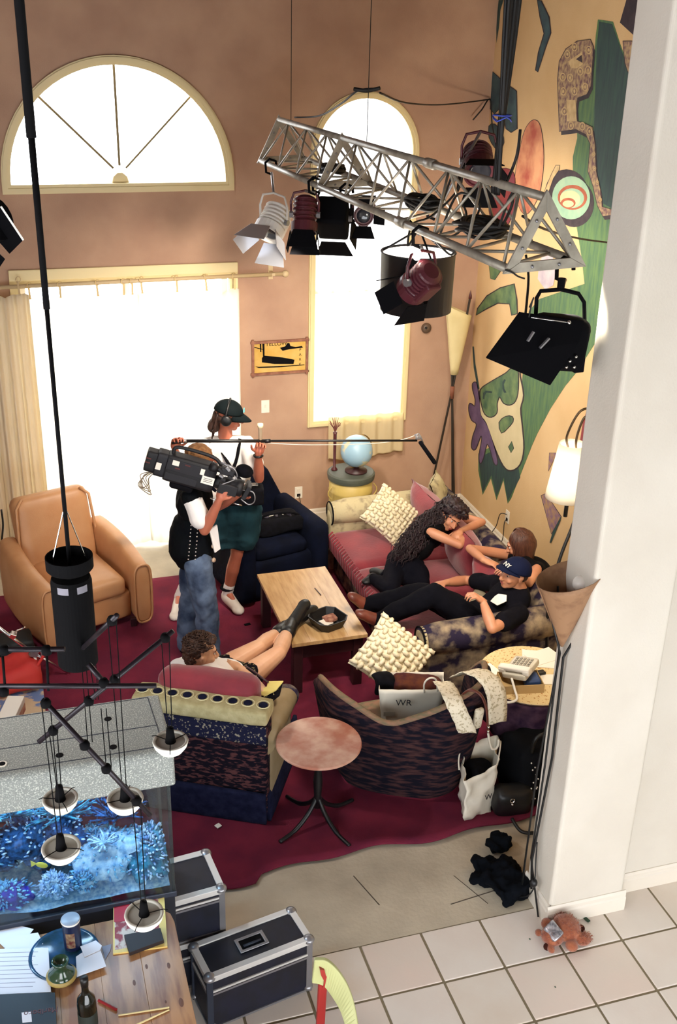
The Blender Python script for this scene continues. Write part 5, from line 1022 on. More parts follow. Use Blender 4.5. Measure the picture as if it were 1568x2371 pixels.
pole = [ax+V((0, 0, zt+.03)), ax+V((.0, .0, zt+.65)), ax+V((.0, 0, zt+.66)), ax+V((0, 0, zt+1.0)), ax+V((0, 0, zt+1.01)), ax+V((0, 0, CEIL-zt+zt))]
MB().tube([pole[0], dp(100, 680, 2.6*1.0) if 0 else pole[1]], .005, 10).tube([pole[1], pole[3]], .007, 10).tube([pole[3], pole[5]], .010, 10).build('pole', M_blkm, pm, smooth=True)
MB().tube([ax+V((.04, 0, zt+.04)), ax+V((.005, 0, zt+.17))], .0015, 4).tube([ax+V((-.04, 0, zt+.04)), ax+V((-.004, 0, zt+.17))], .0015, 4).build('stay_wire', M_chrome, pm)
def cpt(sx, sy, uy, d_):
    c = at(sx, sy-8, D=d_); return V((c.x, c.y, at(sx, uy, Y=c.y).z))
Q1, Q2, Q3, Q4, Q5 = cpt(395, 1728, 1474, 2.62), cpt(140, 1862, 1688, 2.60), cpt(290, 1862, 1432, 2.60), cpt(142, 1975, 1622, 2.55), cpt(334, 2128, 1850, 2.62)
DD = lambda p: (p-V((0, 0, CAMZ))).dot(CF)
D0 = DD(Q4)
bars = [(at(-60, 1589, D=D0), at(362, 1588, D=D0)), (Q2+(Q2-Q1)*.13, Q1+(Q1-Q2)*.07), (Q4+(Q4-Q5)*.03, Q5+(Q5-Q4)*.16), (at(-60, 1505, D=D0), at(150, 1503, D=D0)), (at(205, 1538, D=D0), at(242, 1582, D=D0)), (V((ax.x, ax.y, zb+.03)), Q3+(Q3-V((ax.x, ax.y, zb+.03)))*.12)]
for a, b_ in bars: MB().tube([a, b_], .0062, 10).build('bar', M_bar, pm, smooth=True)
for q_ in [at(240, 1580, D=D0), Q4, Q2, Q5, Q1, Q3, Q1.lerp(Q2, .45), Q1.lerp(Q2, .68), Q4.lerp(Q5, .42), Q4.lerp(Q5, .66), at(108, 1505, D=D0), at(10, 1505, D=D0), at(8, 1600, D=D0)]:
    MB().lathe(q_, [(.0, -.010), (.011, -.009), (.012, .002), (.008, .009), (0, .01)], 12).build('clamp', M_blkm, pm, smooth=True)
for q_, z_ in (((108, 1505), (112, 1600)), ((5, 1505), (12, 1595))): MB().tube([dp(*q_, D0), dp(*z_, D0)], .003, 6).build('link_rod', M_blkm, pm, smooth=True)
shades = [((395, 1728), (384, 1478), .0665, 2.62, 'highest and rightmost small frosted glass pendant bowl, in front of the tank hood corner'), ((140, 1862), (118, 1690), .0655, 2.60, 'frosted glass pendant bowl at the left below the hood edge, upper of the left pair'), ((290, 1862), (262, 1432), .0675, 2.60, 'frosted glass pendant bowl right of the left pair, below the crossing rods'), ((142, 1975), (112, 1700), .071, 2.55, 'frosted glass pendant bowl in front of the corals, lower of the left pair'), ((334, 2128), (318, 1842), .0735, 2.62, 'lowest frosted glass pendant bowl hanging over the magazine')]
M_frost = mat('frosted_glass', 'efeee2', .5, trans=0); M_disc = mat('frosted_disc', 'b4b2a8', .6)
for i, ((sx, sy), (ux, uy), r2, d_, lab) in enumerate(shades):
    c = at(sx, sy-8, D=d_); t = thing('pendant_lamp', lab, 'lamp', c, 'frosted glass pendant bowls of the bar chandelier'); r = r2*.64
    MB().lathe(c, [(.0, -.028), (r*.35, -.027), (r*.7, -.020), (r*.93, -.006), (r, .006), (r*.99, .008), (r*.86, .007), (r*.84, .0035)], 36, cap=False).build('glass_bowl', M_frost, t, smooth=True, solid=.0012)
    MB().lathe(c, [(.0, .004), (r*.85, .0035), (r*.85, .002), (0, .002)], 36).build('diffuser_disc', M_disc, t)
    MB().lathe(c, [(.0, .003), (.0135, .004), (.0115, .014), (.0085, .044), (.0, .046)], 16).build('lamp_holder', M_blkm, t, smooth=True)
    for k in range(3):
        a = rad(20+120*k+25*i); u = V((cos(a), sin(a), 0)); MB().tube([c+u*.01+V((0, 0, .006)), c+u*(r*1.0)+V((0, 0, .0085)), c+u*(r*1.22)+V((0, 0, .004))], .0011, 5).build('bracket_wire', M_blkm, t)
    zt_ = (Q1, Q2, Q3, Q4, Q5)[i].z
    for s_ in (-1, 1): MB().tube([c+V((s_*.005, 0, .044)), V((c.x+s_*.009, c.y, zt_))], .0013, 5).build('cable', M_blkm, t)
MB()
for (x0, y0_, x1, y1_) in ((190, 1545, 203, 1718), (200, 1545, 214, 1718), (209, 1545, 222, 1620), (222, 1540, 228, 1620), (234, 1640, 246, 1775), (246, 1640, 258, 1775)):
    MB().tube([dp(x0, y0_), dp(x1, y1_)], .0013, 5).build('cable', M_blkm, pm)
# ================================================================ the painted mural
mu = thing('wall_mural', 'large painted mural of masks, snake and green bands on the right-hand wall', 'mural', (XM, 7.2, 2.5))
def r3(pts): return [(1050+x/3.027, y/3.027) for x, y in pts]
def r8(pts): return [(1000+x/3.267, 640+y/3.267) for x, y in pts]
def grow(pts, d):
    c = (sum(p[0] for p in pts)/len(pts), sum(p[1] for p in pts)/len(pts)); out = []; n = len(pts)
    ar = sum(pts[i][0]*pts[(i+1) % n][1]-pts[(i+1) % n][0]*pts[i][1] for i in range(n)); sg = 1 if ar > 0 else -1
    for i in range(n):
        a = V((*pts[i-1], 0)); b_ = V((*pts[i], 0)); c_ = V((*pts[(i+1) % n], 0)); e1 = (b_-a).normalized(); e2 = (c_-b_).normalized(); nrm = V((e1.y+e2.y, -(e1.x+e2.x), 0))*sg
        nrm = nrm.normalized() if nrm.length > 1e-6 else V((0, 0, 0)); out.append((pts[i][0]+nrm.x*d, pts[i][1]+nrm.y*d))
    return out
def sm2(pts, k=4): return [(p.x, p.y) for p in spline([(x, y, 0) for x, y in pts], k, True)]
MC = {}
def pm_(name, c, c2=None, scale=5, st=None): MC[name] = mat('paint_'+name, c, .7, c2=c2 or c, scale=scale, stretch=st, bump=.1, bscale=80, detail=7); return MC[name]
pm_('green', '5b7a48', '3f6248', 5, (1, 6, 1)); pm_('dark_green', '2c4a44', '22383e', 5, (1, 6, 1)); pm_('ink', '231a24', '3a2c34', 12); pm_('face', 'd8c9a0', 'c9bb90', 4); pm_('moss', '6f8656', '3c5c44', 7); pm_('violet', '5a4668', '6e5878', 8)
pm_('red', 'a44a38', 'd89a70', 5); pm_('crimson', '8c3434', '7a3040', 6); pm_('teal', '3f5c62', '2f4450', 9); pm_('aqua', '9dbb9c', '86ab94', 9); pm_('rust', 'a85a3c', '93482f', 12); pm_('brown', '6b4a50', 'b59a70', 30); pm_('sand', 'cdb282', 'b89a6c', 20); pm_('lilac', 'cabfc4', 'b4a6b4', 10); pm_('bronze', 'a8845c', '7c5c78', 22)
def paint(name, pts, col, lvl, smooth=0, outline=0, nm='painted_shape'):
    if smooth: pts = sm2(pts, smooth)
    if outline:
        MB().slab([[at(x, y, X=XM-.001*lvl) for x, y in grow(pts, outline)]], (-.001, 0, 0)).build('painted_outline', MC['ink'], mu)
        lvl += 1
    return MB().slab([[at(x, y, X=XM-.001*lvl) for x, y in pts]], (-.001, 0, 0)).build(nm, MC[col], mu)
paint('g', [(1385, 45), (1420, 50), (1436, 100), (1462, 170), (1490, 300), (1490, 700), (1375, 800), (1337, 860), (1309, 894), (1275, 946), (1244, 1005), (1232, 1032), (1184, 1154), (1176, 1166), (1166, 1112), (1150, 1158), (1137, 1108), (1118, 1146), (1108, 1090), (1108, 1050), (1200, 1000), (1212, 850), (1225, 720), (1250, 692), (1354, 657), (1347, 595), (1334, 515), (1327, 430), (1327, 363), (1337, 320), (1336, 231), (1372, 200), (1380, 82)], 'green', 1)
paint('gd', [(1388, 50), (1418, 56), (1434, 102), (1460, 175), (1485, 300), (1480, 480), (1430, 490), (1395, 470), (1380, 380), (1376, 300), (1378, 230), (1382, 120)], 'dark_green', 2)
paint('gb', [(1176, 1160), (1167, 1105), (1150, 1150), (1138, 1100), (1118, 1140), (1108, 1060), (1150, 1040), (1200, 1080), (1205, 1105)], 'dark_green', 2)
paint('face', r8([(650, 700), (665, 760), (690, 900), (668, 1000), (680, 1130), (692, 1300), (665, 1420), (600, 1465), (545, 1430), (480, 1290), (415, 1110), (375, 1050), (365, 950), (372, 860), (440, 815), (560, 745)]), 'face', 3, 3, 3.2)
paint('lobes', r8([(372, 860), (440, 805), (560, 735), (600, 700), (648, 700), (652, 850), (632, 940), (590, 970), (545, 955), (515, 908), (492, 960), (490, 1030), (450, 1062), (405, 1040), (378, 960)]), 'moss', 5, 3, 2.4)
paint('nose', r8([(512, 1105), (560, 1062), (608, 1062), (612, 1100), (570, 1150), (528, 1182)]), 'moss', 5, 2, 2)
paint('dia', r8([(583, 1290), (605, 1250), (618, 1300), (600, 1332)]), 'moss', 5, 0, 1.5)
paint('curl', r8([(535, 800), (552, 775), (560, 785), (545, 815), (550, 850), (565, 880), (548, 880), (535, 850)]), 'dark_green', 7); paint('curl', r8([(390, 880), (410, 865), (455, 870), (455, 882), (415, 880), (400, 900), (398, 930), (388, 925)]), 'dark_green', 7)
paint('violet', r8([(312, 812), (335, 805), (348, 860), (362, 960), (372, 1050), (420, 1130), (460, 1250), (495, 1390), (488, 1425), (470, 1400), (440, 1295), (415, 1270), (390, 1370), (368, 1412), (362, 1350), (382, 1230), (368, 1210), (330, 1305), (304, 1290), (314, 1210), (342, 1120), (304, 1085), (284, 1015), (290, 962), (325, 985), (332, 930), (314, 860)]), 'violet', 3, 3, 2.2)
paint('stem', r8([(308, 530), (318, 530), (330, 660), (362, 850), (348, 855), (318, 690)]), 'dark_green', 3)
paint('hook', r8([(338, 290), (350, 245), (420, 150), (520, 90), (622, 60), (640, 180), (644, 280), (606, 290), (592, 205), (500, 198), (420, 238)]), 'moss', 3, 0, 2.5)
paint('redoval', r3([(520, 880), (560, 842), (600, 862), (622, 950), (633, 1100), (622, 1250), (598, 1370), (545, 1470), (495, 1500), (445, 1400), (432, 1250), (468, 1050), (490, 950)]), 'red', 3, 3, 1.2)
paint('redoval2', r3([(250, 1420), (290, 1230), (370, 1180), (436, 1250), (420, 1480), (350, 1615), (275, 1570)]), 'crimson', 3, 3, 1.2)
def ell_(cx, cy, rx, ry, n=28, ph=0): return [(cx+rx*cos(2*pi*i/n+ph), cy+ry*sin(2*pi*i/n+ph)) for i in range(n)]
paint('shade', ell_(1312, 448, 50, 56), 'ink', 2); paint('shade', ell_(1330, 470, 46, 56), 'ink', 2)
def pring(o, i_, col, lvl): MB().slab([[at(x, y, X=XM-.001*lvl) for x, y in o], [at(x, y, X=XM-.001*lvl) for x, y in i_]], (-.001, 0, 0)).build('painted_ring', MC[col], mu)
paint('sp', ell_(1323, 458, 44, 50), 'aqua', 4); pring(ell_(1326, 457, 34, 29), ell_(1325, 459, 28, 23), 'rust', 5); paint('sp2', ell_(1320, 461, 24, 20), 'face', 5); pring(ell_(1316, 470, 17, 12), ell_(1316, 472, 13, 8), 'rust', 6)
paint('crest', r3([(640, 1340), (690, 1220), (720, 1160), (745, 1160), (740, 1190), (700, 1250), (665, 1350)]), 'sand', 3, 0, 1.2)
snake = r3([(745, 430), (790, 345), (870, 290), (960, 278), (982, 330), (972, 460), (965, 600), (935, 660), (870, 685), (862, 740), (868, 850), (930, 870), (975, 892), (990, 1000), (1000, 1200), (1030, 1330), (1042, 1450), (1115, 1470), (1110, 1505), (1050, 1515), (1012, 1440), (980, 1300), (945, 1200), (962, 1010), (930, 940), (860, 905), (745, 920), (738, 700), (733, 560)])
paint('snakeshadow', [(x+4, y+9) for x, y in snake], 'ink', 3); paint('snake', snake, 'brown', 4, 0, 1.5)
paint('snakehole', r3([(805, 430), (900, 365), (910, 450), (870, 478), (825, 478)]), 'sand', 6); paint('snakeeye', r3([(860, 415), (900, 385), (905, 440)]), 'ink', 7); paint('snakegap', r3([(795, 700), (858, 700), (864, 850), (795, 850)]), 'sand', 6)
for x, y in ((768, 540), (772, 640), (850, 640), (925, 610), (945, 490), (780, 780), (825, 880), (905, 885), (955, 920), (850, 330), (820, 545), (890, 500), (800, 380), (950, 350), (985, 1080), (990, 1180), (1010, 1280), (1030, 1400)):
    c = r3([(x, y)])[0]; s = .55 if y > 1000 else 1; pring(ell_(c[0], c[1], 7*s, 10*s, 12), ell_(c[0], c[1], 5*s, 7.5*s, 12), 'sand', 7); paint('dot', ell_(c[0], c[1], 2.4*s, 4*s, 8), 'sand', 7)
paint('teal', r3([(272, 500), (350, 575), (440, 640), (445, 900), (405, 925), (372, 900), (348, 765), (330, 752), (288, 795), (262, 760), (268, 620)]), 'teal', 3, 0, 2.2)
paint('teal', r3([(252, 885), (290, 872), (338, 930), (352, 1000), (322, 1052), (290, 1030), (254, 965)]), 'teal', 3, 2, 1.8)
paint('line', r3([(318, 0), (352, 0), (330, 70), (318, 200), (302, 300), (302, 200), (310, 80)]), 'dark_green', 3)
paint('tealstrap', r3([(590, 0), (615, 10), (668, 120), (680, 230), (640, 340), (592, 500), (580, 490), (600, 370), (640, 235), (612, 120)]), 'teal', 3, 0, 2.4)
paint('dark', r3([(1222, -30), (1310, -30), (1300, 260), (1262, 245), (1168, 158)]), 'ink', 3); paint('brown', r3([(1192, 290), (1272, 290), (1262, 540), (1225, 500), (1205, 440)]), 'brown', 3, 0, 2)
paint('lilac', r3([(640, 1740), (690, 1760), (720, 1900), (700, 2000), (645, 2030), (592, 1955), (602, 1850)]), 'lilac', 3)
paint('tealsmall', r3([(250, 1850), (325, 1840), (330, 1900), (290, 1960), (262, 1950)]), 'moss', 3, 0, 1)
paint('redsector', [(1371, 935), (1370, 990), (1342, 1175), (1337, 1161), (1337, 1075), (1342, 1030), (1350, 978), (1359, 950)], 'crimson', 3)
paint('tri', [(1254, 1148), (1264, 1143), (1299, 1196), (1277, 1236)], 'bronze', 3, 0, 1.5); paint('tristroke', [(1300, 1195), (1298, 1205), (1276, 1257), (1273, 1256), (1280, 1232)], 'dark_green', 5)
paint('tri2', [(1273, 1049), (1290, 1049), (1270, 1090)], 'bronze', 3, 0, 1.2)
# ================================================================ people
M_skin = mat('skin', 'c58b6a', .5, c2='b97c5d', scale=6, subs=.08, bump=.03, bscale=200); M_skinr = mat('tanned_skin', 'a8604a', .5, c2='b56c52', scale=6, subs=.08); M_skinp = mat('pale_skin', 'd9aa86', .5, c2='cc9a76', scale=6, subs=.08)
M_lip = mat('lips', '96483f', .5); M_eye = mat('eye_white', 'd8d2cc', .3); M_iris = mat('iris_dark', '20140f', .3); M_brow = mat('eyebrow', '2a1a14', .8)
cl_tex = bpy.data.textures.new('folds', 'CLOUDS'); cl_tex.noise_scale = .09; cl_tex.noise_depth = 1
cl_fine = bpy.data.textures.new('curls', 'CLOUDS'); cl_fine.noise_scale = .022; cl_fine.noise_depth = 2
def disp(o, st, tex=None):
    d = o.modifiers.new('f', 'DISPLACE'); d.texture = tex or cl_tex; d.strength = st; d.mid_level = .5; d.texture_coords = 'LOCAL'; return o
def basis(f, u=(0, 0, 1)):
    f = V(f).normalized(); u = V(u); r = f.cross(u).normalized(); u = r.cross(f); return Matrix((r, f, u)).transposed()
def head(q, C, R, k=1.0):
    E = lambda c, r: q.ell(C+R@(V(c)*k), [a*k for a in r], R, 20, 14)
    E((0, -.018, .03), (.075, .094, .088)); E((0, .022, -.022), (.061, .066, .088)); E((0, .05, -.085), (.030, .030, .024)); E((0, .03, -.07), (.052, .045, .03))
    E((0, .074, .030), (.046, .018, .012))
    q.cone(C+R@(V((0, .088, .012))*k), C+R@(V((0, .108, -.026))*k), .008*k, .0125*k, 10, 3)
    for s in (-1, 1):
        E((s*.011, .098, -.030), (.009, .009, .007)); E((s*.036, .058, -.028), (.024, .024, .022)); E((s*.076, -.006, -.006), (.009, .020, .030)); E((s*.079, -.012, .008), (.012, .014, .018))
    E((0, .084, -.053), (.021, .010, .006)); E((0, .081, -.064), (.018, .010, .007))
def feats(par, C, R, k=1.0, sk=None):
    for s in (-1, 1):
        e = MB(); i = MB(); b = MB(); e.ell(C+R@(V((s*.030, .0745, .008))*k), (.011*k, .008*k, .0055*k), R, 12, 8); i.ell(C+R@(V((s*.030, .081, .007))*k), (.0055*k, .0035*k, .0058*k), R, 10, 6)
        b.tube([C+R@(V((s*x, y, z))*k) for x, y, z in ((.012, .090, .026), (.028, .089, .031), (.045, .076, .027))], [.003*k, .004*k, .002*k], 6)
        ey = e.build('eye', M_eye, par, smooth=True); i.build('iris', M_iris, ey, smooth=True); b.build('eyebrow', M_brow, par, smooth=True)
    MB().ell(C+R@(V((0, .0915, -.0535))*k), (.020*k, .005*k, .0045*k), R, 12, 8).ell(C+R@(V((0, .088, -.0635))*k), (.017*k, .006*k, .0055*k), R, 12, 8).build('lips', M_lip, par, smooth=True)
def hand(q, W, d, n, s, curl=.5, k=1.0, spread=.10):
    d = V(d).normalized(); n = V(n); n = (n-d*n.dot(d)).normalized(); u = d.cross(n)*s
    R = Matrix((u, d, n)).transposed(); q.ell(W+d*.045*k, (.040*k, .052*k, .016*k), R, 16, 10, .8); q.cone(W-d*.02*k, W+d*.03*k, .024*k, .026*k, 12, 3)
    for i in range(4):
        L = (.076, .083, .077, .062)[i]*k; r = (.0088, .0088, .0084, .0076)[i]*k; off = (.031-.0205*i)*k; p = W+d*(.084-.004*abs(i-1))*k+u*off; a = (1.5-i)*spread; dd = (d*cos(a)+u*sin(a)).normalized(); t = .25*curl
        q.cone(W+d*.04*k+u*off*.9, p, .011*k, r*1.06, 8, 2)
        for f in (.45, .30, .25):
            t += curl*(.9 if f > .4 else 1.0); e = p+(dd*cos(t)+n*sin(t))*L*f; q.cone(p, e, r, r*.93, 8, 3); p = e; r *= .93
    p = W+d*.022*k+u*.026*k
    for L, a, r in ((.040, 1.0, .0125), (.030, .6, .0105), (.026, .25, .0095)):
        e = p+(d*cos(a)+u*sin(a)*.9+n*(.25+.35*curl)).normalized()*L*k; q.cone(p, e, r*k, r*.9*k, 10, 3); p = e
def limb(q, a, b, r0, r1, bulge=0):
    a = V(a); b = V(b); m = a.lerp(b, .38); q.cone(a, m, r0, max(r0, r1)*1.0*(1+bulge), 14, 3); q.cone(m, b, max(r0, r1)*(1+bulge), r1, 14, 3)
def torso(q, J, k=1.0, g=0.0, lo=True, hi=True, belly=0):
    P, N = J['pel'], J['neck']; shL, shR, hL, hR = J['shL'], J['shR'], J['hipL'], J['hipR']
    sx = (shR-shL).normalized(); up = (N-P).normalized(); fw = up.cross(sx) if J.get('flip') else sx.cross(up)*-1
    M = P.lerp(N, .45)+J.get('bend', V()); Cst = P.lerp(N, .74)+J.get('bend', V())*.5; hx = (hR-hL).normalized()
    def R_(x, z): x = (x-z*x.dot(z)).normalized(); return Matrix((x, z.cross(x), z)).transposed()
    q.ell(P+up*.02, (.155*k+g, .105*k+g, .115*k+g), R_(hx, up), 20, 14)
    q.ell(M, (.125*k+g+belly*.5, .09*k+g+belly, .14*k+g), R_((hx+sx)/2, up), 20, 14)
    q.ell(Cst, (.150*k+g, .105*k+g, .15*k+g), R_(sx, up), 20, 14)
    q.cone(shL.lerp(shR, .16), shR.lerp(shL, .16), .055*k+g, .055*k+g, 16, 4)
    q.cone(Cst+up*.05, N-up*.02, .075*k+g, .05*k+g*.6, 16, 4)
    for a in (shL, shR): q.cone(Cst+(a-Cst)*.4, a.lerp(Cst, .1), .075*k+g, .052*k+g, 14, 3)
def person(label, J, skin, k=1.0, hk=1.0, kids=None, loc=None):
    q = MB(); torso(q, J, k*.96)
    R = basis(J['face'], J.get('up', (0, 0, 1))); C = J['head']
    q.cone(J['neck']-(J['head']-J['neck'])*.2, C+R@V((0, -.025, -.05)), .058*k, .052*k, 16, 3); head(q, C, R, hk)
    for s, S in (('L', -1), ('R', 1)):
        limb(q, J['sh'+s], J['el'+s], .046*k, .037*k, .02); limb(q, J['el'+s], J['wr'+s], .038*k, .025*k, .08)
        d, n, th, cu = J['hand'+s]; hand(q, J['wr'+s], d, n, th, cu, .98*k if k > .9 else .92)
        limb(q, J['hip'+s], J['kn'+s], .080*k, .056*k, .04); limb(q, J['kn'+s], J['an'+s], .053*k, .036*k, .12)
        q.cone(J['an'+s], mid(J['an'+s], J['toe'+s], .45), .034*k, .022*k, 12, 3)
    b = q.build('person', skin, None, smooth=True, remesh=.0055, sm=3, label=label, cat='person', loc=loc or J['pel'])
    feats(b, C, R, hk); return b, C, R
def cloth(name, m, par, fn, vox=.009, fold=.012, sm=4):
    q = MB(); fn(q); o = q.build(name, m, par, smooth=True, remesh=vox, sm=sm)
    if fold: disp(o, fold)
    return o
def sleeve(q, a, b, r0, r1, t=.62):
    a = V(a); b = V(b); e = a.lerp(b, t); x, y, d = frame(b-a); R = Matrix((x, y, d)).transposed(); L = (e-a).length
    q.lathe(a, [(r0*.6, -.02), (r0, 0), (r1, L), (r1*.9, L+.004)], 18, R)
def shoe(name, m, par, an, toe, k=1.0, shaft=0, sole=None, knee=None):
    q = MB(); d = (toe-an).normalized(); side = d.cross(V((0, 0, 1))) if abs(d.z) < .9 else d.cross((an-(knee or an)).normalized()); x = side.normalized(); up = x.cross(d); R = Matrix((x, d, up)).transposed()
    if R.determinant() < 0: R = Matrix((-x, d, up)).transposed()
    q.ell(an+d*.0-up*.005, (.046*k, .058*k, .052*k), R, 16, 10); q.cone(an-up*.008, toe-d*.03*k-up*.01, .047*k, .036*k, 14, 4); q.ell(toe-d*.03*k-up*.012, (.044*k, .055*k, .030*k), R, 16, 10)
    if shaft: q.cone(an, an.lerp(knee, shaft), .047*k, .050*k, 16, 3)
    s = cloth(name, m, par, lambda z: (z.v.extend(q.v), z.f.extend(q.f)), .006, .004, 2)
    return s
def mid(a, b, t=.5): return V(a).lerp(V(b), t)
M_tee = mat('white_tee', 'e8e4e0', .85, bump=.1, bscale=120); M_blktee = mat('black_tee', '0a0911', .9, bump=.1, bscale=150); M_denim = mat('faded_denim', '64748c', .9, c2='2b3850', scale=7, bump=.25, bscale=250, lo=.38, hi=.66); M_blkden = mat('black_denim', '07070f', .9, bump=.15, bscale=200)
def tube_hair(name, par, m, fn, n, r, seg=8, sides=4):
    q = MB()
    for i in range(n):
        pts = fn(i)
        if pts: q.tube(pts, [r*(1-.6*j/(len(pts)-1)) for j in range(len(pts))], sides)
    return q.build(name, m, par, smooth=True, kind='stuff')
def cap(par, C, R, m, k=1.0, name='baseball_cap', visor_up=0, tilt=0):
    q = MB(); R = R@rotm(x=tilt)
    for j in range(9):
        pass
    def f(u, v): a = 2*pi*u; ph = pi/2*v; r = V((.086*cos(a)*cos(ph), .106*sin(a)*cos(ph)-.012, .088*sin(ph)+.028))*k; return C+R@r
    q.grid(f, 30, 12); q.lathe(C+R@(V((0, -.012, .116))*k), [(0, .006), (.008*k, .003), (.008*k, 0)], 10, R)
    c = q.build('cap_crown', m, par, smooth=True, solid=.005, weld=True)
    def g(u, v): a = pi*(.12+.76*u); rr = 1+v*.78*sin(pi*u)**.5; return C+R@(V((.086*cos(a), .10*sin(a)*rr-.012, .032-.022*v*v+visor_up*v-.012*abs(cos(a))**2))*k)
    MB().grid(g, 20, 6).build('cap_visor', m, par, smooth=True, solid=.005); return c
# ---------------------------------------------------------------- A: sound recordist
hA = at(531, 962, Y=7.58); J = dict(neck=at(524, 1018, Y=7.62), head=hA, face=(.90, -.30, -.22), pel=V((1.545, 7.64, .93)))
J['shL'] = at(484, 1030, Y=7.66); J['shR'] = at(572, 1028, Y=7.56); J['hipL'] = V((1.45, 7.66, .90)); J['hipR'] = V((1.635, 7.62, .90))
J['elL'] = at(418, 1084, Y=7.50); J['wrL'] = at(405, 1040, Y=7.32); J['elR'] = at(600, 1108, Y=7.38); J['wrR'] = at(598, 1052, Y=7.27)
J['handL'] = ((.15, -.1, 1), (.2, -.9, 0), 1, .75); J['handR'] = ((.2, -.15, 1), (-.1, -.9, .1), -1, .7)
J['knL'] = V((1.25, 7.62, .52)); J['knR'] = V((1.56, 7.60, .50)); J['anL'] = V((1.09, 7.66, .10)); J['anR'] = at(527, 1368, Y=7.68); J['toeL'] = at(404, 1428, Z=.05); J['toeR'] = at(556, 1414, Z=.055)
J['anL'] = V((1.11, 7.76, .10)); J['anR'].z = .12
A_, C, R = person('standing person in black cap and headphones, white T-shirt and green shorts, holding the boom', J, M_skinr, 1.0)
def f(q):
    torso(q, J, 1.0, .018, belly=.03); 
    for s in 'LR': q.cone(J['sh'+s], mid(J['sh'+s], J['el'+s], .62), .068, .075, 16, 2)
cloth('t_shirt', M_tee, A_, f)
def f(q):
    q.ell(J['pel']+V((0, 0, .02)), (.17, .14, .10)); q.cone(J['pel']+V((0, 0, .03)), J['pel']+V((.01, 0, -.05)), .15, .165)
    for s, e in (('L', V((1.42, 7.64, .68))), ('R', V((1.61, 7.60, .66)))): q.cone(J['hip'+s], e, .135, .135, 18, 2)
    q.box((1.515, 7.62, .72), (.22, .2, .26))
cloth('shorts', mat('green_shorts', '1c3840', .9, c2='14292f', scale=8, bump=.2), A_, f, fold=.025)
for s in 'LR': 
    cloth('sock', M_tee, A_, lambda q: q.cone(mid(J['an'+s], J['kn'+s], -.02), mid(J['an'+s], J['kn'+s], .22), .045, .047), .008, 0); shoe('shoe', mat('white_leather', 'cfc6bc', .5) if s == 'L' else bpy.data.materials['white_leather'], A_, J['an'+s]-V((0, 0, .035)), J['toe'+s], 1.12)
MB().tube([J['anR']+V((.05*cos(t), .05*sin(t), .045)) for t in [i*pi/6 for i in range(12)]], .012, 6, closed=True).build('sock_stripe', M_blkf, A_, smooth=True)
c_ = cap(A_, C, R, mat('cap_black', '0b1416', .8), 1.04, visor_up=-.012)
emb = mat('teal_print', '5fb0b4', .7)
MB().slab([[C+R@(V(p)*1.04) for p in ((-.02, .0955, .058), (.012, .098, .052), (.034, .094, .060), (.02, .090, .074), (-.012, .088, .080))]], R@V((0, .006, .003))).build('cap_emblem', emb, A_)
MB().tube([C+R@V((x*1.12, -.02, z)) for x, z in [(.088*cos(t), .01+.118*sin(t)) for t in [i*pi/14 for i in range(15)]]], .009, 8).build('headphone_band', M_blk, A_, smooth=True)
for s in (-1, 1): MB().lathe(C+R@V((s*.082, -.01, -.012)), [(0, -.0), (.036, .0), (.042, .012), (.040, .028), (.03, .036), (0, .038)], 20, R@rotm(0, 90*s, 0)).build('earcup', M_blk, A_, smooth=True)
def f(i):
    a = random.uniform(-1.2, 1.2); b0 = C+R@V((.05*sin(a)*1.2, -.085, random.uniform(-.05, .03))); return [b0+V((-.006*j+.004*sin(j+i), .004*sin(i), -.024*j))+noise.noise_vector(b0*30+V((i, j, 0)))*.012 for j in range(7)]
cloth('hair', mat('dark_brown_hair', '2a1812', .6, c2='3c241a', scale=40), A_, lambda q: (q.cone(C+R@V((0, -.075, -.03)), C+R@V((0, -.11, -.06))+V((0, 0, -.06)), .055, .048, 16), q.ell(C+R@V((0, -.04, -.02)), (.08, .07, .05), R)), .007, .03)
tube_hair('ponytail_hair', A_, bpy.data.materials['dark_brown_hair'], f, 220, .006)
for pts in ([J['shL']+V((.05, -.02, .06)), mid(J['neck'], J['pel'], .25)+V((-.03, -.135, .0)), mid(J['neck'], J['pel'], .62)+V((.08, -.135, 0))], [J['shR']+V((-.06, -.03, .06)), mid(J['neck'], J['pel'], .25)+V((.03, -.14, 0)), mid(J['neck'], J['pel'], .62)+V((-.08, -.135, 0))]):
    MB().tube(spline(pts), .014, 6, flat=.4).build('harness_strap', M_blkf, A_, smooth=True)
MB().tube([J['wrR']+V((.032*cos(t), .032*sin(t), -.01)) for t in [i*pi/6 for i in range(12)]], .009, 6, closed=True).build('watch', M_blk, A_, smooth=True)
mx = thing('sound_mixer', 'black sound mixer bag worn at the belly of the standing boom holder', 'mixer', J['pel']+V((.05, -.22, .16)))
MB().rbox(J['pel']+V((.05, -.21, .16)), (.28, .14, .14), rotm(z=-10), r=.02).build('mixer_bag', M_blkf, mx, smooth=True)
for i in range(5): MB().lathe(J['pel']+V((-.04+.045*i, -.22-.0*i, .23)), [(.009, 0), (.008, .02), (0, .021)], 8).build('dial', M_steel, mx)
MB().box(J['pel']+V((.05, -.19, .235)), (.2, .05, .004), rotm(z=-10)).build('panel', mat('pale_panel', 'b5b0aa', .6), mx)
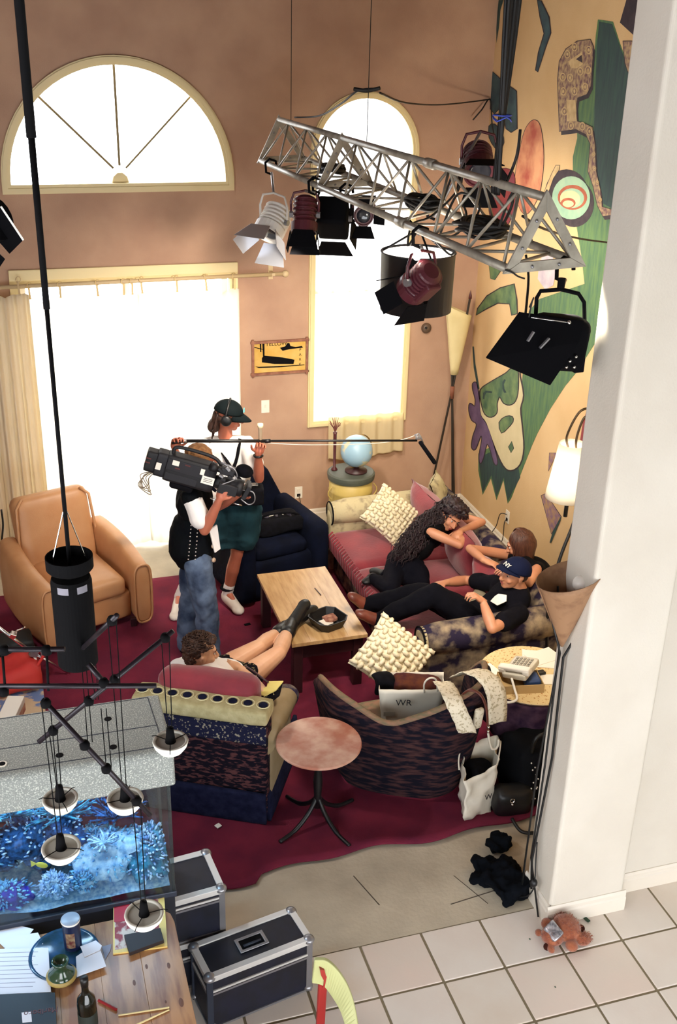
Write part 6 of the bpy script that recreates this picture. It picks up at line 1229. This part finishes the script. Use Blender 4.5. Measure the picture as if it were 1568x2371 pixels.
# the boom
bm_ = thing('microphone_boom', 'long black boom pole with a shotgun microphone hanging at its right end', 'microphone', at(690, 1022, Y=7.26))
b0, b1, b2 = at(398, 1026, Y=7.30), at(620, 1021, Y=7.24), at(966, 1020, Y=7.14)
MB().tube([b0, at(424, 1022, Y=7.29)], .010, 10).tube([at(430, 1021, Y=7.29), b1], .0125, 10).tube([b1, b2], .0085, 10).tube([b1-V((.02, 0, 0)), b1+V((.02, 0, 0))], .015, 10).build('pole', M_blk, bm_, smooth=True)
MB().tube([at(422, 1022, Y=7.29), at(432, 1021, Y=7.29)], .0145, 10).build('grip_ring', M_steel, bm_, smooth=True)
m0, m1 = at(972, 1022, Y=7.13), at(1008, 1073, Y=7.10)
MB().tube([m0.lerp(m1, .0), m0.lerp(m1, .03), m1.lerp(m0, .03), m1], [.010, .0155, .017, .013], 14).build('shotgun_microphone', M_blkf, bm_, smooth=True)
MB().rbox(at(969, 1013, Y=7.14), (.045, .03, .03), r=.008).tube([at(960, 1008, Y=7.14), at(970, 1004, Y=7.14), at(976, 1014, Y=7.13), at(980, 1026, Y=7.13)], .006, 6).build('shock_mount', M_steel, bm_, smooth=True)
MB().tube(spline([at(620, 1026, Y=7.24), at(720, 1030, Y=7.22), at(860, 1027, Y=7.18), at(930, 1018, Y=7.15), at(962, 1008, Y=7.14)]), .003, 6).build('audio_cable', M_base, bm_, smooth=True)
sk = thing('rolled_paper', 'small cream rolled paper held upright in the boom holder hand', 'paper', at(601, 1004, Y=7.24))
MB().lathe(at(603, 1020, Y=7.25), [(.014, 0), (.016, .10), (.022, .104), (.022, .13), (.01, .132), (0, .132)], 12).build('paper_roll', mat('cream_paper', 'd9c6a4', .7), sk, smooth=True)
# ---------------------------------------------------------------- B: camera operator
J = dict(head=at(467, 1068, Y=6.86), face=(.97, .05, -.12), neck=at(452, 1118, Y=6.88), pel=V((1.09, 6.9, .95)))
J['shR'] = at(444, 1150, Y=6.76); J['shL'] = at(455, 1136, Y=7.06); J['hipR'] = V((1.10, 6.81, .92)); J['hipL'] = V((1.11, 6.99, .92))
J['elR'] = at(474, 1228, Y=6.68); J['wrR'] = at(508, 1158, Y=6.60); J['elL'] = V((1.30, 7.02, 1.20)); J['wrL'] = V((1.42, 6.84, 1.36))
J['handR'] = ((.35, -.05, .9), (.6, .7, .1), -1, .45); J['handL'] = ((.6, -.4, .7), (-.3, -.7, .3), 1, .6)
J['knR'] = V((1.16, 6.80, .50)); J['knL'] = V((1.09, 7.02, .50)); J['anR'] = V((1.17, 6.78, .10)); J['anL'] = V((1.04, 7.02, .10)); J['toeR'] = V((1.33, 6.74, .05)); J['toeL'] = V((1.19, 7.02, .05))
B_, C, R = person('standing camera operator in black studded vest, white T-shirt and blue jeans, camera on shoulder', J, M_skinr, .98)
cloth('t_shirt', M_tee, B_, lambda q: (torso(q, J, .98, .008), q.cone(J['shR'], mid(J['shR'], J['elR'], .66), .066, .074), q.cone(J['shL'], mid(J['shL'], J['elL'], .62), .066, .074)))
M_vest = mat('black_vest', '060a0c', .85, c2='05070e', scale=10, bump=.2)
vb = cloth('vest', M_vest, B_, lambda q: (torso(q, J, 1.0, .026), q.cone(J['pel']+V((-.01, 0, .14)), J['pel']+V((0, -.0, .0)), .15, .172, 20, 2), q.cone(J['shL'], J['shR'], .07, .07)), fold=.015)
q = MB()
for rw in range(2):
    for i in range(13):
        z = 1.28-.026*i; q.ell((1.075+.045*rw-.004*i, 6.755-.012*rw-.004*i-(.012 if i > 6 else 0), z), .0065, nu=8, nv=6)
q.build('vest_studs', M_chrome, vb, smooth=True, kind='stuff')
for z in (.92, 1.03): MB().lathe((1.21, 6.735, z), [(0, .0), (.018, .002), (.016, .009), (0, .012)], 14, rotm(x=78, z=30)).build('vest_button', mat('bone_button', 'b59a82', .4) if z == .92 else bpy.data.materials['bone_button'], vb, smooth=True)
MB().slab([[V((1.18, 6.715, 1.17)), V((1.235, 6.72, 1.20)), V((1.26, 6.75, 1.0)), V((1.215, 6.725, .985))]], (.004, -.012, 0)).build('shirt_tail', M_tee, B_)
cloth('jeans', M_denim, B_, lambda q: (q.ell(J['pel'], (.125, .165, .12)), [(limb(q, J['hip'+s], J['kn'+s], .100, .088), limb(q, J['kn'+s], J['an'+s], .086, .078)) for s in 'LR']), fold=.03)
for s in 'LR': shoe('shoe', M_blk, B_, J['an'+s]-V((0, 0, .04)), J['toe'+s], 1.1)
M_bl = mat('sandy_hair', 'a87a4c', .7, c2='8a5c38', scale=60, bump=.4, bscale=150)
h = cloth('hair', M_bl, B_, lambda q: (q.ell(C+R@V((0, -.026, .044)), (.086, .098, .086), R), q.ell(C+R@V((0, -.06, -.02)), (.074, .06, .07), R)), .006, .02); h.modifiers[-1].texture = cl_fine
# shoulder camera
kc = thing('video_camera', 'large black shoulder video camera with white stickers, carried by the operator in the vest', 'camera', at(440, 1098, Y=6.70))
cr, cf = at(372, 1072, Y=6.74), at(508, 1110, Y=6.66); axis = (cf-cr).normalized(); x_, y_, d_ = frame(axis); RK = Matrix((axis, (V((0, 0, 1)).cross(axis)).normalized(), axis.cross((V((0, 0, 1)).cross(axis)).normalized())*1)).transposed()
kcn = mid(cr, cf); M_cam = mat('camera_body', '0b0b11', .6, bump=.1); M_cam2 = mat('camera_grey', '15151c', .6)
K = lambda x, y, z: kcn+RK@V((x, y, z))
MB().rbox(K(.0, 0, .0), (.34, .12, .19), RK, r=.015).build('camera_body', M_cam, kc, smooth=True)
MB().box(K(-.02, -.062, .035), (.29, .006, .08), RK).box(K(-.05, -.062, -.05), (.22, .006, .05), RK).build('side_panel', M_cam2, kc, bevel=.002)
MB().rbox(K(-.20, 0, .005), (.075, .115, .17), RK, r=.012).build('recorder_block', M_cam2, kc, smooth=True); MB().rbox(K(-.268, 0, .005), (.075, .10, .145), RK, r=.01).build('battery', M_cam, kc, smooth=True)
for i, (x, z, w_, h_) in enumerate(((-.215, .0, .035, .05), (-.11, .055, .045, .035), (.075, .045, .028, .042), (.125, -.005, .085, .055))): MB().box(K(x, -.0665, z), (w_, .002, h_), RK).build('sticker', M_wht, kc)
for i in range(3): MB().box(K(.125, -.068, .008-.012*i), (.06, .001, .003), RK).build('sticker_print', M_ink, kc)
for x, z in ((-.29, .03), (-.29, .0), (-.09, .02), (-.03, .06)): MB().box(K(x, -.0665 if x > -.2 else -.052, z), (.035, .002, .008), RK).build('marking', mat('dull_red_mark', '5a2420', .6) if x == -.29 and z == .03 else bpy.data.materials['dull_red_mark'], kc)
MB().tube(spline([K(-.14, 0, .09), K(-.13, 0, .14), K(.0, 0, .15), K(.13, 0, .14), K(.19, 0, .10)]), .013, 8).build('top_handle', M_cam, kc, smooth=True)
MB().lathe(K(.17, 0, -.02), [(.035, 0), (.045, .01), (.045, .06), (.05, .07), (.05, .15), (.058, .155), (.06, .20), (.055, .20), (.05, .19), (0, .185)], 24, Matrix((RK@V((0, 0, -1)), RK@V((0, 1, 0)), RK@V((1, 0, 0)))).transposed()).build('zoom_lens', M_cam, kc, smooth=True)
MB().box(K(.40, 0, -.02), (.03, .13, .10), RK@rotm(0, 10, 0)).box(K(.27, -.06, -.03), (.13, .035, .07), RK).build('lens_hood', M_cam, kc, bevel=.004)
MB().lathe(K(.20, -.05, .09), [(.02, -.03), (.022, .05), (.03, .06), (.03, .09), (0, .09)], 16, RK@rotm(0, -80, 20)).build('viewfinder', M_cam, kc, smooth=True); MB().rbox(K(.235, -.05, .09), (.10, .05, .05), RK, r=.01).build('viewfinder_body', M_cam2, kc, smooth=True)
MB().ell(K(.345, -.02, .115), (.062, .048, .046), RK, 24, 16).build('foam_microphone', M_blkf, kc, smooth=True); MB().tube([K(.30, -.02, .11), K(.17, -.0, .12)], .01, 8).build('microphone_mount', M_steel, kc, smooth=True)
for x0, z0 in ((.20, .06), (.23, .12), (.18, .10), (.26, .07), (.22, .04)): MB().box(K(x0, -.08, z0), (.03, .02, .014), RK@rotm(0, 30*z0*10, 0)).build('control', M_steel if z0 in (.12, .06) else M_cam2, kc)
MB().tube([K(.18, -.04, -.13), K(.27, -.05, -.145)], .006, 8).tube([K(.34, -.05, -.12), K(.40, -.05, -.12)], .005, 8).build('rod', M_chrome, kc, smooth=True)
for pts in ([K(.36, -.03, -.02), K(.44, -.06, .0), K(.47, -.06, -.06), K(.44, -.05, -.10), K(.38, -.04, -.08)], [K(.2, -.06, .1), K(.26, -.09, .14), K(.3, -.09, .08), K(.22, -.08, .0)]): MB().tube(spline(pts), .004, 6).build('lens_cable', M_steel, kc, smooth=True)
for s in range(4): MB().tube(spline([K(-.22, .0, -.07), K(-.25-.02*s, -.02, -.12), K(-.24+.012*s, -.02*s, -.17-.015*s), K(-.27-.01*s, -.01, -.2), K(-.29, .0, -.14), K(-.25, .0, -.08)]), .0035, 5).build('rear_cable', mat('pale_wire', '8a7a66', .6) if s == 0 else bpy.data.materials['pale_wire'], kc, smooth=True)
MB().rbox(K(-.03, .0, -.115), (.16, .10, .05), RK, r=.02).build('shoulder_pad', M_blkf, kc, smooth=True)
# ---------------------------------------------------------------- C: seated man in the kilim armchair
pel = V((1.14, 5.86, .51)); J = dict(head=at(466, 1512, Y=5.72), face=(.97, .06, -.10), pel=pel, neck=V((.955, 5.69, .735)))
J['neck'] = J['head']+V((-.01, -.01, -.12)); J['shR'] = J['neck']+V((.13, -.10, -.05)); J['shL'] = J['neck']+V((-.12, .13, -.04)); J['hipR'] = pel+V((.07, -.06, -.01)); J['hipL'] = pel+V((-.05, .09, -.01))
J['elR'] = at(606, 1600, Z=.70); J['wrR'] = at(556, 1548, Y=5.76); J['elL'] = V((.93, 5.98, .56)); J['wrL'] = V((1.10, 5.98, .56))
J['handR'] = ((-.75, .05, .35), (-.2, .8, -.3), 1, .8); J['handL'] = ((.8, .3, 0), (0, 0, -1), 1, .4)
J['knR'] = at(645, 1512, Y=5.93); J['knL'] = at(600, 1498, Y=6.05); J['anR'] = at(668, 1458, Y=6.32); J['anL'] = at(648, 1462, Y=6.36); J['toeR'] = at(708, 1392, Y=6.52); J['toeL'] = at(728, 1405, Y=6.58)
C_, C, R = person('person with short brown hair in the kilim armchair, black boots up on the table', J, M_skinp, .96)
cloth('t_shirt', M_tee, C_, lambda q: (torso(q, J, .95, .015), q.cone(J['shR'], mid(J['shR'], J['elR'], .35), .062, .066), q.cone(J['shL'], mid(J['shL'], J['elL'], .4), .062, .066)))
M_shor = mat('patterned_shorts', '0e0c12', .9, c2='a89a6c', scale=38, lo=.6, hi=.64)
sh = cloth('shorts', M_shor, C_, lambda q: (q.ell(pel, (.14, .14, .10)), q.cone(J['hipR'], mid(J['hipR'], J['knR'], .22), .095, .088), q.cone(J['hipL'], mid(J['hipL'], J['knL'], .22), .095, .088)), fold=.02)
hem = [at(596, 1606, Z=.70), at(612, 1618, Z=.70), at(632, 1604, Z=.71), at(655, 1580, Z=.73), at(618, 1584, Z=.75), at(622, 1598, Z=.75)]
MB().slab([[at(596, 1609, Z=.69), at(612, 1616, Z=.69), at(640, 1602, Z=.70), at(655, 1583, Z=.72), at(648, 1612, Z=.68), at(612, 1640, Z=.67), at(603, 1628, Z=.67)]], (0, 0, .012)).build('shirt_hem', M_shor, C_, bevel=.004)
MB().slab([[at(592, 1605, Z=.705), at(612, 1614, Z=.705), at(640, 1600, Z=.715), at(657, 1579, Z=.73), at(620, 1580, Z=.735), at(618, 1592, Z=.73)]], (0, 0, .010)).build('yellow_lining', mat('pale_yellow_cloth', 'd9c878', .9), C_, bevel=.003)
MB().tube(spline([at(567, 1541, Z=.80), at(590, 1556, Z=.78), at(610, 1572, Z=.77), at(622, 1580, Z=.75)]), .008, 6, flat=.5).build('leather_strap', mat('dark_strap', '3a1c22', .5), C_, smooth=True)
for s in 'LR': shoe('boot', M_blk, C_, J['an'+s]+(J['toe'+s]-J['an'+s])*.15, J['toe'+s], 1.08, .26, knee=J['kn'+s])
M_hb = mat('brown_hair', '2e1a12', .65, c2='4c2e1c', scale=50, bump=.6, bscale=120)
h = cloth('hair', M_hb, C_, lambda q: (q.ell(C+R@V((0, -.036, .050)), (.083, .088, .080), R), q.ell(C+R@V((0, -.066, -.012)), (.068, .050, .06), R), q.ell(C+R@V((.0, .045, .100)), (.06, .042, .030), R)), .0055, .03); h.modifiers[-1].texture = cl_fine
def f(i):
    a = random.uniform(0, 2*pi); e_ = random.uniform(.15, 1.5); n_ = V((cos(a)*cos(e_), sin(a)*cos(e_), sin(e_)))
    if n_.y > .55 and n_.z < .6: return None
    b0 = C+R@V((n_.x*.084, n_.y*.098-.02, n_.z*.085+.045)); t_ = R@V((-n_.y, n_.x, .3)); return [b0+(R@n_)*(.003+.014*sin(pi*j/4))+t_*.008*j for j in range(5)]
tube_hair('hair_locks', C_, M_hb, f, 260, .004)
# ---------------------------------------------------------------- D: curly-haired woman on the sofa
pel = at(940, 1312, Z=.56); J = dict(pel=pel, neck=at(1022, 1212, Y=7.03), face=(.02, -.90, -.32), up=(.42, .1, .9), flip=True)
J['head'] = at(1044, 1196, Y=6.98); J['shR'] = at(997, 1232, Y=6.88); J['shL'] = at(1062, 1198, Y=7.22); J['hipR'] = pel+V((.05, -.10, 0)); J['hipL'] = pel+V((-.03, .11, .01))
J['elR'] = at(1064, 1262, Z=.80); J['wrR'] = at(1083, 1240, Z=.83); J['elL'] = at(1116, 1209, Z=.81); J['wrL'] = at(1066, 1230, Z=.85)
J['wrR'] = J['elR']+(at(1094, 1226, Z=.80)-J['elR']).normalized()*.2
J['handR'] = ((.3, .9, .05), (0, 0, -1), 1, .4); J['handL'] = ((-.75, -.62, -.15), (0, 0, -1), -1, .45)
J['knR'] = at(978, 1348, Z=.53); J['knL'] = at(905, 1365, Z=.53); J['anR'] = at(890, 1330, Z=.50); J['anL'] = at(862, 1338, Z=.49); J['toeR'] = at(862, 1318, Z=.50); J['toeL'] = at(845, 1345, Z=.49)
D_, C, R = person('person with long dark curly hair, black top and leggings, arms crossed on the sofa back', J, M_skin, .86, .94)
M_blkt = mat('black_tank', '07070a', .85, bump=.1)
cloth('tank_top', M_blkt, D_, lambda q: (torso(q, J, .86, .007)), fold=.006)
cloth('leggings', mat('charcoal_leggings', '0a0a14', .9, bump=.1), D_, lambda q: (q.ell(J['pel'], (.15, .15, .125)), [(limb(q, J['hip'+s], J['kn'+s], .088, .062), limb(q, J['kn'+s], J['an'+s], .06, .042)) for s in 'LR']), fold=.008)
for s in 'LR': shoe('shoe', M_blk, D_, J['an'+s], J['toe'+s], .9)
MB().tube([J['wrR']+(J['elR']-J['wrR'])*.08+V((.0, .026*cos(t), .026*sin(t))) for t in [i*pi/6 for i in range(12)]], .003, 6, closed=True).build('bracelet', mat('gold', 'c8a04a', .25, metal=1), D_, smooth=True)
M_cur = mat('dark_curly_hair', '170c12', .55, c2='2c161c', scale=30)
hb_ = cloth('hair', M_cur, D_, lambda q: (q.ell(C+R@V((0, -.045, .045)), (.105, .105, .095), R), q.ell(C+R@V((0, .02, .11)), (.085, .05, .04), R), q.cone(C+R@V((-.03, -.08, .0)), at(985, 1225, Y=7.02), .095, .10, 16), q.cone(at(985, 1225, Y=7.02), at(948, 1262, Y=6.95), .095, .07, 16), q.cone(at(948, 1262, Y=6.95), at(918, 1290, Y=6.92), .065, .03, 16)), .008, .05); hb_.modifiers[-1].texture = cl_fine
ps = [C+R@V((0, -.05, .06)), at(985, 1222, Y=7.0), at(950, 1260, Y=6.93), at(915, 1296, Y=6.90)]
def f(i):
    t0 = random.random()**.8*2.2; seg = min(int(t0), 2); b = ps[seg].lerp(ps[seg+1], t0-seg); rr = (.115, .10, .085, .05)[seg]; a = random.uniform(0, 6.28); e_ = random.uniform(-1.2, 1.4); n_ = V((cos(a)*cos(e_), sin(a)*cos(e_), sin(e_)))
    if seg == 0 and (R.transposed()@n_).y > .35 and (R.transposed()@n_).z < .75: return None
    b0 = b+n_*rr*.9; dirn = (ps[3]-ps[0]).normalized(); L = random.uniform(.06, .12); x, y, d = frame(dirn); out = []
    for j in range(9): w_ = j*1.25+i; out.append(b0+dirn*L*j/8+V((0, 0, -.004*j))+(x*cos(w_)+y*sin(w_))*.009+n_*.012*sin(pi*j/8))
    return out
tube_hair('hair_curls', D_, M_cur, f, 620, .0042)
def f(i):
    a = random.uniform(-1.3, 1.3); b0 = C+R@V((.085*sin(a), .07*cos(a), .088)); return [b0+R@V((.006*cos(j*1.3+i)+.012*sin(a)*j, .012+.004*sin(j*1.3+i), .012-.011*j)) for j in range(5)]
tube_hair('hair_fringe', D_, M_cur, f, 70, .004)
MB().tube([C+R@V((-.078, .0+.012*cos(t), -.045+.016*sin(t))) for t in [i*pi/5 for i in range(10)]], .0018, 5, closed=True).build('earring', M_chrome, D_, smooth=True)
# ---------------------------------------------------------------- E: straight-haired woman behind the sofa
J = dict(head=at(1203, 1262, Y=6.55), face=(-.80, .45, -.35)); h0 = J['head']
J['neck'] = h0+V((.06, -.04, -.12)); J['pel'] = V((3.86, 6.42, .40)); J['shR'] = None
J['shL'] = at(1182, 1286, Y=6.62); J['shR'] = at(1243, 1318, Y=6.30); J['hipL'] = J['pel']+V((-.02, .09, 0)); J['hipR'] = J['pel']+V((.02, -.09, 0))
J['elL'] = None; J['flip'] = True
e1 = at(1088, 1270, Z=.84); J['elL'] = e1; J['wrL'] = at(1140, 1312, Z=.84); J['elR'] = at(1225, 1350, Y=6.12); J['wrR'] = at(1190, 1325, Y=6.2)
J['wrL'] = e1+(J['wrL']-e1).normalized()*.22
J['handL'] = ((.7, -.7, -.1), (0, 0, -1), 1, .35); J['handR'] = ((-.8, .3, .2), (0, 0, -1), -1, .4)
J['knL'] = V((3.70, 6.72, .14)); J['knR'] = V((3.74, 6.15, .14)); J['anL'] = V((3.98, 6.70, .08)); J['anR'] = V((3.99, 6.2, .08)); J['toeL'] = V((4.03, 6.60, .05)); J['toeR'] = V((4.03, 6.3, .05))
E_, C, R = person('person with straight brown hair and black top behind the sofa, face turned away', J, M_skin, .86, .94)
cloth('tank_top', M_blkt, E_, lambda q: torso(q, J, .86, .008), fold=.006)
cloth('trousers', M_blkden, E_, lambda q: (q.ell(J['pel'], (.14, .15, .12)), [(limb(q, J['hip'+s], J['kn'+s], .088, .064), limb(q, J['kn'+s], J['an'+s], .062, .045)) for s in 'LR']), fold=.006)
for s in 'LR': shoe('shoe', M_blk, E_, J['an'+s], J['toe'+s], .88)
M_str = mat('straight_brown_hair', '3c2018', .45, c2='5a3424', scale=90, stretch=(1, 1, .15))
hb_ = cloth('hair', M_str, E_, lambda q: (q.ell(C+R@V((0, -.03, .035)), (.088, .10, .09), R), q.cone(C+R@V((0, -.05, -.0)), C+V((.02, -.05, -.17)), .085, .06, 18)), .006, .0)
def f(i):
    a = random.uniform(0, 2*pi); n_ = V((cos(a), sin(a), 0)); r0 = .012; top = C+R@V((0, -.02, .118)); out = []
    if (n_.y > .62): return None
    for j in range(12):
        t = j/11; ph = min(t*2.2, 1)*pi/2; rad_ = .093*sin(ph) if t < .45 else .093-.03*(t-.45); z = .122*cos(ph)+.01 if t < .45 else .01-(t-.45)*.42
        p = R@V((n_.x*rad_, n_.y*rad_*1.12-.02, max(z, .01) if t < .45 else 0)); 
        if t >= .45: p += V((.02*(t-.45), -.03*(t-.45), -(t-.45)*.38))
        out.append(C+p+noise.noise_vector(p*25+V((i, 0, 0)))*.003)
    return out
tube_hair('hair_strands', E_, M_str, f, 360, .0042)
# ---------------------------------------------------------------- F: reclining man in a cap
pel = at(1100, 1436, Z=.53); J = dict(pel=pel, neck=at(1207, 1372, Y=5.98), face=(-.95, -.22, .10), up=(.15, -.1, 1))
J['head'] = at(1190, 1328, Y=5.98); J['shR'] = at(1150, 1352, Y=6.20); J['shL'] = at(1205, 1420, Y=5.84)
J['hipL'] = pel+V((.0, -.09, 0)); J['hipR'] = pel+V((.0, .09, .0))
J['elL'] = at(1140, 1455, Z=.73); J['wrL'] = at(1118, 1392, Y=5.84); J['elR'] = at(1085, 1350, Y=6.36); J['wrR'] = at(1035, 1352, Y=6.34)
J['handL'] = ((-.6, .1, .5), (-.3, .1, -.9), -1, .65); J['handR'] = ((-.9, -.1, -.05), (0, 0, -1), 1, .5)
J['elR'] = J['shR']+(at(1088, 1345, Y=6.40)-J['shR']).normalized()*.28; J['wrR'] = at(1030, 1350, Y=6.34)
J['knL'] = at(1006, 1376, Y=6.08); J['knR'] = at(975, 1372, Y=6.30); J['anL'] = at(884, 1440, Y=6.26); J['anR'] = at(852, 1402, Y=6.50); J['toeL'] = at(824, 1418, Y=6.30); J['toeR'] = at(800, 1392, Y=6.52)
J['anL'] = at(880, 1436, Y=6.24); J['toeL'] = J['anL']+(at(822, 1412, Y=6.27)-J['anL']).normalized()*.17; J['toeR'] = J['anR']+V((-.12, .02, .10))
F_, C, R = person('reclining person in navy cap and black T-shirt, brown boots up on the coffee table', J, M_skin, .98)
J['flip'] = False
tt = cloth('t_shirt', M_blktee, F_, lambda q: (torso(q, J, .98, .016), q.cone(J['shR'], mid(J['shR'], J['elR'], .60), .062, .068), q.cone(J['shL'], mid(J['shL'], J['elL'], .60), .064, .070)), fold=.02)
cloth('jeans', M_blkden, F_, lambda q: (q.ell(pel, (.16, .15, .12)), [(limb(q, J['hip'+s], J['kn'+s], .105, .080), limb(q, J['kn'+s], J['an'+s], .078, .062)) for s in 'LR']), fold=.02)
M_boot = mat('brown_boot', '7a3c2c', .4, c2='4c221c', scale=10)
for s in 'LR': shoe('boot', M_boot, F_, J['an'+s], J['toe'+s], 1.05, .18, knee=J['kn'+s])
cc2 = cap(F_, C, R, mat('navy_cap', '0d1430', .8), 1.07, visor_up=.014, tilt=14)
RT = R@rotm(x=70)
text('NY', .045, C+(R@rotm(x=10))@V((0, .098, .066)), Matrix((R@V((-1, 0, 0)), (R@rotm(x=16))@V((0, -.5, .87)), (R@rotm(x=16))@V((0, .87, .5)))).transposed(), M_wht, 'cap_letters', F_, .003)
h = cloth('hair', M_hb, F_, lambda q: (q.ell(C+R@V((0, -.055, -.01)), (.077, .052, .055), R), q.ell(C+R@V((0, -.035, .02)), (.083, .075, .05), R)), .006, .012)
mp_ = mid(J['neck'], pel, .38); tdir = (J['neck']-pel).normalized(); sx = (J['shL']-J['shR']).normalized(); fwd = tdir.cross(sx)
if fwd.x > 0: fwd = -fwd
MB().slab([[mp_+fwd*.142+tdir*a+sx*b for a, b in ((-.05, .05), (-.03, .12), (.04, .13), (.07, .08), (.03, .03), (.0, .03))]], fwd*.006).build('shirt_print', M_wht, tt, bevel=.002)
MB().tube([J['wrL']+(V((.03*cos(t), .03*sin(t), 0))) for t in [i*pi/6 for i in range(12)]], .007, 6, closed=True).build('watch', M_blk, F_, smooth=True)
